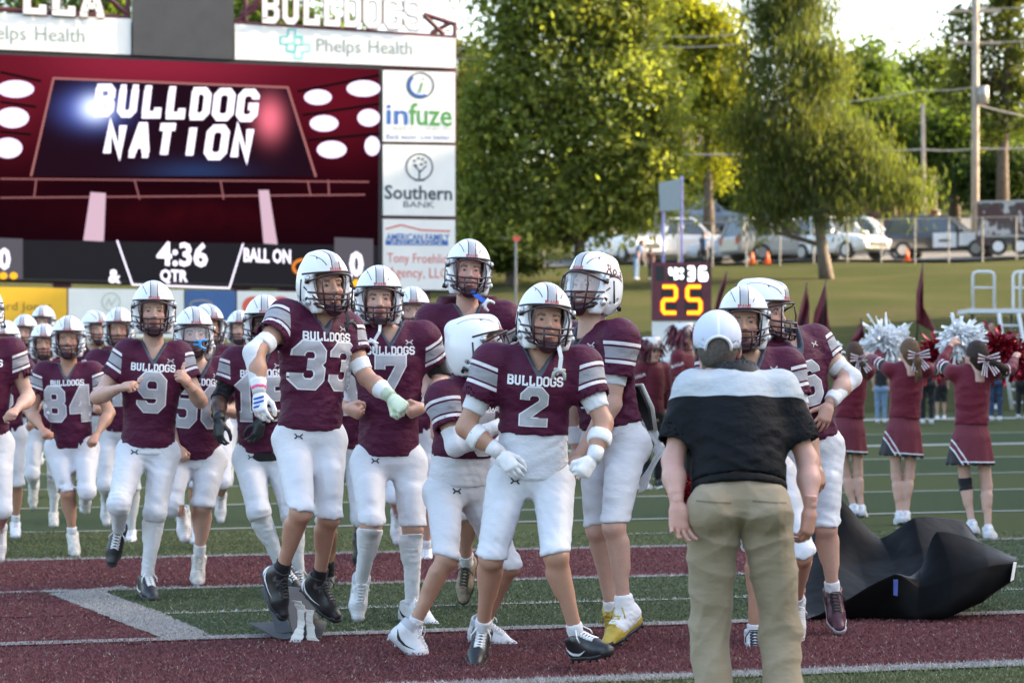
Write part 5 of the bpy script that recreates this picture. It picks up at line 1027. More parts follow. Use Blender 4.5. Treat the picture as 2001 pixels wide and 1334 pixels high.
class Person: pass
def bone(p, spec, L):
    "next joint from its pixel; depth from the bone's real length (sign: - towards the camera)"
    px, py, sg = spec; Y = p[1]
    for _ in range(3):
        q = at(px, py, Y); dx, dz = q[0] - p[0], q[2] - p[2]; pr = math.hypot(dx, dz)
        Y = p[1] + sg * math.sqrt(max(0.0, L * L - pr * pr)) if pr < L else p[1] + sg * .03
    return at(px, py, Y)
def skeleton(Y, h, sh, hip, yaw, hyaw, arms, legs, headp, lean=-.04, wsh=.37, headscale=1.0):
    J = Person(); k = h / 1.8; J.k = k; J.Y = Y
    J.axs = V(math.cos(R(yaw)), math.sin(R(yaw)), 0); J.axh = V(math.cos(R(hyaw)), math.sin(R(hyaw)), 0)
    Ys = Y + lean; s_ = .5 * wsh * k
    J.sh = [at(*sh[0], Ys - s_ * math.sin(R(yaw))), at(*sh[1], Ys + s_ * math.sin(R(yaw)))]
    J.hip = [at(*hip[0], Y - .09 * k * math.sin(R(hyaw))), at(*hip[1], Y + .09 * k * math.sin(R(hyaw)))]
    J.pel = (J.hip[0] + J.hip[1]) / 2 + V(0, 0, .03 * k); m = (J.sh[0] + J.sh[1]) / 2; J.up = nrm(m - J.pel); J.neck = m + J.up * .055 * k
    J.L = float(np.linalg.norm(J.neck - J.pel)); 
    def orth(a): a = a - J.up * float(a @ J.up); return nrm(a)
    ds = nrm(J.sh[1] - J.sh[0]); J.axs = orth(J.axs * .35 + ds * .65 if float(ds @ J.axs) > .2 else J.axs); J.axh = orth(J.axh)
    J.fw = nrm(np.cross(J.axs, J.up)); J.fwh = nrm(np.cross(J.axh, J.up))      # forward directions
    J.el = [bone(J.sh[i], arms[i][0], .30 * k) for i in (0, 1)]; J.wr = [bone(J.el[i], arms[i][1], .255 * k) for i in (0, 1)]
    J.kn = [bone(J.hip[i], legs[i][0], .44 * k) for i in (0, 1)]; J.an = [bone(J.kn[i], legs[i][1], .42 * k) for i in (0, 1)]
    J.to = [bone(J.an[i], legs[i][2], .185 * k) for i in (0, 1)]
    hx, hy, hyaw_, pitch, roll = (list(headp) + [0, 0, 0])[:5]
    hd = headp[5] if len(headp) > 5 else -.04
    J.hp = at(hx, hy, J.neck[1] + hd) - V(0, 0, .03)
    Mr = Matrix.Rotation(R(hyaw_), 4, 'Z') @ Matrix.Rotation(R(-pitch), 4, 'X') @ Matrix.Rotation(R(roll), 4, 'Y')
    Mn = np.array(Mr); Mn[:3, :3] *= (.5 + .5 * k) * headscale; Mn[:3, 2] *= (1.07 if headscale > 1 else 1); Mn[:3, 3] = J.hp; J.H = Mn
    return J
def lim(J, *pts, pad=.2):
    P = np.array([p for p in pts]); return P.min(0) - pad, P.max(0) + pad
def arm_sdf(S, J, i, b, off=0.0, k=.025):
    s, e, w_ = J.sh[i], J.el[i], J.wr[i]; q = J.k * b
    d = nrm(e - s)
    S.cone(s, e, .050 * q + off, .040 * q + off, k); S.ell(s + d * .1 * q, (.054 * q + off,) * 3, k=k)
    S.cone(s + d * .12 * q + J.fw * .008, e - d * .09 * q + J.fw * .006, .044 * q + off, .038 * q + off, .02)
    f = nrm(w_ - e); S.cone(e, e + f * .08 * q, .040 * q + off, .043 * q + off, k); S.cone(e + f * .08 * q, w_, .043 * q + off, .0265 * J.k + off, k)
def leg_sdf(S, J, i, b, off=0.0, k=.022, calf=True):
    h_, n_, a_ = J.hip[i], J.kn[i], J.an[i]; q = J.k * b; d = nrm(a_ - n_); th = nrm(n_ - h_)
    S.cone(h_, n_, .076 * q + off, .050 * q + off, k)
    bk = -nrm((J.to[i] - a_) - d * float((J.to[i] - a_) @ d)); sd_ = np.cross(d, bk)
    S.ell(n_ - bk * .006, (.051 * q + off,) * 3, k=k); S.ell(n_ - bk * .031 * q + th * .004, (.030 * q + off,) * 3, k=.014)      # joint and kneecap
    S.cone(n_ - th * .06 - bk * .012 * q, n_ - th * .03 - bk * .014 * q, .040 * q + off, .038 * q + off, .03)
    S.cone(n_, a_, .045 * q + off, .031 * J.k + off, k)
    if calf:
        for sg in (-1, 1): S.cone(n_ + d * .075 + bk * .014 * q + sd_ * .020 * sg * q, n_ + d * (.18 + .02 * sg) * J.k + bk * .014 * q + sd_ * .016 * sg * q, .039 * q + off, .030 * q + off, .022)
        S.cone(n_ + d * .03 - bk * .024 * q, n_ + d * .34 * J.k - bk * .014 * q, .021 * q + off, .014 * q + off, .014)      # shin
    for sg in (-1, 1): S.ell(a_ + sd_ * .027 * sg * J.k + d * -.002, (.012 * J.k + off,) * 3, k=.012)
def person_body(J, b0_, vox, skin, hands, hres, mouth, hair, sleeves_skin=True, empty_=None, bulk=1.0, headvox=.0055, arm_b=None, leg_off=-.001):
    b = b0_; ab = arm_b or b0_
    base = J.base; sk = np.array(SKINS[skin]); vs_, fs_, cs_ = [], [], []; n0 = 0
    lo, hi = lim(J, *J.sh, *J.el, *J.wr, *J.hip, *J.kn, *J.an, J.neck, J.pel, pad=.12)
    S = SDF(lo, hi, vox)
    a = np.array([.14, .155, .135, .135, .16, .155, .07]) * (.55 + .45 * b) * J.k * bulk; bb = np.array([.09, .105, .095, .1, .11, .095, .06]) * (.5 + .5 * b) * J.k * bulk
    S.profile(J.pel, J.up, J.axh, J.axs, J.L, [-.14, 0, .25, .45, .72, .9, 1.03], list(a), list(bb), k=.02)
    for i in (0, 1): arm_sdf(S, J, i, ab, -.001); leg_sdf(S, J, i, b, leg_off)
    S.cone(J.neck - J.up * .06, J.hp + np.array(J.H)[:3, :3] @ V(0, .02, -.08), .062 * J.k, .056 * J.k, .03)
    v, f = sdf_mesh(S); vs_.append(v); fs_.append(f)
    c = np.tile(sk, (len(v), 1)); dk = np.min([np.linalg.norm(v - p, axis=1) for p in J.kn + J.el], axis=0); c *= (1 - .10 * np.exp(-(dk / .06) ** 2))[:, None]     # ruddier knees and elbows
    c[:, 0] *= 1.0 + .04 * np.exp(-(dk / .06) ** 2); cs_.append(c); n0 = len(v)
    hv, hf, reg = head(headvox, mouth); H = np.array(J.H); rv = np.random.default_rng(len(PEOPLE) + 5).uniform(-1, 1, 4); sk = sk * (1 + .07 * rv[3]); hv = hv * (1 + .05 * rv[0], 1 + .02 * rv[1], 1 + .03 * rv[2]) + (0, 0, 0); hv[:, 1] -= .006 * rv[1] * np.exp(-(hv[:, 0] / .02) ** 2 - ((hv[:, 2] + .02) / .03) ** 2); vs_.append(xf(hv, H)); fs_.append(hf + n0); n0 += len(hv)
    hc = np.tile(sk, (len(hv), 1)); ax_ = np.abs(hv[:, 0])
    if rv[2] > -.2: st_ = np.clip(1 - np.maximum(0, hv[:, 2] + .035) / .012, 0, 1) * (hv[:, 1] < .0) * (hv[:, 2] > -.12); hc = hc * (1 - .16 * st_[:, None]) + np.array(M_hairs[hair]) * .16 * st_[:, None]     # stubble
    hc *= (1 + np.outer(np.exp(-((ax_ - .045) / .02) ** 2 - ((hv[:, 2] + .02) / .03) ** 2), (.08, -.12, -.1)))      # cheeks
    pal = {1: sk * (.82, .58, .6), 2: (.28, .25, .235), 3: (.03, .025, .02), 4: np.array(M_hairs[hair]) * 1.2 + sk * .12, 5: M_hairs[hair], 6: (.75, .72, .66)}  # eye whites darkened: lid and facemask shade is put into their colour
    for r_, q in pal.items(): hc[reg == r_] = q
    cs_.append(hc)
    gl = []
    for i in (0, 1):
        pose, fin, palm, glove = hands[i]
        d = nrm(fin) if not isinstance(fin, str) else nrm(J.wr[i] - J.el[i])
        if fin == 'arm': pass
        z = -d; pn = np.asarray(palm, float); yv = -nrm(pn - d * float(pn @ d)); xv = np.cross(yv, z)
        # thumb side: right hand (i=0): palm -Y, fingers -Z -> thumb +X mirrored by side
        sgn = 1 if i == 1 else -1
        hv, hf = hand(pose, hres); hv2 = hv.copy()
        if sgn < 0: hv2[:, 0] *= -1; hf = hf[:, ::-1]
        sc_ = J.k * (.96 + .06 * (b - 1)); M = frame(J.wr[i] + d * .012, xv, yv, z, sc_ * (1.06 if glove else 1))
        hw = xf(hv2, M)
        if glove: gl.append((i, hw, hf, glove, M))
        else:
            vs_.append(hw); fs_.append(hf + n0); n0 += len(hv2); hc = np.tile(sk * (1.0, .93, .9), (len(hv2), 1))
            tip = np.clip((-hv[:, 2] - .09) / .08, 0, 1); hc *= (1 + np.outer(tip, (.03, -.12, -.1))); cs_.append(hc)
    me = mesh_np('body', np.concatenate(vs_) - base, np.concatenate(fs_), mats=[M_skin]); cattr(me, 'tint', np.concatenate(cs_))
    obj('body', me, empty_)
    for i, hw, hf, glove, M in gl:
        me = mesh_np('glove', hw - base, hf, mats=[glove]); g = obj('glove', me, empty_)
        cuff = MB(); d = nrm(J.wr[i] - J.el[i]); cuff.tube([J.wr[i] - d * .045 - base, J.wr[i] - d * .02 - base, J.wr[i] + d * .02 - base], [.037 * J.k, .036 * J.k, .033 * J.k], 14); cuff.build('cuff', glove, g, True)
def ring(J, i, limb, t0, t1, name, m, e, b=1.0, off=.005, vox=.006):
    "band / sleeve / sock hugging a limb between parameters t0..t1 (0-1 first bone, 1-2 second bone)"
    A = (J.sh[i], J.el[i], J.wr[i]) if limb == 'arm' else (J.hip[i], J.kn[i], J.an[i])
    S = SDF(*lim(J, *A, pad=.12), vox)
    (arm_sdf if limb == 'arm' else leg_sdf)(S, J, i, b, off)
    def pl(t, sg):
        q = 0 if t < 1 else 1; o = A[q] + (A[q + 1] - A[q]) * (t - q); n = nrm(A[q + 1] - A[q]) * sg; 
        if abs(t - 1) < .12: n = nrm(nrm(A[1] - A[0]) + nrm(A[2] - A[1])) * sg
        S.cut(o, n)
    # isolate by bone so that the planes do not cut the other bone
    if t0 >= .98 or t1 <= 1.02: pl(t0, -1); pl(t1, 1)
    else:
        X, Y, Z = S.P((slice(None),) * 3, A[1]); n1 = nrm(A[1] - A[0]); n2 = nrm(A[2] - A[1])
        dd = lambda n: np.float32(n[0]) * X + np.float32(n[1]) * Y + np.float32(n[2]) * Z
        c0 = -(dd(n1) + (1 - t0) * np.linalg.norm(A[1] - A[0])); c1 = dd(n2) - (t1 - 1) * np.linalg.norm(A[2] - A[1])
        near1 = np.where(dd(nrm(n1 + n2)) < 0, c0, c1); S.d = np.maximum(S.d, near1.astype(np.float32))
    v, f = sdf_mesh(S)
    if len(v) < 10: return None
    if name in ('sock', 'arm_sleeve', 'undersleeve', 'tights'): v = folds(v, f, .0035, 75, int(abs(v[0].sum()) * 997) % 9999, nrm(A[-1] - A[-2]))
    return obj(name, mesh_np(name, v - J.base, f, mats=[m]), e)
def jersey(J, b, vox, hem, sl, e, m, seed, pads=1.0, name='jersey', vneck=True, fat=0.0, sleeve_r=1.0, flare=0.0):
    q = J.k; lo, hi = lim(J, *J.sh, J.neck, J.pel, *[J.sh[i] + (J.el[i] - J.sh[i]) * sl for i in (0, 1)], pad=.17 + fat)
    S = SDF(lo, hi, vox); bw = (.5 + .5 * b); pd = (.5 + .5 * pads) if pads > .5 else .90
    ts = [hem, hem + .16, .3, .5, .74, .92, 1.04]
    ts = sorted(ts[:2]) + [max(.3, hem + .2), max(.5, hem + .24), .76, .92, 1.05]
    aa = [.158 + flare, .152 + fat * .8, .149 + fat, .160 + fat, .184, .165, .075]; bb = [.128 + flare * .7, .126 + fat, .122 + fat, .130 + fat * .8, .146, .128, .08]
    aa = [x * q * bw * (pd if j > 3 else 1) for j, x in enumerate(aa)]; bb = [x * q * bw * (pd if j > 3 else 1) for j, x in enumerate(bb)]
    S.profile(J.pel, J.up, J.axh, J.axs, J.L, ts, aa, bb, k=.0)
    for i in (0, 1):
        sg = -1 if i == 0 else 1; s, el = J.sh[i], J.el[i]; d = nrm(el - s); Lu = np.linalg.norm(el - s)
        if pads > .5: S.cone(J.neck + J.axs * sg * .07 * q - J.up * .02 * q, s + J.up * .028 * q, .064 * q, .078 * q * bw, .05); S.ell(s + J.up * .01, (.088 * q * bw,) * 3, k=.04)
        else: S.cone(J.neck + J.axs * sg * .05 * q - J.up * .045 * q, s, .055 * q * bw, .066 * q * bw, .05)
        r0 = (.083 if pads > .5 else .074) * sleeve_r * q * bw; r1 = (.079 if pads > .5 else .076) * sleeve_r * q * bw
        S.cone(s, el, r0, r1, .045, t1=sl)
        S.cone(s + d * Lu * (sl - .32), s + d * Lu * (sl + .4), r1 - .012 * q, r1 - .007 * q, 0, op='s', t0=.15)
    S.cone(J.neck - J.up * (.07 if vneck else .0), J.neck + J.up * .25, .062 * q, .066 * q, .01, op='s')
    # hollow hem
    S.profile(J.pel, J.up, J.axh, J.axs, J.L, [hem - .1, hem + .09], [aa[0] - .02] * 2, [bb[0] - .02] * 2, k=.0, op='s')
    if vneck:
        X, Y, Z = S.P((slice(None),) * 3, J.neck); dd = lambda n: np.float32(n[0]) * X + np.float32(n[1]) * Y + np.float32(n[2]) * Z
        g = np.maximum(np.abs(dd(J.axs)) - (.036 + .55 * dd(J.up)) * q, -dd(J.fw) ); g = np.maximum(g, -(dd(J.up) + .16 * q))
        S.d = np.maximum(S.d, -g)
    v, f = sdf_mesh(S)
    zt = ((v - J.pel) @ J.up) / J.L
    amp = .0085 * np.clip(1.15 - zt * .85, .3, 1)
    v2 = folds(v, f, 1.0, 30, seed, J.up * 1.2 + J.axs * .4); v = v + (v2 - v) * amp[:, None]
    v2 = folds(v, f, 1.0, 70, seed + 5, J.up + J.axs * .2); v = v + (v2 - v) * (amp * .4)[:, None]
    me = mesh_np(name, v - J.base, f, mats=[m])
    lat = (v - J.neck) @ J.axs; side = (lat > 0).astype(int); sls = np.zeros(len(v))
    for i in (0, 1):
        d = nrm(nrm(J.el[i] - J.sh[i]) * .9 + (-J.up) * .1); mk = side == i; sls[mk] = ((v[mk] - J.sh[i]) @ d) + .018
    fattr(me, 'sl', sls / q); fattr(me, 'lat', np.abs(lat) / (q * bw))
    u = (v - J.neck) @ J.up; y = (v - J.neck) @ J.fw
    vc = np.abs(lat) - (.036 + .55 * u) * q; vc = np.where(y > -.02, np.maximum(vc, -(u + .16 * q)), .06 - u - .02); fattr(me, 'vc', vc)
    fattr(me, 'tz', zt)
    o = obj(name, me, e); o2 = Person(); o2.o = o; o2.bvh = BVHTree.FromPolygons([Vector(p) for p in v], [tuple(int(i) for i in q_) for q_ in f]); return o2
def decal(J, surf, verts2, faces, origin, right, up, fw, name, m, off=.003, reach=.45):
    "wrap flat lettering on a garment (cast along -fw)"
    V2 = np.asarray(verts2, float); P = origin + V2[:, :1] * right + V2[:, 1:2] * up; t = np.full(len(V2), np.nan)
    for i, p in enumerate(P):
        h = surf.bvh.ray_cast(Vector(p + fw * reach), Vector(-fw), reach * 2)
        if h[0] is not None: t[i] = float((np.array(h[0]) - p) @ fw)
    ok = ~np.isnan(t); B = np.stack([np.ones(len(V2)), V2[:, 0], V2[:, 1], V2[:, 0] ** 2, V2[:, 0] * V2[:, 1], V2[:, 1] ** 2], 1)
    if ok.sum() > 20:
        for _ in range(4):        # smooth chest surface under the print; a sleeve in front of it is ignored
            cf = np.linalg.lstsq(B[ok], t[ok], rcond=None)[0]; r_ = t - B @ cf; ok = ~np.isnan(t) & (np.abs(r_) < max(.02, 2.2 * np.nanmedian(np.abs(r_))))
        fit = B @ cf; t = np.where(ok | (np.abs(np.nan_to_num(t, nan=9) - fit) < .03), t, fit); t = np.where(np.isnan(t), fit, t)
    else: t = np.nan_to_num(t, nan=.14)
    out = P + fw * (t + off + V2[:, 2])[:, None] - J.base
    me = poly_mesh(out, faces); me.polygons.foreach_set('use_smooth', [True] * len(me.polygons)); me.materials.append(m); return obj(name, me, surf.o)
def pants(J, b, vox, e, m, seed, end=(1.04, 1.04), waist=.14, pads=True, loose=0.0, name='pants', full=False):
    q = J.k; S = SDF(*lim(J, *J.hip, *J.kn, J.pel, J.pel + J.up * .14, *(J.an if full else J.kn), pad=.19), vox); bw = .5 + .5 * b
    S.profile(J.pel, J.up, J.axh, J.axs, J.L, [-.11 if full else -.15, -.05, .04, waist], [.135 * q * bw, .166 * q * bw + loose * .5, .16 * q * bw, .146 * q * bw], [.09 * q * bw, .115 * q * bw, .118 * q * bw, .112 * q * bw], k=.0)
    for i in (0, 1):
        h_, n_, a_ = J.hip[i], J.kn[i], J.an[i]; th = nrm(n_ - h_); sh_ = nrm(a_ - n_); fwd = nrm(J.fwh - th * float(J.fwh @ th))
        S.ell(h_ - J.fwh * .045 * q - J.up * .01, (.085 * q * bw + loose * .4,) * 3, k=.05)          # seat
        S.cone(h_, n_, .092 * q * b + loose * .6, .061 * q * b + loose, .035 if not full else .02)
        kd = nrm(th - sh_) if np.linalg.norm(th - sh_) > .15 else fwd
        if full:
            S.cone(n_, a_ - sh_ * .02, .061 * q * b + loose, .052 * q + loose * 1.3, .03)
        else:
            t_end = end[i] - 1; S.ell(n_, (.062 * q * b,) * 3, k=.03); S.cone(n_, n_ + sh_ * .1 * q, .061 * q * b, .057 * q * b, .02)
            if pads: S.ell(n_ + kd * .022 * q + sh_ * .0, (.050 * q * b, .050 * q * b, .054 * q * b), k=.010); S.cone(h_ + th * .17 * q + fwd * .042 * q, h_ + th * .29 * q + fwd * .034 * q, .0555 * q * b, .049 * q * b, .009)
            o = n_ + sh_ * (t_end * .42 * q); X, Y, Z = S.P((slice(None),) * 3, o); n = nrm(sh_ + th * .5)
            near = (X + (o - n_)[0]) ** 2 + (Y + (o - n_)[1]) ** 2 + (Z + (o - n_)[2]) ** 2 < .2 ** 2
            S.d = np.where(near, np.maximum(S.d, np.float32(n[0]) * X + np.float32(n[1]) * Y + np.float32(n[2]) * Z), S.d)
    v, f = sdf_mesh(S)
    tz = ((v - J.pel) @ J.up); dk = np.min([np.linalg.norm(v - p, axis=1) for p in J.kn], axis=0); dc = np.linalg.norm(v - (J.pel - J.up * .13), axis=1)
    amp = (.0028 + .006 * np.exp(-(dk / .09) ** 2) + .005 * np.exp(-(dc / .12) ** 2)) * (3.0 if loose else 1.15)
    if loose: v = v + (folds(v, f, 1.0, 15, seed + 1, J.up * .5 + J.axh * 1.0) - v) * .009
    v2 = folds(v, f, 1.0, 42 if not loose else 21, seed + 3, J.up * 1.0 + J.axh * .7); v = v + (v2 - v) * amp[:, None]
    me = mesh_np(name, v - J.base, f, mats=[m]); o = obj(name, me, e)
    o2 = Person(); o2.o = o; o2.bvh = BVHTree.FromPolygons([Vector(p) for p in v], [tuple(int(i) for i in q_) for q_ in f]); return o2
def shoe(J, i, e, upper, sole=None, lace=None, mark=None, lo=False, high=False):
    P = SHOE_LO if lo else (SHOE_HI if high else SHOE); a, t, k = J.an[i], J.to[i], J.kn[i]
    f = nrm(t - a); u = nrm(k - a); u = nrm(u - f * float(u @ f)); c, s = math.cos(R(21)), math.sin(R(21)); f2 = f * c + u * s; u2 = u * c - f * s; l = np.cross(u2, f2)
    M = frame(a, f2, l, u2, J.k * 1.06)
    o = put('shoe', P['upper'], M, e, J.base, upper)
    s_ = sole or M_soledark; obj('sole', P['sole'], o, s_)
    if not lo: props(obj('studs', P['stud'], o, s_), kind='stuff'); props(obj('laces', P['lace'], o, lace or M_tape), kind='stuff')
    if mark and not lo: props(obj('side_mark', P['mark'], o, mark), kind='stuff')
    return o
PEOPLE = []
def footballer(label, Y, h, headp, sh, hip, arms, legs, yaw=0, hyaw=None, num=None, b=1.0, skin='fair', hair='brown', lean=-.04, hem=-.04, sl=.60, end=(1.05, 1.05),
               socks=((1.72, 'w'), (1.72, 'w')), shoes=('w', 'w'), hands=None, extras=(), undershirt=None, lo=False, mouth='shut', visor=False, script=None, word=True, helm=True, group=None, waist=.14, text_off=0.0, numh=.20):
    seed = len(PEOPLE) * 17 + 3; b = 1 + (b - 1) * .6
    J = skeleton(Y, h, sh, hip, yaw, yaw if hyaw is None else hyaw, arms, legs, headp, lean, headscale=1.015)
    J.base = V(J.pel[0], J.pel[1], float(gz(J.pel[0], J.pel[1])))
    e = empty('person', tuple(J.base), 0, label, 'person', group or 'football players in white helmets'); PEOPLE.append(e)
    vb, vc_, hv = (.0138, .0108, .0048) if not lo else (.022, .018, .009)
    hands = hands or (('fist', 'arm', (0, 1, -.3), None), ('fist', 'arm', (0, 1, -.3), None))
    person_body(J, b, vb, skin, hands, .0050 if not lo else .0105, mouth, hair, empty_=e, headvox=.0050 if not lo else .0115)
    js = jersey(J, b, vc_, hem, sl, e, M_jersey, seed)
    ps = pants(J, b, vc_ + .001, e, M_pants, seed, end, waist=waist)
    if undershirt is not None:
        m_, h0 = undershirt; S = SDF(*lim(J, J.pel, J.neck, pad=.2), vc_); q = J.k; bw = .5 + .5 * b
        S.profile(J.pel, J.up, J.axh, J.axs, J.L, [h0, (h0 + hem) / 2, hem + .02, hem + .07, .65], [.166 * q * bw, .158 * q * bw, .150 * q * bw, .136 * q * bw, .13 * q * bw], [.126 * q * bw, .122 * q * bw, .117 * q * bw, .106 * q * bw, .1 * q * bw], k=0)
        v, f = sdf_mesh(S); v = folds(v, f, .006, 34, seed + 9, J.up); obj('undershirt', mesh_np('undershirt', v - J.base, f, mats=[m_]), e)
    H = np.array(J.H)
    if helm: helmet(e, J.base, H, lo, visor, script)
    for i in (0, 1):
        t, kind = socks[i]
        if kind: ring(J, i, 'leg', t, 1.985, 'sock', {'w': M_white, 'b': M_blackcloth, 't': M_tape}[kind], e, b, .0045, .007 if not lo else .014)
        if shoes[i]:
            up = {'w': M_shwhite, 'b': M_shblack, 'm': M_shmaroon, 'g': M_shgold, 'o': M_shgrey, 'c': M_shcamo, 'x': M_shbw}[shoes[i][0]]
            shoe(J, i, e, up, M_solewhite if shoes[i][0] in 'wom' else M_soledark, {'b': M_tape, 'w': M_tape, 'm': M_shmaroon, 'g': M_shgold, 'o': M_shgrey, 'c': M_soledark, 'x': M_soledark}[shoes[i][0]] if 'K' not in shoes[i] else M_soledark, (M_whiteprint if shoes[i][0] in 'bmx' else M_soledark) if 'n' in shoes[i] else None, lo, 'h' in shoes[i])
    for x in extras:
        if x[0] in ('arm_band', 'arm_sleeve', 'undersleeve', 'wrist_band', 'knee_brace', 'elbow_brace'): ring(J, x[1], 'arm' if x[0] != 'knee_brace' else 'leg', x[2], x[3], x[0], x[4], e, b, x[5] if len(x) > 5 else .005, .0065 if not lo else .012)
    if num is not None:
        up = nrm(J.up); rt = J.axs; fw = J.fw; nk = J.neck; q = J.k; N_ = len(num)
        c0 = nk - up * (.098 * q) + rt * text_off; c1 = nk - up * (.098 + .034 + numh * .5) * q + rt * text_off
        if word:
            v2, f2 = stroke_text('BULLDOGS', .036 * q, wid=.60, stroke=.36, gap=.44, step=.012); decal(J, js, v2, f2, c0, rt, up, fw, 'team_lettering', M_whiteprint, .005)
        wd = .60 if N_ == 1 else .54
        v2, f2 = stroke_text(num, numh * .86 * q, wid=wd, stroke=.47, gap=.62, step=.011); decal(J, js, v2, f2, c1, rt, up, fw, 'number_outline', M_whiteprint, .0050)
        v2, f2 = stroke_text(num, numh * .86 * q, wid=wd, stroke=.36, gap=.62, step=.011); decal(J, js, v2, f2, c1, rt, up, fw, 'number', M_greyprint, .0076)
        if not lo:
            v2, f2 = EMB; decal(J, js, v2 * (.038, .038, 1), f2, nk - up * .056 * q + rt * .098 * q, rt, up, fw, 'chest_emblem', M_greyprint)
            v2, f2 = EMB; pc = J.pel - J.axh * .075 * q + J.up * (-.005); decal(J, ps, v2 * (.040, .040, 1), f2, pc, J.axh, J.up, J.fwh, 'hip_emblem', M_trim)
    J.js, J.ps, J.e = js, ps, e
    return J
# ================================================================ the football team, nearest first
PINK = mat('pink_knit', (.75, .12, .28), .6, .1); M_glovewhite = mat('white_glove', (.76, .76, .77), .5, .08, 40, bumps=.2); M_gloveblack = mat('black_glove', (.010, .014, .017), .45, .2, 40)
M_glovelime = mat('lime_white_glove', (.62, .74, .55), .5, .35, 14); M_lime = mat('lime_rubber', (.02, .42, .06), .35, .1); M_blue = mat('blue_rubber', (.02, .13, .62), .4, .1); M_cyan = mat('cyan_rubber', (.08, .38, .75), .35, .1); M_greyrub = mat('grey_rubber', (.42, .43, .40), .5, .1)
W = M_tape
def mouthpiece(J, name, label_pts, m, tip_m=None, width=.011):
    "strap hanging from the facemask with a mouth guard at its end; points in head-local coordinates"
    H = np.array(J.H); pts = [xf(np.array([p]), H)[0] - J.base for p in label_pts]; mb = MB(); n = len(pts)
    fwd = H[:3, :3] @ V(0, -1, 0); fwd /= np.linalg.norm(fwd)
    for a, b in zip(pts, pts[1:]):
        d = nrm(b - a); s_ = nrm(np.cross(d, fwd)) * width; t = fwd * .0025; mb.add([a - s_ - t, a + s_ - t, b + s_ - t, b - s_ - t, a - s_ + t, a + s_ + t, b + s_ + t, b - s_ + t], [(0, 1, 2, 3), (7, 6, 5, 4), (0, 4, 5, 1), (1, 5, 6, 2), (2, 6, 7, 3), (3, 7, 4, 0)])
    o = mb.build(name, m, J.e); e_ = pts[-1]; d = nrm(pts[-1] - pts[-2]); s_ = nrm(np.cross(d, fwd)); g = MB()
    g.tube([e_ + s_ * .028 + d * .04, e_ + s_ * .024 + d * .012, e_ + s_ * .01, e_ - s_ * .01, e_ - s_ * .024 + d * .012, e_ - s_ * .028 + d * .04], [.007, .009, .01, .01, .009, .007], 8)
    g.tube([e_ + s_ * .026 - d * .004, e_ - s_ * .026 - d * .004], .008, 8); g.build('mouth_guard', tip_m or m, o, True)
def cross_mark(J, i, t, e_name='cross_mark'):
    A, B = (J.el[i], J.wr[i]); o = A + (B - A) * t; d = nrm(B - A); f = V(0, -1, 0); f = nrm(f - d * float(f @ d)); s_ = np.cross(d, f); r = .0525 * J.k
    mb = MB()
    for (a, b, w_) in ((-.02, .02, .0028),):
        p = [o + d * a, o + d * b]; mb.add([p[0] + s_ * w_ + f * r, p[0] - s_ * w_ + f * r, p[1] - s_ * w_ + f * r, p[1] + s_ * w_ + f * r], [(0, 1, 2, 3)])
    c = o - d * .007; mb.add([c + s_ * .012 + d * .0028 + f * (r + .0004), c - s_ * .012 + d * .0028 + f * (r + .0004), c - s_ * .012 - d * .0028 + f * (r + .0004), c + s_ * .012 - d * .0028 + f * (r + .0004)], [(0, 1, 2, 3)])
    mb.v = [tuple(np.array(v) - J.base) for v in mb.v]; mb.build(e_name, M_trim, J.e)

# --- number 2, walking out in front, shouting
J2 = footballer('shouting player numbered 2 in front, white gloves and white forearm bands with crosses', 11.05, 1.80, (1064, 620, 12, 4, 4), ((963, 716), (1136, 722)), ((992, 944), (1082, 944)),
    (((909, 836, -.6), (973, 882, -.3)), ((1180, 826, -.5), (1161, 893, -.5))), (((960, 1090, -.6), (942, 1238, 1), (930, 1296, -1)), ((1086, 1086, -1), (1128, 1246, .4), (1186, 1268, -1))),
    yaw=4, hyaw=2, num='2', b=1.13, skin='tan', hem=.37, sl=.56, end=(.985, .985), socks=((1.80, 'w'), (1.82, 'w')), shoes=('bn', 'bn'), mouth='open', lean=-.06,
    hands=(('relax', (.55, -.35, -.6), (.2, 1, -.3), M_glovewhite), ('fist', (-.55, -.5, -.7), (-.3, .9, .2), M_glovewhite)), undershirt=(M_undershirt, .0), text_off=-.015, numh=.165, waist=.12,
    extras=(('arm_band', 0, 1.22, 1.50, W), ('arm_band', 1, 1.28, 1.60, W), ('undersleeve', 0, .48, .74, M_white, .006), ('undersleeve', 1, .48, .76, M_white, .006)))
cross_mark(J2, 0, .36); cross_mark(J2, 1, .44)
mouthpiece(J2, 'mouthpiece_strap', [(.035, -.155, -.10), (.048, -.16, -.15), (.045, -.155, -.205)], W, M_greyrub, .009)

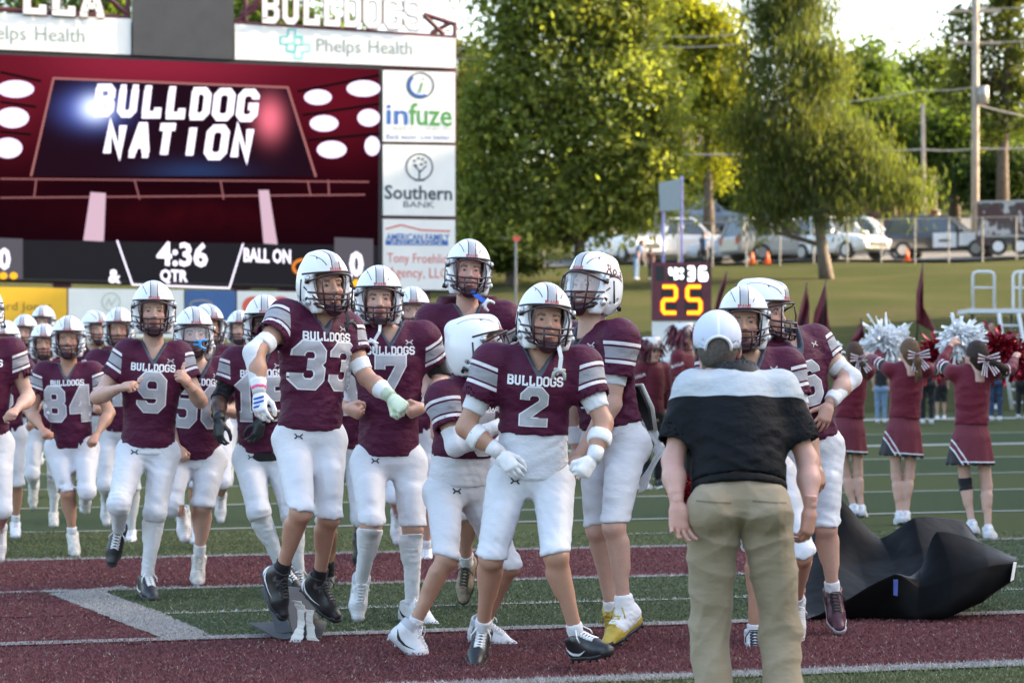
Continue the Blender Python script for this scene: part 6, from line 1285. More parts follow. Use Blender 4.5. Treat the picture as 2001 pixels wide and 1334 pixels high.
# --- number 33, leaping
J33 = footballer('leaping player numbered 33 with white sleeve and pink cuffed bright glove', 12.0, 1.83, (634, 552, 32, 2, -3), ((558, 628), (674, 652)), ((572, 862), (640, 862)),
    (((500, 690, -.9), (506, 762, -.4)), ((716, 738, -.4), (760, 772, -.6))), (((588, 1000, -1), (546, 1126, .7), (556, 1212, -.4)), ((642, 1010, -.6), (622, 1140, .8), (664, 1214, -.6))),
    yaw=26, hyaw=14, num='33', b=1.06, skin='tan', hem=.04, sl=.52, end=(.965, .99), socks=((1.76, 'b'), (1.76, 'b')), shoes=('xnKh', 'xnKh'), mouth='open', lean=.0, hair='brown', text_off=.01, numh=.215,
    hands=(('relax', (.1, -.4, -1), (.4, 1, .1), M_glovewhite), ('fist', (.7, -.4, -.6), (-.2, .8, -.5), M_glovelime)),
    extras=(('arm_band', 0, .60, .80, W), ('wrist_band', 0, 1.72, 1.96, W, .008), ('wrist_band', 0, 1.90, 2.0, PINK, .010), ('arm_band', 1, .62, .86, W), ('wrist_band', 1, 1.60, 1.9, W, .008)))
def elbow_pad(J, i, m, side):
    "padded sleeve on the outer side of elbow and forearm"
    S = SDF(*lim(J, J.sh[i], J.el[i], J.wr[i], pad=.12), .0075); n = V(*side)
    s, e_, w_ = J.sh[i], J.el[i], J.wr[i]; a = s + (e_ - s) * .70; S.cone(a + n * .012, e_ + n * .014, .047, .048, 0.02); S.cone(e_ + n * .014, w_ + (e_ - w_) * .1 + n * .006, .048, .034, .02); S.cut(w_ + (e_ - w_) * .1, nrm(w_ - e_))
    v, f = sdf_mesh(S); obj('arm_sleeve', mesh_np('arm_sleeve', v - J.base, f, mats=[m]), J.e)
elbow_pad(J33, 0, M_white, nrm((-1, .1, .1)))
def glove_bars(J, i, m):
    o = J.wr[i] + nrm((.1, -.4, -1)) * .055; mb = MB()
    for k in range(3):
        c = o + V(0, -.034, -.02 * k + .01) - J.base; mb.add([c + V(-.026, 0, -.008), c + V(.024, 0, .006), c + V(.024, -.001, .016), c + V(-.026, -.001, .002)], [(0, 1, 2, 3)])
    mb.build('glove_stripe', m, J.e)
glove_bars(J33, 0, M_blue)
mouthpiece(J33, 'mouthpiece_strap', [(.03, -.145, -.11), (.045, -.15, -.165)], M_trim, M_trim, .008)

# --- number 7
J7 = footballer('player numbered 7 with black elbow brace and clenched fists, white mouthpiece hanging', 13.0, 1.86, (740, 578, 6, 0, 0), ((696, 664), (826, 668)), ((720, 905), (800, 905)),
    (((652, 742, .8), (672, 795, -1)), ((864, 742, .4), (832, 795, -1))), (((726, 1022, -.8), (706, 1136, .9), (700, 1206, -.6)), ((806, 1030, -.4), (805, 1180, .5), (845, 1216, -.7))),
    yaw=5, num='7', b=1.12, skin='fair', hem=.02, sl=.56, end=(.99, .99), socks=((1.09, 'w'), (1.09, 'w')), shoes=('wn', 'wn'),
    hands=(('fist', (.8, -.5, -.35), (0, .8, .6), None), ('fist', (-.8, -.5, -.3), (0, .8, .6), None)), numh=.21,
    extras=(('wrist_band', 0, 1.62, 1.92, W, .007), ('wrist_band', 1, 1.62, 1.92, W, .007), ('elbow_brace', 1, .50, .93, M_blackcloth, .011)))
mouthpiece(J7, 'mouthpiece_strap', [(.0, -.15, -.115), (-.004, -.165, -.15), (-.035, -.16, -.20)], W, W, .008)

# --- player bent towards number 2, seen from the side
JB = footballer('player seen from the side with helmet turned away, hugging number 2, white sleeve', 11.7, 1.74, (938, 676, 80, 16, 0), ((868, 786), (952, 760)), ((868, 966), (926, 960)),
    (((890, 872, -.4), (972, 832, .5)), ((985, 820, .5), (1040, 800, .5))), (((872, 1092, -.8), (803, 1232, .1), (832, 1284, -.2)), ((994, 1106, -.2), (944, 1222, .8), (1000, 1258, -.3))),
    yaw=52, hyaw=30, num='5', b=1.05, skin='tan', hem=.30, sl=.58, end=(.99, .985), socks=((1.82, 'w'), (1.84, 'w')), shoes=('wnh', 'wnh'), lean=-.03, undershirt=(M_undershirt, .02), numh=.2,
    hands=(('open', (.9, .1, .2), (0, 1, 0), M_glovewhite), ('open', (1, .2, 0), (0, 1, 0), M_glovewhite)), extras=(('arm_sleeve', 0, .62, 1.92, M_white, .006),))

# --- player with the script on his helmet
JR = footballer('tall player turned left with clear visor, script on helmet, taped shoe', 11.9, 1.88, (1157, 556, -40, 10, 2), ((1120, 672), (1212, 668)), ((1172, 872), (1226, 872)),
    (((1116, 770, .3), (1126, 876, -.9)), ((1196, 792, -.6), (1130, 890, -.8))), (((1168, 1036, -.5), (1196, 1194, .5), (1200, 1284, -.5)), ((1200, 1030, -.8), (1222, 1196, .3), (1188, 1250, -.8))),
    yaw=-52, hyaw=-42, num='1', b=1.07, skin='fair', hair='blond', hem=.13, sl=.55, end=(.955, .955), socks=((1.86, 't'), (1.86, 't')), shoes=('g', 'g'), mouth='open', visor=True, script='Rolla', lean=-.02, undershirt=(M_undershirt, .04),
    hands=(('fist', (-.2, -.3, -1), (.8, .5, 0), None), ('fist', (-.45, -.3, -1), (.8, .6, 0), None)), extras=(('undersleeve', 1, .46, .68, M_white, .006), ('wrist_band', 0, 1.6, 1.92, W, .007)))
def taped_foot(J, i):
    a, t, k = J.an[i], J.to[i], J.kn[i]; f = nrm(t - a); u = nrm(k - a); S = SDF(*lim(J, a, t, a + u * .1, pad=.1), .006)
    u2 = nrm(u - f * float(u @ f)); S.cone(a + u * .07, a, .047, .052, .02); S.cone(a - u2 * .03 - f * .02, a + f * .09 - u2 * .012, .055, .050, .03); S.cut(a + f * .115, f); S.cut(a + u * .09, u)
    v, f_ = sdf_mesh(S); v = folds(v, f_, .003, 90, 4, u); obj('ankle_tape', mesh_np('ankle_tape', v - J.base, f_, mats=[M_tape]), J.e)
taped_foot(JR, 1)
mouthpiece(JR, 'mouthpiece_strap', [(-.03, -.155, -.085), (-.04, -.165, -.13), (-.05, -.16, -.155)], M_lime, M_lime, .014)
def back_plate(J):
    mb = MB(); o = J.pel + J.up * .12 - J.fw * .15 - J.base; a, u, f = J.axs, J.up, -J.fw
    pts = [o + a * x + u * z + f * y for x, z, y in ((-.09, .12, -.01), (.09, .12, -.01), (.1, .0, .02), (.06, -.11, .05), (-.06, -.11, .05), (-.1, 0, .02))]; q = [p + f * .014 for p in pts]
    mb.add(pts + q, [(5, 4, 3, 2, 1, 0), (6, 7, 8, 9, 10, 11)] + [(i, (i + 1) % 6, 6 + (i + 1) % 6, 6 + i) for i in range(6)]); mb.build('back_plate', M_trim, J.e)
    mb = MB(); mb.tube([p + f * .012 for p in (q + [q[0]])], .012, 8); mb.build('back_plate_edge', M_greyrub, J.e, True)
back_plate(JR)
def strip_cloth(pts, wid, side, name, m, e, base, seed=1):
    pts = [np.asarray(p, float) for p in pts]; P = []
    for i in range(len(pts) - 1):
        for k in range(5): P.append(pts[i] * (1 - k / 5) + pts[i + 1] * k / 5)
    P.append(pts[-1]); r = np.random.default_rng(seed); v, f = [], []; s_ = nrm(side)
    for i, p in enumerate(P):
        w_ = wid * (1 + .15 * math.sin(i * .9)); 
        for k in range(5): a = k / 4 - .5; v.append(p + s_ * a * w_ + V(0, 1, 0) * .012 * math.sin(a * 7 + i * .6) - base)
    for i in range(len(P) - 1):
        for k in range(4): q = i * 5 + k; f.append((q, q + 1, q + 6, q + 5))
    me = mesh_np(name, np.array(v), np.array(f), mats=[m]); o = obj(name, me, e); md = o.modifiers.new('thick', 'SOLIDIFY'); md.thickness = .003; return o
strip_cloth([at(1258, 815, 12.0), at(1286, 862, 12.0), at(1290, 884, 12.0), at(1262, 930, 12.02), at(1256, 960, 12.03)], .05, (1, 0, .35), 'hip_towel', M_white, JR.e, JR.base)

# --- number 40 up high behind
J40 = footballer('big player numbered 40 head and shoulders above the rest with blue mouthpiece strap', 13.7, 1.90, (915, 524, 8, 2, 3), ((846, 634), (984, 628)), ((880, 884), (962, 884)),
    (((836, 735, .8), (850, 820, -.5)), ((1012, 700, .7), (1030, 780, -.5))), (((905, 1000, -.6), (912, 1104, 1), (904, 1178, -.2)), ((960, 1020, -.5), (955, 1150, .8), (960, 1220, -.5))),
    yaw=4, num='40', b=1.25, skin='pink', hem=.0, sl=.6, shoes=('c', 'c'), socks=((1.78, 'w'), (1.78, 'w')), mouth='open', text_off=.02, numh=.22)
mouthpiece(J40, 'mouthpiece_strap', [(.005, -.14, -.10), (.04, -.16, -.125), (.085, -.16, -.155)], M_blue, W, .013)
mb = MB(); o_ = J40.neck - J40.base; mb.tube([o_ + V(-.15, .03, .05), o_ + V(-.1, .09, .06), o_ + V(0, .11, .06), o_ + V(.1, .09, .06), o_ + V(.15, .03, .05)], .045, 12); mb.build('neck_roll', cloth('maroon_foam', (.075, .012, .028)), J40.e, True)

# --- number 9
J9 = footballer('running player numbered 9 at left with both fists raised and black shoes', 14.4, 1.86, (300, 602, 10, 0, 0), ((252, 698), (346, 702)), ((258, 888), (320, 888)),
    (((190, 776, -.4), (234, 758, -.9)), ((392, 784, -.4), (372, 754, -.9))), (((232, 985, -1), (232, 1036, 1), (220, 1092, -.4)), ((303, 1000, -.5), (287, 1132, .5), (300, 1166, -1))),
    yaw=8, num='9', b=1.03, skin='fair', hair='blond', hem=.03, sl=.55, end=(1.14, 1.14), socks=((1.0, 'w'), (1.0, 'w')), shoes=('b', 'bn'), undershirt=(M_undershirt, -.03), numh=.215,
    hands=(('thumb', (.7, -.5, .15), (.2, .6, -.9), None), ('thumb', (-.45, -.5, .6), (-.6, .6, -.3), None)))

# --- number 50 behind number 9
J50 = footballer('heavy player numbered 50 with clear visor and blue mouthpiece, white shirt below jersey', 15.4, 1.80, (379, 648, 14, 0, 0), ((340, 728), (436, 730)), ((348, 900), (412, 900)),
    (((318, 815, .3), (345, 870, -.6)), ((470, 804, .6), (440, 800, -.9))), (((336, 990, -.8), (356, 1000, 1), (360, 1040, -.5)), ((396, 988, -.6), (389, 1092, .4), (387, 1136, -1))),
    yaw=12, num='50', b=1.24, skin='fair', hem=-.02, sl=.6, end=(1.02, 1.02), socks=((1.72, 'w'), (1.72, 'w')), shoes=('w', 'o'), visor=True, undershirt=(M_undershirt, -.12), mouth='open', numh=.25)
mouthpiece(J50, 'mouthpiece_strap', [(-.02, -.16, -.04), (.02, -.17, -.045)], M_cyan, M_cyan, .02)

# --- number 15 with black sleeves and gloves
J15 = footballer('player numbered 15 with black gloves, black sleeve and black shirt hem below jersey', 14.6, 1.82, (517, 628, 6, 0, 0), ((462, 712), (560, 712)), ((486, 896), (548, 896)),
    (((428, 782, -.2), (428, 818, -.9)), ((560, 800, .2), (512, 818, -.9))), (((506, 1000, -.7), (552, 1112, .6), (585, 1150, -.5)), ((572, 1005, -.5), (584, 1120, .5), (592, 1160, -.6))),
    yaw=4, num='15', b=1.1, skin='dark', hair='dark', hem=.02, sl=.58, end=(1.1, 1.1), socks=((1.0, 'w'), (1.0, 'w')), shoes=('b', 'b'), undershirt=(M_blackcloth, -.06), numh=.24,
    hands=(('relax', (0, -.3, -1), (.6, .9, 0), M_gloveblack), ('relax', (-.3, -.2, -1), (-.6, .9, 0), M_gloveblack)), extras=(('arm_sleeve', 0, .5, 1.0, M_blackcloth, .006), ('arm_sleeve', 1, .5, 1.0, M_blackcloth, .006)))

# --- two players by the man in khaki
JP = footballer('player facing the man in khaki trousers, face half hidden by white cap', 11.9, 1.82, (1453, 622, -4, 0, 0), ((1398, 716), (1536, 722)), ((1432, 930), (1520, 930)),
    (((1370, 820, -.4), (1400, 900, -.6)), ((1572, 826, -.3), (1596, 908, -.5))), (((1480, 1080, -.6), (1474, 1240, .4), (1476, 1296, -1)), ((1566, 1082, -.9), (1556, 1180, 1), (1560, 1250, -.2))),
    yaw=2, num='8', b=1.08, skin='tan', hem=.05, sl=.56, end=(.98, .98), socks=((1.86, 'w'), (1.82, 'w')), shoes=('wK', 'w'), hands=(('relax', (0, -.4, -1), (.5, .8, 0), None), ('relax', (.1, -.4, -1), (-.5, .8, 0), None)), numh=.21,
    extras=(('undersleeve', 1, .48, .70, M_white, .006),))
JQ = footballer('player with hand on hip, white elbow sleeve and maroon shoes behind black paper', 12.4, 1.86, (1492, 606, 58, 0, 0), ((1478, 690), (1592, 676)), ((1546, 880), (1612, 880)),
    (((1440, 780, .3), (1450, 860, .2)), ((1660, 738, -.2), (1622, 786, -.7))), (((1560, 1030, -.3), (1556, 1160, .6), (1560, 1220, -.5)), ((1614, 1030, -.6), (1628, 1160, .3), (1640, 1222, -.8))),
    yaw=24, hyaw=8, num='6', b=1.12, skin='fair', hair='brown', hem=.04, sl=.5, end=(.99, .99), socks=((1.80, 'w'), (1.80, 'w')), shoes=('mn', 'mnK'), hands=(('relax', 'arm', (1, 0, 0), None), ('spread', (-.35, -.3, -.8), (0, 1, .3), None)), word=False, numh=.2,
    extras=(('arm_band', 1, .58, .76, W), ('wrist_band', 1, 1.74, 1.96, W, .009)))
elbow_pad(JQ, 1, M_white, nrm((1, .1, -.1)))

# --- number 84 and the ranks behind
J84 = footballer('stocky running player numbered 84 at left with arms bent low', 18.0, 1.76, (134, 658, 6, 0, 0), ((88, 734), (180, 734)), ((112, 876), (168, 876)),
    (((60, 806, .2), (82, 838, -1)), ((214, 806, .3), (190, 848, -.9))), (((132, 962, -.6), (142, 1046, .3), (148, 1082, -1)), ((170, 962, -.7), (166, 960, 1), (168, 985, .4))),
    yaw=4, num='84', b=1.2, skin='tan', hem=-.04, sl=.6, end=(1.0, 1.0), socks=((1.78, 'w'), (1.78, 'w')), shoes=('o', 'w'), lo=True, mouth='open', numh=.25)
def runner(label, Y, px, head_y, foot_y, up='A', yaw=0, num=None, skin='fair', arm=.0, b=1.1, tights=False, hair='brown', shoes=('w', 'w'), visor=False, socks=None, hy=0, mir=1):
    "a player of the back ranks, jogging, laid out from helmet top and foot rows"
    s = F / Y; H = (foot_y - head_y) / s; h = H * .975; p = lambda f: head_y + (foot_y - head_y) * f; kx = h * s / 1.8
    X = lambda d: px + d * kx * mir
    A = ((X(-.17), p(.215)), (X(.17), p(.215))); hp_ = ((X(-.09), p(.52)), (X(.09), p(.52)))
    if mir < 0: A = (A[1], A[0]); hp_ = (hp_[1], hp_[0])
    pl = [((X(-.10), p(.75), -.3), (X(-.09), p(.935), .4), (X(-.10), p(.99), -1)), ((X(.11), p(.74), -.9), (X(.10), p(.80), 1), (X(.10), p(.87), -.2))]
    if mir < 0: pl = pl[::-1]
    ar = [((X(-.28), p(.36), .4), (X(-.24), p(.44), -1)), ((X(.28), p(.36), .4), (X(.2), p(.40), -1))]
    if mir < 0: ar = ar[::-1]
    so = socks or ((1.0, 'w') if tights else (1.75, 'w'),) * 2
    return footballer(label, Y, h, (px + 0, p(.065), yaw + hy, 0, 0), A, hp_, ar, pl, yaw=yaw, num=num, b=b, skin=skin, hair=hair, hem=-.02, sl=.6, end=(1.03, 1.03), socks=so, shoes=shoes, lo=True, visor=visor, numh=.24)
runner('player cut by the left edge of the picture, arm swinging down', 15.6, -32, 568, 1150, yaw=6, num='7', skin='fair', b=1.1)
runner('helmeted player at far left edge, only white helmet dome showing behind', 19.5, 10, 636, 1050, num='5', mir=-1, skin='tan')
runner('back player in front of the yellow banner, second helmet from the left edge', 23.5, 48, 622, 1000, yaw=0, num='6', skin='fair', mir=1)
runner('back player highest against the yellow banner, facemask hidden behind others', 25.5, 85, 604, 960, yaw=0, num='3', skin='fair', mir=-1)
runner('player peering over the right shoulder of number 84', 20.5, 86, 642, 1028, yaw=8, num='4', skin='tan', mir=-1, tights=True, shoes=('o', 'o'))
runner('back player left of number 9 with head turned right', 22.0, 186, 615, 1000, yaw=10, hy=25, num='4', skin='fair', mir=1)
runner('back player half hidden by the left shoulder of number 9', 19.6, 233, 610, 1068, yaw=4, num='1', skin='tan', mir=-1, tights=True)
runner('back player behind number 50 with head turned right', 18.6, 407, 604, 1062, yaw=10, hy=18, num='6', skin='tan', mir=1, b=1.2)
runner('back player in front of round red banner logo', 22.0, 468, 615, 985, yaw=4, num='3', skin='fair', mir=-1)
runner('player behind numbers 33 and 7 with only helmet edge and number 8 showing', 15.2, 672, 572, 1170, yaw=4, num='8', skin='olive', mir=1, socks=((1.66, 'b'), (1.66, 'b')), shoes=('b', 'b'))
runner('back player with white helmet top showing between numbers 7 and 40', 17.6, 806, 570, 1112, yaw=6, num='44', skin='fair', mir=-1)
# ================================================================ man in khaki (seen from behind)
def coach():
    J = skeleton(8.75, 1.86, ((1521, 764), (1357, 764)), ((1497, 1000), (1393, 1000)), 180, 180,
        (((1578, 900, -.3), (1583, 985, -.4)), ((1314, 900, -.5), (1322, 978, -.5))), (((1524, 1222, .5), (1532, 1405, -.3), (1538, 1436, 1)), ((1386, 1222, .5), (1400, 1405, -.3), (1390, 1436, 1))), (1401, 668, 178, 8, 0, .06), lean=.16, wsh=.4)
    J.base = V(J.pel[0], J.pel[1], 0); e = empty('person', tuple(J.base), 0, 'man from behind in white cap, black and grey shirt and khaki trousers', 'person')
    person_body(J, 1.16, .0105, 'pink', (('relax', (-.1, .1, -1), (-.8, .6, 0), None), ('spread', (.10, -.35, -1), (.2, -1, .25), None)), .004, 'shut', 'grey', empty_=e, headvox=.006, arm_b=.94, bulk=.86, leg_off=-.018)
    m, nt, bs = newmat('black_grey_shirt'); a = N(nt, 'ShaderNodeAttribute', attribute_name='tz'); l = N(nt, 'ShaderNodeAttribute', attribute_name='lat')
    t = math_(nt, 'SUBTRACT', a.outputs['Fac'], math_(nt, 'MULTIPLY', l.outputs['Fac'], .25)); c = mixc(nt, math_(nt, 'GREATER_THAN', t, .74), mixc(nt, texnoise(nt, 6, 5), (.006, .007, .009), (.009, .010, .012)), (.46, .49, .52)); c = mixc(nt, math_(nt, 'GREATER_THAN', t, 1.0), c, (.016, .018, .021))
    nt.links.new(c, bs.inputs['Base Color']); bs.inputs['Roughness'].default_value = .7; bs.inputs['Specular IOR Level'].default_value = .12; bump(nt, bs, texnoise(nt, 500, 1), .2, .001, bump(nt, bs, texnoise(nt, 11, 4, .5, stretch=(1, 1, 1.5)), .6, .03))
    js = jersey(J, .99, .0085, .155, .78, e, m, 71, pads=.3, name='shirt', vneck=False, fat=.02, sleeve_r=1.02, flare=.012)
    mk = cloth('khaki_twill', (.30, .24, .16), rough=.75, folds_=.25, var=.05, mesh=.12); ps = pants(J, .97, .008, e, mk, 33, pads=False, loose=.013, name='trousers', full=True, waist=.145)
    q = J.k; bw = 1.065
    S = SDF(*lim(J, J.pel, J.pel + J.up * .3, pad=.25), .007); S.profile(J.pel, J.up, J.axh, J.axs, J.L, [.09, .15], [.160 * q * bw] * 2, [.127 * q * bw] * 2, k=0); v, f = sdf_mesh(S, 0); bl = obj('belt', mesh_np('belt', v - J.base, f, mats=[mat('black_leather', (.008, .008, .009), .6, .2, 60, spec=.12)]), e)
    surf = Person(); surf.o = bl; surf.bvh = BVHTree.FromPolygons([Vector(p) for p in v], [tuple(int(i) for i in z) for z in f])
    for x in (-.115, 0.0, .105):
        o = J.pel + J.up * (.12 * J.L) + V(x, 0, 0) - J.base; h = surf.bvh.ray_cast(Vector(o + J.base + V(0, -.5, 0)), Vector((0, 1, 0)))[0]; y = h.y - J.base[1] if h else o[1]
        mb = MB(); mb.box((o[0], y - .012, o[2] - .004), (.016, .03, .064)); mb.build('belt_loop', mk, ps.o)
    for sx in (-1, 1):
        o = J.pel + J.up * (-.02) + V(sx * .10, 0, .03); v2, f2 = ribbon([(-.065, .004), (.06, -.004)], .007, .012, 0); decal(J, ps, v2, f2, o, V(1, 0, 0), J.up, V(0, -1, 0), 'pocket_welt', mat('khaki_seam', (.17, .13, .085), .8, .1), .0015)
    # collar
    S = SDF(*lim(J, J.neck, pad=.16), .006); nb = J.neck + J.up * .0; hd = nrm(J.hp - J.neck); ax = nrm(J.up * .8 + hd * .2); S.cone(nb - ax * .055, nb + ax * .042, .112 * q, .078 * q, 0, t0=.18, t1=.97); S.cone(nb - ax * .07, nb + ax * .09, .094 * q, .066 * q, 0, op='s'); v, f = sdf_mesh(S); obj('collar', mesh_np('collar', v - J.base, f, mats=[M_blackcloth]), e)
    # cap with adjustable opening at the back
    S = SDF((-.13, -.23, -.05), (.13, .16, .19), .0045); S.ell((0, .012, .05), (.089, .109, .099), k=0); S.cut((0, 0, .005), (0, .12, -1)); S.ell((0, .012, .045), (.083, .103, .094), k=0, op='s')
    X, Y, Z = S.P((slice(None),) * 3, (0, 0, 0)); arch = np.maximum(np.sqrt(X ** 2 + (Z - .018) ** 2) - .042, -Y); arch = np.maximum(arch, .012 - Z); S.d = np.maximum(S.d, -arch)
    S.ell((0, -.125, .018), (.07, .075, .008), A=((1, 0, 0), (0, .98, .17), (0, -.17, .98)), k=.004); v, f = sdf_mesh(S)
    mm, nt, bs = newmat('white_cap'); tcx = N(nt, 'ShaderNodeTexCoord'); sp = N(nt, 'ShaderNodeSeparateXYZ'); nt.links.new(tcx.outputs['Object'], sp.inputs[0]); c = mixc(nt, math_(nt, 'LESS_THAN', math_(nt, 'ABSOLUTE', sp.outputs[0]), .005), (.62, .66, .80), (.80, .82, .88)); nt.links.new(c, bs.inputs['Base Color']); bs.inputs['Roughness'].default_value = .7; bump(nt, bs, texnoise(nt, 300, 1), .4, .002)
    put('cap', mesh_np('cap', v, f, mats=[mm]), np.array(J.H), e, J.base)
    mb = MB(); Hn = np.array(J.H); rim = [xf(np.array([(.047 * math.cos(R(a)), .012 + .108 * math.sqrt(max(0, 1 - (.047 * math.cos(R(a)) / .09) ** 2 - ((.018 + .047 * math.sin(R(a)) - .05) / .1) ** 2)), .018 + .047 * math.sin(R(a)))]), Hn)[0] - J.base for a in range(-8, 189, 14)]; mb.tube(rim, .0055, 6); mb.build('cap_opening_trim', M_whiteprint, e, True)
    # short hair
    S = SDF((-.1, -.05, -.1), (.1, .13, .06), .006); S.ell((0, .014, .02), (.0785, .0985, .10), k=0); S.cut((0, .03, 0), (0, -1, 0)); S.cut((0, 0, -.062), (0, -.2, -1)); v, f = sdf_mesh(S); v = folds(v, f, .003, 200, 3, (0, 0, 1)); put('hair', mesh_np('hair', v, f, mats=[mat('greying_hair', (.09, .075, .065), .8, .4, 120)]), np.array(J.H), e, J.base)
    for i in (0, 1): shoe(J, i, e, M_shblack)
    return J
JC = coach()
# ================================================================ generic clothed bystanders
M_cheer = cloth('cheer_maroon_knit', (.125, .008, .022), ramp=(.125, .6, [(.075, (.012, .012, .014)), (.125, (.75, .74, .76)), (.14, (.125, .008, .022)), (.175, (.75, .74, .76)), (.187, None)]), folds_=.25)
m, nt, bs = newmat('cheer_skirt'); a = N(nt, 'ShaderNodeAttribute', attribute_name='tz'); l = N(nt, 'ShaderNodeAttribute', attribute_name='lx')
c = (.125, .008, .022); c = mixc(nt, math_(nt, 'LESS_THAN', a.outputs['Fac'], -.36), mixc(nt, texnoise(nt, 8), tuple(q * .9 for q in c), tuple(q * 1.1 for q in c)), (.74, .73, .76)); c = mixc(nt, math_(nt, 'LESS_THAN', a.outputs['Fac'], -.375), c, (.012, .012, .015))
dg = math_(nt, 'SUBTRACT', math_(nt, 'MULTIPLY', math_(nt, 'ADD', l.outputs['Fac'], .10), -1.0), math_(nt, 'MULTIPLY', math_(nt, 'ADD', a.outputs['Fac'], .4), .36))
def sband(x0, x1, c, q): return mixc(nt, math_(nt, 'MULTIPLY', math_(nt, 'GREATER_THAN', dg, x0), math_(nt, 'LESS_THAN', dg, x1)), c, q)
c = sband(-.052, -.040, c, (.74, .73, .76)); c = sband(-.004, .008, c, (.74, .73, .76)); c = mixc(nt, math_(nt, 'GREATER_THAN', dg, .008), c, (.014, .012, .015))
nt.links.new(c, bs.inputs['Base Color']); bs.inputs['Roughness'].default_value = .7; bump(nt, bs, texnoise(nt, 300, 1), .2, .001, bump(nt, bs, texnoise(nt, 10, 4, stretch=(2, 2, .5)), .4, .03)); M_skirt = m
def hair_ball(J, e, m, tail=None, seed=1, long=0.0):
    S = SDF((-.14, -.1, -.26), (.14, .2, .17), .010); S.ell((0, .016, .045), (.083, .103, .10), k=0); S.ell((0, .045, .0), (.078, .075, .085), k=.03); S.cut((0, -.052, 0), (0, -1, -.35))
    if long: S.cone((0, .05, .0), (0, .05, -long), .066, .045, .03)
    v, f = sdf_mesh(S); v = folds(v, f, .004, 130, seed, (1, .2, 0)); h = put('hair', mesh_np('hair', v, f, mats=[m]), np.array(J.H), e, J.base)
    if tail:
        S = SDF((-.3, -.1, -.4), (.3, .35, .15), .012); 
        for a, b, r1, r2 in tail: S.cone(a, b, r1, r2, .02)
        v, f = sdf_mesh(S); v = folds(v, f, .006, 90, seed + 2, (1, .3, 0)); obj('ponytail', mesh_np('ponytail', v, f, mats=[m]), h)
    return h
def hairmat(name, c):
    m, nt, bs = newmat(name); f = texnoise(nt, 60, 4, .6, stretch=(3, 3, .4)); nt.links.new(mixc(nt, f, tuple(q * .5 for q in c), tuple(q * 1.7 for q in c)), bs.inputs['Base Color']); bs.inputs['Roughness'].default_value = .6; bs.inputs['Specular IOR Level'].default_value = .25; bump(nt, bs, f, .8, .01); return m
HB, HL, HDk = hairmat('brown_hair', (.055, .030, .018)), hairmat('light_brown_hair', (.11, .062, .034)), hairmat('dark_hair', (.025, .016, .012))
def ribbon_bow(J, e, c):
    "striped bow at the back of the head"
    h = empty_part = None; mats_ = [mat('bow_maroon', (.11, .008, .022), .5, .1), M_whiteprint]; H = np.array(J.H); mb = MB(); o = V(0, .125, -.02); r = .0
    for (dx, dz, L, wd, k) in ((-1, .18, .12, .040, 0), (1, .08, .11, .040, 0), (-.55, -.8, .15, .032, 0), (.25, -.95, .15, .032, 0)):
        d = nrm(V(dx, .12, dz)); s_ = nrm(np.cross(d, V(0, 1, 0))); a, b = o, o + d * L
        for (w0, w1, mi, off) in ((-1, 1, 0, 0), (-1, -.72, 1, .004), (.72, 1, 1, .004), (-.12, .12, 1, .004)):
            t = V(0, 1, 0) * (off + .012 + .01 * (abs(dx) > .5)); mb.add([a + s_ * wd * .45 * w0 + t, a + s_ * wd * .45 * w1 + t, b + s_ * wd * w1 + t * 1.6, b + s_ * wd * w0 + t * 1.6], [(0, 1, 2, 3)], mi)
    mb.tube([o + V(-.015, .03, 0), o + V(.015, .03, 0)], .018, 8, 0)
    me = mb.mesh('hair_bow', mats_); put('hair_bow', me, H, e, J.base)
def pompom(label, px, py, Y, r, m, seed, n=620):
    rr = np.random.default_rng(seed); p = at(px, py, Y); v, f = [], []
    for i in range(n):
        d = nrm(rr.normal(0, 1, 3)); L = r * rr.uniform(.6, 1.0); s_ = nrm(np.cross(d, rr.normal(0, 1, 3))) * rr.uniform(.010, .019); w_ = rr.normal(0, .34, 3) * r; b0 = len(v)
        for k in range(5): t = .2 + .8 * k / 4; c = d * L * t + w_ * t * t - V(0, 0, .25 * r * t * t); tw = s_ * math.cos(k * 1.1 + i) + np.cross(d, s_) * math.sin(k * 1.1 + i); v += [c - tw, c + tw]
        f += [(b0 + 2 * k, b0 + 2 * k + 1, b0 + 2 * k + 3, b0 + 2 * k + 2) for k in range(4)]
    e = empty('pompom', tuple(p), 0, label, 'pompom', 'cheerleading pompoms'); o = obj('streamers', mesh_np('streamers', np.array(v), np.array(f), False, mats=[m]), e); o['kind'] = 'stuff'; mb = MB(); mb.tube([V(-.05, 0, 0), V(.05, 0, 0)], .03, 8); mb.build('handle', M_trim, e)
M_pomw = mat('white_plastic_streamers', (.80, .82, .84), .4, .04, 20); M_pomr = mat('red_foil_streamers', (.30, .012, .028), .28, .35, 30, metal=.55)
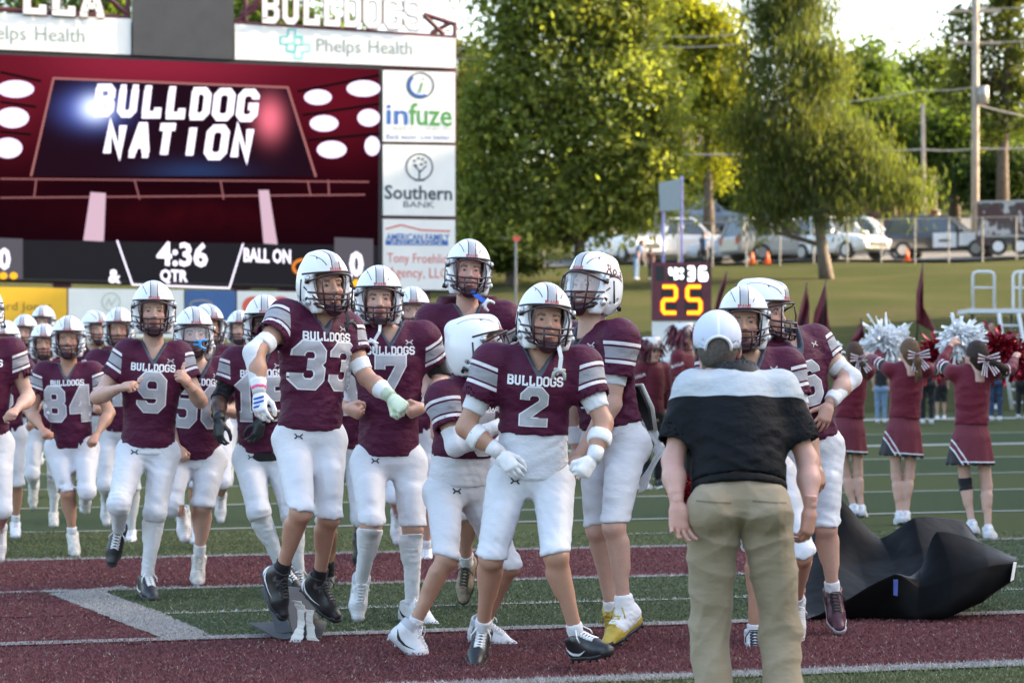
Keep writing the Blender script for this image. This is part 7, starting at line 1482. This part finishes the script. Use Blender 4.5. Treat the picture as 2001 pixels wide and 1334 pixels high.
def cheerleader(label, Y, h, headp, sh, hip, arms, legs, hair, tail, skin='fair', brace=False):
    J = skeleton(Y, h, sh, hip, 178, 178, arms, legs, headp, lean=.0, wsh=.33); J.base = V(J.pel[0], J.pel[1], float(gz(J.pel[0], J.pel[1])))
    e = empty('person', tuple(J.base), 0, label, 'person', 'cheerleaders with backs turned'); PEOPLE.append(e)
    person_body(J, .95, .011, skin, (('fist', 'arm', (0, 0, -1), None), ('fist', 'arm', (0, 0, -1), None)), .0085, 'shut', 'brown', empty_=e, headvox=.009, bulk=.96)
    js = jersey(J, .93, .012, .16, .97, e, M_cheer, 11, pads=.0, name='top', vneck=False, sleeve_r=.82)
    for i in (0, 1): ring(J, i, 'arm', .9, 1.93, 'sleeve', M_cheer, e, .9, .008, .009)
    q = J.k; S = SDF(*lim(J, J.pel, J.pel - J.up * .25, J.pel + J.up * .15, pad=.27), .012); S.profile(J.pel, J.up, J.axh, J.axs, J.L, [-.42, -.2, 0, .12, .22], [.215 * q, .188 * q, .168 * q, .145 * q, .135 * q], [.165 * q, .148 * q, .135 * q, .115 * q, .105 * q], k=0)
    S.profile(J.pel, J.up, J.axh, J.axs, J.L, [-.5, -.05], [.20 * q, .155 * q], [.15 * q, .12 * q], k=0, op='s'); v, f = sdf_mesh(S)
    ang = np.arctan2((v - J.pel) @ J.fwh, (v - J.pel) @ J.axh); tz = ((v - J.pel) @ J.up) / J.L; n = vnormals(v, f); v = v + n * (np.sin(ang * 11 + 1) * .006 * np.clip(-tz * 2.5, 0, 1))[:, None]
    me = mesh_np('skirt', v - J.base, f, mats=[M_skirt]); fattr(me, 'tz', tz); fattr(me, 'lx', -((v - J.pel) @ V(1, 0, 0)) * -1 / q); obj('skirt', me, e)
    hair_ball(J, e, hair, tail, 3, .085); ribbon_bow(J, e, None)
    for i in (0, 1): ring(J, i, 'leg', 1.90, 1.985, 'sock', M_white, e, .9, .004, .009); shoe(J, i, e, M_shwhite, M_solewhite, lo=True)
    if brace: ring(J, 1, 'leg', .90, 1.22, 'knee_brace', M_blackcloth, e, .9, .009, .009)
    return J
cheerleader('cheerleader nearest the right edge with black knee brace and dark ponytail', 19.7, 1.68, (1907, 690, 205, 0, 0), ((1939, 728), (1862, 728)), ((1917, 858), (1879, 858)), (((1975, 722, .5), (1984, 700, .9)), ((1838, 712, .6), (1858, 676, .9))),
    (((1928, 950, .15), (1931, 1032, -.3), (1942, 1050, 1)), ((1886, 940, .15), (1899, 1022, -.3), (1906, 1040, 1))), HDk, [((0, .09, 0), (-.06, .14, -.05), .03, .04), ((-.06, .14, -.05), (-.2, .14, -.1), .04, .03), ((-.12, .14, -.08), (-.22, .13, -.16), .03, .012)], brace=True)
cheerleader('middle cheerleader of three with light brown ponytail falling straight', 21.6, 1.70, (1776, 684, 200, 0, 0), ((1810, 722), (1738, 722)), ((1783, 844), (1748, 844)), (((1838, 720, .6), (1850, 704, .9)), ((1712, 706, .6), (1700, 696, .9))),
    (((1776, 930, .15), (1770, 1004, -.2), (1772, 1026, 1)), ((1752, 932, .15), (1758, 1004, -.2), (1752, 1024, 1))), HL, [((0, .1, -.01), (.0, .15, -.07), .028, .04), ((0, .15, -.07), (-.02, .14, -.2), .042, .03), ((-.02, .14, -.2), (.0, .13, -.27), .03, .01)])
cheerleader('leftmost cheerleader of three, partly behind an elbow', 22.6, 1.69, (1668, 690, 195, 0, 0), ((1696, 726), (1634, 728)), ((1674, 842), (1642, 842)), (((1716, 700, .5), (1722, 680, .8)), ((1616, 716, .6), (1626, 700, .9))),
    (((1676, 926, .15), (1683, 992, -.2), (1688, 1012, 1)), ((1652, 926, .15), (1668, 990, -.2), (1668, 1010, 1))), HB, [((0, .1, -.02), (-.03, .14, -.08), .028, .035), ((-.03, .14, -.08), (-.07, .13, -.2), .035, .02)])
pompom('white pompom raised between the left and middle cheerleaders', 1728, 664, 22.9, .17, M_pomw, 1); pompom('white pompom overlapping the left one, nearer the middle head', 1752, 662, 23.2, .13, M_pomw, 7); pompom('white pompom raised left of the dark ponytail head', 1878, 656, 20.3, .15, M_pomw, 2)
pompom('red foil pompom right of the middle cheerleader', 1832, 690, 22.0, .16, M_pomr, 3); pompom('red foil pompom highest at right beside the dark haired head', 1952, 680, 20.3, .16, M_pomr, 4); pompom('red foil pompom at the right edge on an outstretched hand', 1986, 704, 20.2, .12, M_pomr, 5); pompom('small white pompom left of the leftmost cheerleader', 1628, 686, 23.2, .08, M_pomw, 6); pompom('red and black pompom hanging behind the man in khaki', 1352, 965, 12.9, .10, M_pomr, 8, 260); pompom('white pompom lying on the turf behind the taped shoe player', 1258, 968, 27.0, .14, M_pomw, 9, 260)

def bystander(label, Y, px, head_y, foot_y, yaw, top, bottom, skin='fair', hair='brown', hat=None, b=1.05, shorts=False, lean=0.0, armA=None, armB=None, vox=.024, sleeves='short', bend=0, hairm=None, long=0, group='onlookers along the far side', shoe_m=None):
    s = F / Y; h = (foot_y - head_y) / s * .985; p = lambda f: head_y + (foot_y - head_y) * f; kx = h * s / 1.8; cy = math.cos(R(yaw)); X = lambda d: px + d * kx * cy
    A = ((X(-.17) + bend, p(.19)), (X(.17) + bend, p(.19))); hp_ = ((X(-.09), p(.52)), (X(.09), p(.52))); sg = 1 if abs(yaw) > 90 else -1
    aA = armA or ((X(-.22) + bend, p(.35), .15), (X(-.2) + bend, p(.48), .3 * sg)); aB = armB or ((X(.22) + bend, p(.35), .15), (X(.2) + bend, p(.48), .3 * sg))
    aA = tuple((a[0], a[1], a[2]) for a in aA); aB = tuple((a[0], a[1], a[2]) for a in aB)
    fx = .10 * kx * math.sin(R(yaw))
    J = skeleton(Y, h, A, hp_, yaw, yaw, (aA, aB), (((X(-.09), p(.73), .1 * sg), (X(-.09), p(.945), -.1 * sg), (X(-.09) + fx, p(.985), sg)), ((X(.1), p(.73), .1 * sg), (X(.1), p(.945), -.1 * sg), (X(.1) + fx, p(.985), sg))), (px + bend * 1.3, p(.072), yaw, 0, 0), lean=lean)
    J.base = V(J.pel[0], J.pel[1], float(gz(J.pel[0], J.pel[1]))); e = empty('person', tuple(J.base), 0, label, 'person', group); PEOPLE.append(e)
    person_body(J, b, vox, skin, (('fist', 'arm', (0, 1, 0), None), ('fist', 'arm', (0, 1, 0), None)), .014, 'shut', hair, empty_=e, headvox=.014, leg_off=-.012 if not shorts else -.001)
    jersey(J, b, vox * .8, .02, .6 if sleeves == 'short' else .97, e, top, len(PEOPLE), pads=.1, name='shirt', vneck=False)
    if sleeves == 'long':
        for i in (0, 1): ring(J, i, 'arm', .9, 1.93, 'sleeve', top, e, b, .012, .013)
    pants(J, b, vox * .8, e, bottom, len(PEOPLE), pads=False, name='shorts' if shorts else 'trousers', full=not shorts, end=(1.0, 1.0), loose=.004)
    if hat: hat(J, e)
    else: hair_ball(J, e, hairm or HB, None, 4, long)
    for i in (0, 1): shoe(J, i, e, shoe_m or M_shwhite, M_solewhite, lo=True)
    return J
M_band = cloth('band_jacket_maroon', (.11, .012, .025), folds_=.2); M_bandblk = cloth('band_trousers_black', (.012, .012, .014), folds_=.3)
M_blueshirt = cloth('blue_shirt', (.06, .13, .28), folds_=.3); M_jeans = cloth('light_denim', (.16, .24, .36), folds_=.3); M_djeans = cloth('dark_denim', (.03, .05, .10), folds_=.3); M_greyshirt = cloth('grey_maroon_top', (.10, .04, .05), folds_=.3); M_blkshirt = cloth('black_top', (.015, .015, .017), folds_=.3); M_mshirt = cloth('maroon_tee', (.09, .012, .022), folds_=.3)
def shako(J, e):
    H = np.array(J.H); mb = MB(); mb.tube([V(0, .01, .05), V(0, .012, .1), V(0, .015, .19)], [.098, .098, .107], 20); h = put('band_hat', mb.mesh('band_hat', [mat('white_felt_hat', (.72, .73, .74), .6, .05)], True), H, e, J.base); mb = MB(); mb.add([(-.07, -.08, .055), (.07, -.08, .055), (.05, -.15, .035), (-.05, -.15, .035), (-.07, -.08, .062), (.07, -.08, .062), (.05, -.15, .042), (-.05, -.15, .042)], [(3, 2, 1, 0), (4, 5, 6, 7), (0, 1, 5, 4), (1, 2, 6, 5), (2, 3, 7, 6), (3, 0, 4, 7)]); mb.build('peak', M_trim, h)
    rr = np.random.default_rng(len(PEOPLE)); v, f = [], []
    for i in range(420):
        d = nrm(V(rr.normal(0, 1), rr.normal(.2, .9), rr.normal(.0, .6))); o = V(rr.uniform(-.1, .1), rr.uniform(-.06, .13), rr.uniform(.05, .17)); L = rr.uniform(.06, .15); s_ = nrm(np.cross(d, rr.normal(0, 1, 3))) * .011; b0 = len(v)
        for k in range(4): t = k / 3; c = o + d * L * t - V(0, 0, .12 * t * t); v += [c - s_, c + s_]
        f += [(b0 + 2 * k, b0 + 2 * k + 1, b0 + 2 * k + 3, b0 + 2 * k + 2) for k in range(3)]
    o = obj('plume', mesh_np('plume', np.array(v), np.array(f), False, mats=[mat('maroon_black_plume', (.10, .006, .018), .5, .9, 14)]), h); o['kind'] = 'stuff'
for lab, Y, x, hy, fy, yw in (('band member in maroon jacket and plumed hat left of the white cap', 27.5, 1338, 622, 950, 62), ('shorter band member with plumed hat left of the first one', 28.5, 1308, 690, 952, 50), ('band member in black trousers beside the towel of the taped player', 27.8, 1274, 650, 952, 30)):
    J = bystander(lab, Y, x, hy + 14, fy, yw, M_band, M_bandblk, hat=shako, vox=.018, sleeves='long', group='marching band members', shoe_m=M_shblack)
    v, f = font_mesh('ROLLA', .045, .001, res=1); o = (J.sh[0] + (J.el[0] - J.sh[0]) * .35); fw = V(0, -1, 0); out = [o + V(1, 0, .35) * a + V(-.2, 0, 1) * b + fw * .088 - J.base for a, b, _ in v]; me = poly_mesh(out, f); me.materials.append(M_whiteprint); obj('sleeve_lettering', me, J.e if hasattr(J, 'e') else PEOPLE[-1])
bystander('onlooker in pale jeans left of the middle cheerleader', 45, 1722, 690, 826, 170, M_blkshirt, M_jeans)
bystander('onlooker in black behind the middle cheerleader', 44, 1812, 668, 828, 175, M_blkshirt, M_bandblk, hairm=HDk)
bystander('onlooker in maroon shirt and dark shorts between two cheerleaders', 46, 1838, 690, 820, 5, M_mshirt, M_bandblk, shorts=True)
bystander('onlooker in dark blue jeans left of the podium ladder', 45, 1946, 668, 822, 175, M_blkshirt, M_djeans, hairm=HDk)
bystander('onlooker in grey and maroon top standing under the podium platform', 52, 1936, 622, 800, 0, M_greyshirt, M_bandblk)
bystander('onlooker at the right edge behind the podium ladder', 47, 1998, 676, 818, 170, M_blkshirt, M_bandblk, hairm=HDk)
bystander('onlooker whose head shows above the middle cheerleader', 50, 1764, 636, 806, 0, M_mshirt, M_djeans)
bystander('man in blue shirt and jeans bending forward on the bank', 84, 1243, 468, 546, 60, M_blueshirt, M_jeans, bend=9, group='people on the bank', hairm=HDk)
bystander('man in blue shirt and dark trousers standing by the fence', 92, 1376, 454, 524, 10, M_blueshirt, M_bandblk, group='people on the bank', hairm=HB)
bystander('person in dark clothes beside the man bending on the bank', 85, 1272, 486, 546, 20, M_greyshirt, M_bandblk, group='people on the bank', hairm=HDk)

# ================================================================ torn black paper on the turf
m, nt, bs = newmat('black_paper'); f = texnoise(nt, 5, 5, .6); nt.links.new(mixc(nt, f, (.003, .003, .0035), (.007, .007, .007)), bs.inputs['Base Color']); bs.inputs['Roughness'].default_value = .42; bs.inputs['Specular IOR Level'].default_value = .05; bump(nt, bs, texnoise(nt, 5, 2, .5), .25, .04); M_paper = m
M_paperwhite = mat('white_torn_paper', (.72, .70, .66), .8, .08, 12, bumps=.3, bscale=60)
def crumple(name, label, panels, m, thick=.004, seed=2, n=16, amp=.02, soft=5):
    allv, allf = [], []; P0 = None
    for Q in panels:
        q = [at(*c) for c in Q]; v = []
        for i in range(n + 1):
            for j in range(n + 1):
                a, b = i / n, j / n; p = (q[0] * (1 - a) + q[1] * a) * (1 - b) + (q[3] * (1 - a) + q[2] * a) * b
                nn = mnoise.noise(Vector(p * 3.1) + Vector((seed, 0, 0))) + .5 * abs(mnoise.noise(Vector(p * 7) + Vector((seed, 5, 0)))); edge = min(1, 6 * min(a, 1 - a, b, 1 - b) + .25)
                p = p + V(.3 * nn, nn, .4 * nn) * amp * 2 * edge; p[2] = max(p[2], .018); v.append(p)
        o = len(allv); allv += v; allf += [(o + i * (n + 1) + j, o + (i + 1) * (n + 1) + j, o + (i + 1) * (n + 1) + j + 1, o + i * (n + 1) + j + 1) for i in range(n) for j in range(n)]
    base = np.array(allv).mean(0); base[2] = 0; e = empty(name, tuple(base), 0, label, 'paper'); av = np.array(allv); af = np.array(allf); key = {}; mp = np.zeros(len(av), int); uq = []
    for i, p in enumerate(av):
        k_ = tuple(np.round(p, 3)); 
        if k_ not in key: key[k_] = len(uq); uq.append(p)
        mp[i] = key[k_]
    av = np.array(uq); af = mp[af]
    for _ in range(soft): av = laplace(av, af, .5)
    av[:, 2] = np.maximum(av[:, 2], .018); o = obj('sheet', mesh_np('sheet', av - base, af, True, mats=[m]), e); md = o.modifiers.new('t', 'SOLIDIFY'); md.thickness = thick; return e, base
def folded_sheet(name, label, rows, m, n=9, amp=.021, seed=3):
    "one sheet of paper through a grid of control points (px, py, distance), sharply creased"
    G = np.array([[at(*c) for c in r_] for r_ in rows]); nr, nc = G.shape[:2]
    def cr(P, t):
        k = min(len(P) - 2, int(t)); u = t - k; u = u + .12 * math.sin(2 * math.pi * u) * -1; p0, p1, p2, p3 = P[max(0, k - 1)], P[k], P[k + 1], P[min(len(P) - 1, k + 2)]; sm = .5 * (2 * p1 + (p2 - p0) * u + (2 * p0 - 5 * p1 + 4 * p2 - p3) * u * u + (3 * p1 - p0 - 3 * p2 + p3) * u ** 3); return sm * .55 + (p1 * (1 - u) + p2 * u) * .45
    A = np.array([[cr(G[:, j], i / n) for j in range(nc)] for i in range((nr - 1) * n + 1)]); B = np.array([[cr(A[i], j / n) for j in range((nc - 1) * n + 1)] for i in range(A.shape[0])]); h_, w_ = B.shape[:2]; v = B.reshape(-1, 3)
    for i, p in enumerate(v):
        nn = abs(mnoise.noise(Vector(p * 2.3) + Vector((seed, 0, 0)))) * 1.6 - .3 + .5 * abs(mnoise.noise(Vector(p * 6) + Vector((seed, 5, 0)))); v[i] = p + V(.3, .8, .5) * nn * amp * 2; v[i, 2] = max(v[i, 2], .02)
    idx = np.arange(h_ * w_).reshape(h_, w_); f = np.stack([idx[:-1, :-1], idx[1:, :-1], idx[1:, 1:], idx[:-1, 1:]], -1).reshape(-1, 4); base = v.mean(0); base[2] = 0
    e = empty(name, tuple(base), 0, label, 'paper'); o = obj('sheet', mesh_np('sheet', v - base, f, True, mats=[m]), e); md = o.modifiers.new('t', 'SOLIDIFY'); md.thickness = .004; return e, base
pe_, pb_ = folded_sheet('crumpled_paper', 'big sheet of crumpled black paper at right with a strip of blue tape', [
    [(1545, 1120, 13.9), (1590, 1040, 14.1), (1632, 966, 14.2), (1720, 1050, 14.1), (1786, 1010, 14.0), (1884, 1018, 14.2), (1922, 1072, 14.1)],
    [(1550, 1175, 13.5), (1610, 1110, 13.7), (1680, 1100, 13.85), (1740, 1100, 13.85), (1800, 1085, 13.7), (1880, 1062, 13.9), (1935, 1084, 13.8)],
    [(1556, 1208, 13.2), (1640, 1196, 13.25), (1700, 1185, 13.35), (1760, 1170, 13.4), (1806, 1150, 13.4), (1866, 1120, 13.5), (1955, 1100, 13.5)],
    [(1562, 1216, 12.98), (1650, 1215, 13.0), (1720, 1214, 13.0), (1790, 1212, 12.95), (1852, 1208, 12.9), (1922, 1172, 13.0), (1980, 1136, 13.1)],
    [(1590, 1206, 12.95), (1660, 1172, 12.95), (1748, 1122, 12.98), (1795, 1150, 13.0), (1860, 1130, 12.95), (1930, 1110, 13.0), (1986, 1098, 13.12)],
    [(1640, 1200, 13.12), (1700, 1168, 13.12), (1756, 1140, 13.12), (1800, 1110, 13.16), (1830, 1042, 13.2), (1920, 1066, 13.22), (1986, 1089, 13.25)]], M_paper)
mb = MB(); q = [at(*c) - pb_ for c in ((1746, 1132, 12.9), (1755, 1132, 12.9), (1754, 1164, 12.86), (1746, 1162, 12.86))]; mb.add(q + [p + V(0, .01, 0) for p in q], [(3, 2, 1, 0), (4, 5, 6, 7), (0, 1, 5, 4), (1, 2, 6, 5), (2, 3, 7, 6), (3, 0, 4, 7)]); mb.build('blue_tape', mat('blue_tape', (.01, .035, .20), .5, .05), pe_)
mb = MB(); q = [at(*c) - pb_ for c in ((1981, 1098, 13.06), (1987, 1098, 13.1), (1981, 1132, 13.04), (1975, 1136, 13.0))]; mb.add(q + [p + V(0, .01, 0) for p in q], [(3, 2, 1, 0), (4, 5, 6, 7), (0, 1, 5, 4), (1, 2, 6, 5), (2, 3, 7, 6), (3, 0, 4, 7)]); mb.build('torn_edge', M_paperwhite, pe_)
M_paper2 = mat('dark_grey_paper', (.035, .036, .038), .5, .25, 6, bumps=.3, bscale=14)
pe2, pb2 = crumple('torn_paper_scrap', 'torn dark paper scrap with white edges under the leaping player', [[(507, 1146, 12.35), (532, 1136, 12.3), (575, 1240, 12.05), (540, 1246, 12.05)], [(475, 1217, 12.2), (540, 1216, 12.25), (580, 1246, 12.0), (560, 1258, 11.95)], [(540, 1140, 12.45), (605, 1150, 12.5), (632, 1240, 12.2), (572, 1255, 12.0)], [(572, 1255, 12.0), (600, 1200, 12.1), (640, 1215, 12.15), (628, 1256, 12.0)]], M_paper2, amp=.015)
for k, pl in enumerate(([(581, 1172), (589, 1190), (590, 1214), (584, 1236), (575, 1259)], [(604, 1190), (606, 1214), (607, 1232), (612, 1255)])):
    v, f = [], []; rr = np.random.default_rng(k)
    for (x, y) in [(a[0] + (b[0] - a[0]) * t / 4, a[1] + (b[1] - a[1]) * t / 4) for a, b in zip(pl, pl[1:]) for t in range(4)]: w_ = 6 + 5 * abs(y - 1205) / 50; v += [at(x - w_ * rr.uniform(.7, 1.2), y, 11.95) - pb2, at(x + w_ * rr.uniform(.7, 1.3), y + 2, 11.93) - pb2]
    f = [(2 * i, 2 * i + 1, 2 * i + 3, 2 * i + 2) for i in range(len(v) // 2 - 1)]; me = poly_mesh(v, f); me.materials.append(M_paperwhite); o = obj('torn_strip', me, pe2); md = o.modifiers.new('t', 'SOLIDIFY'); md.thickness = .004
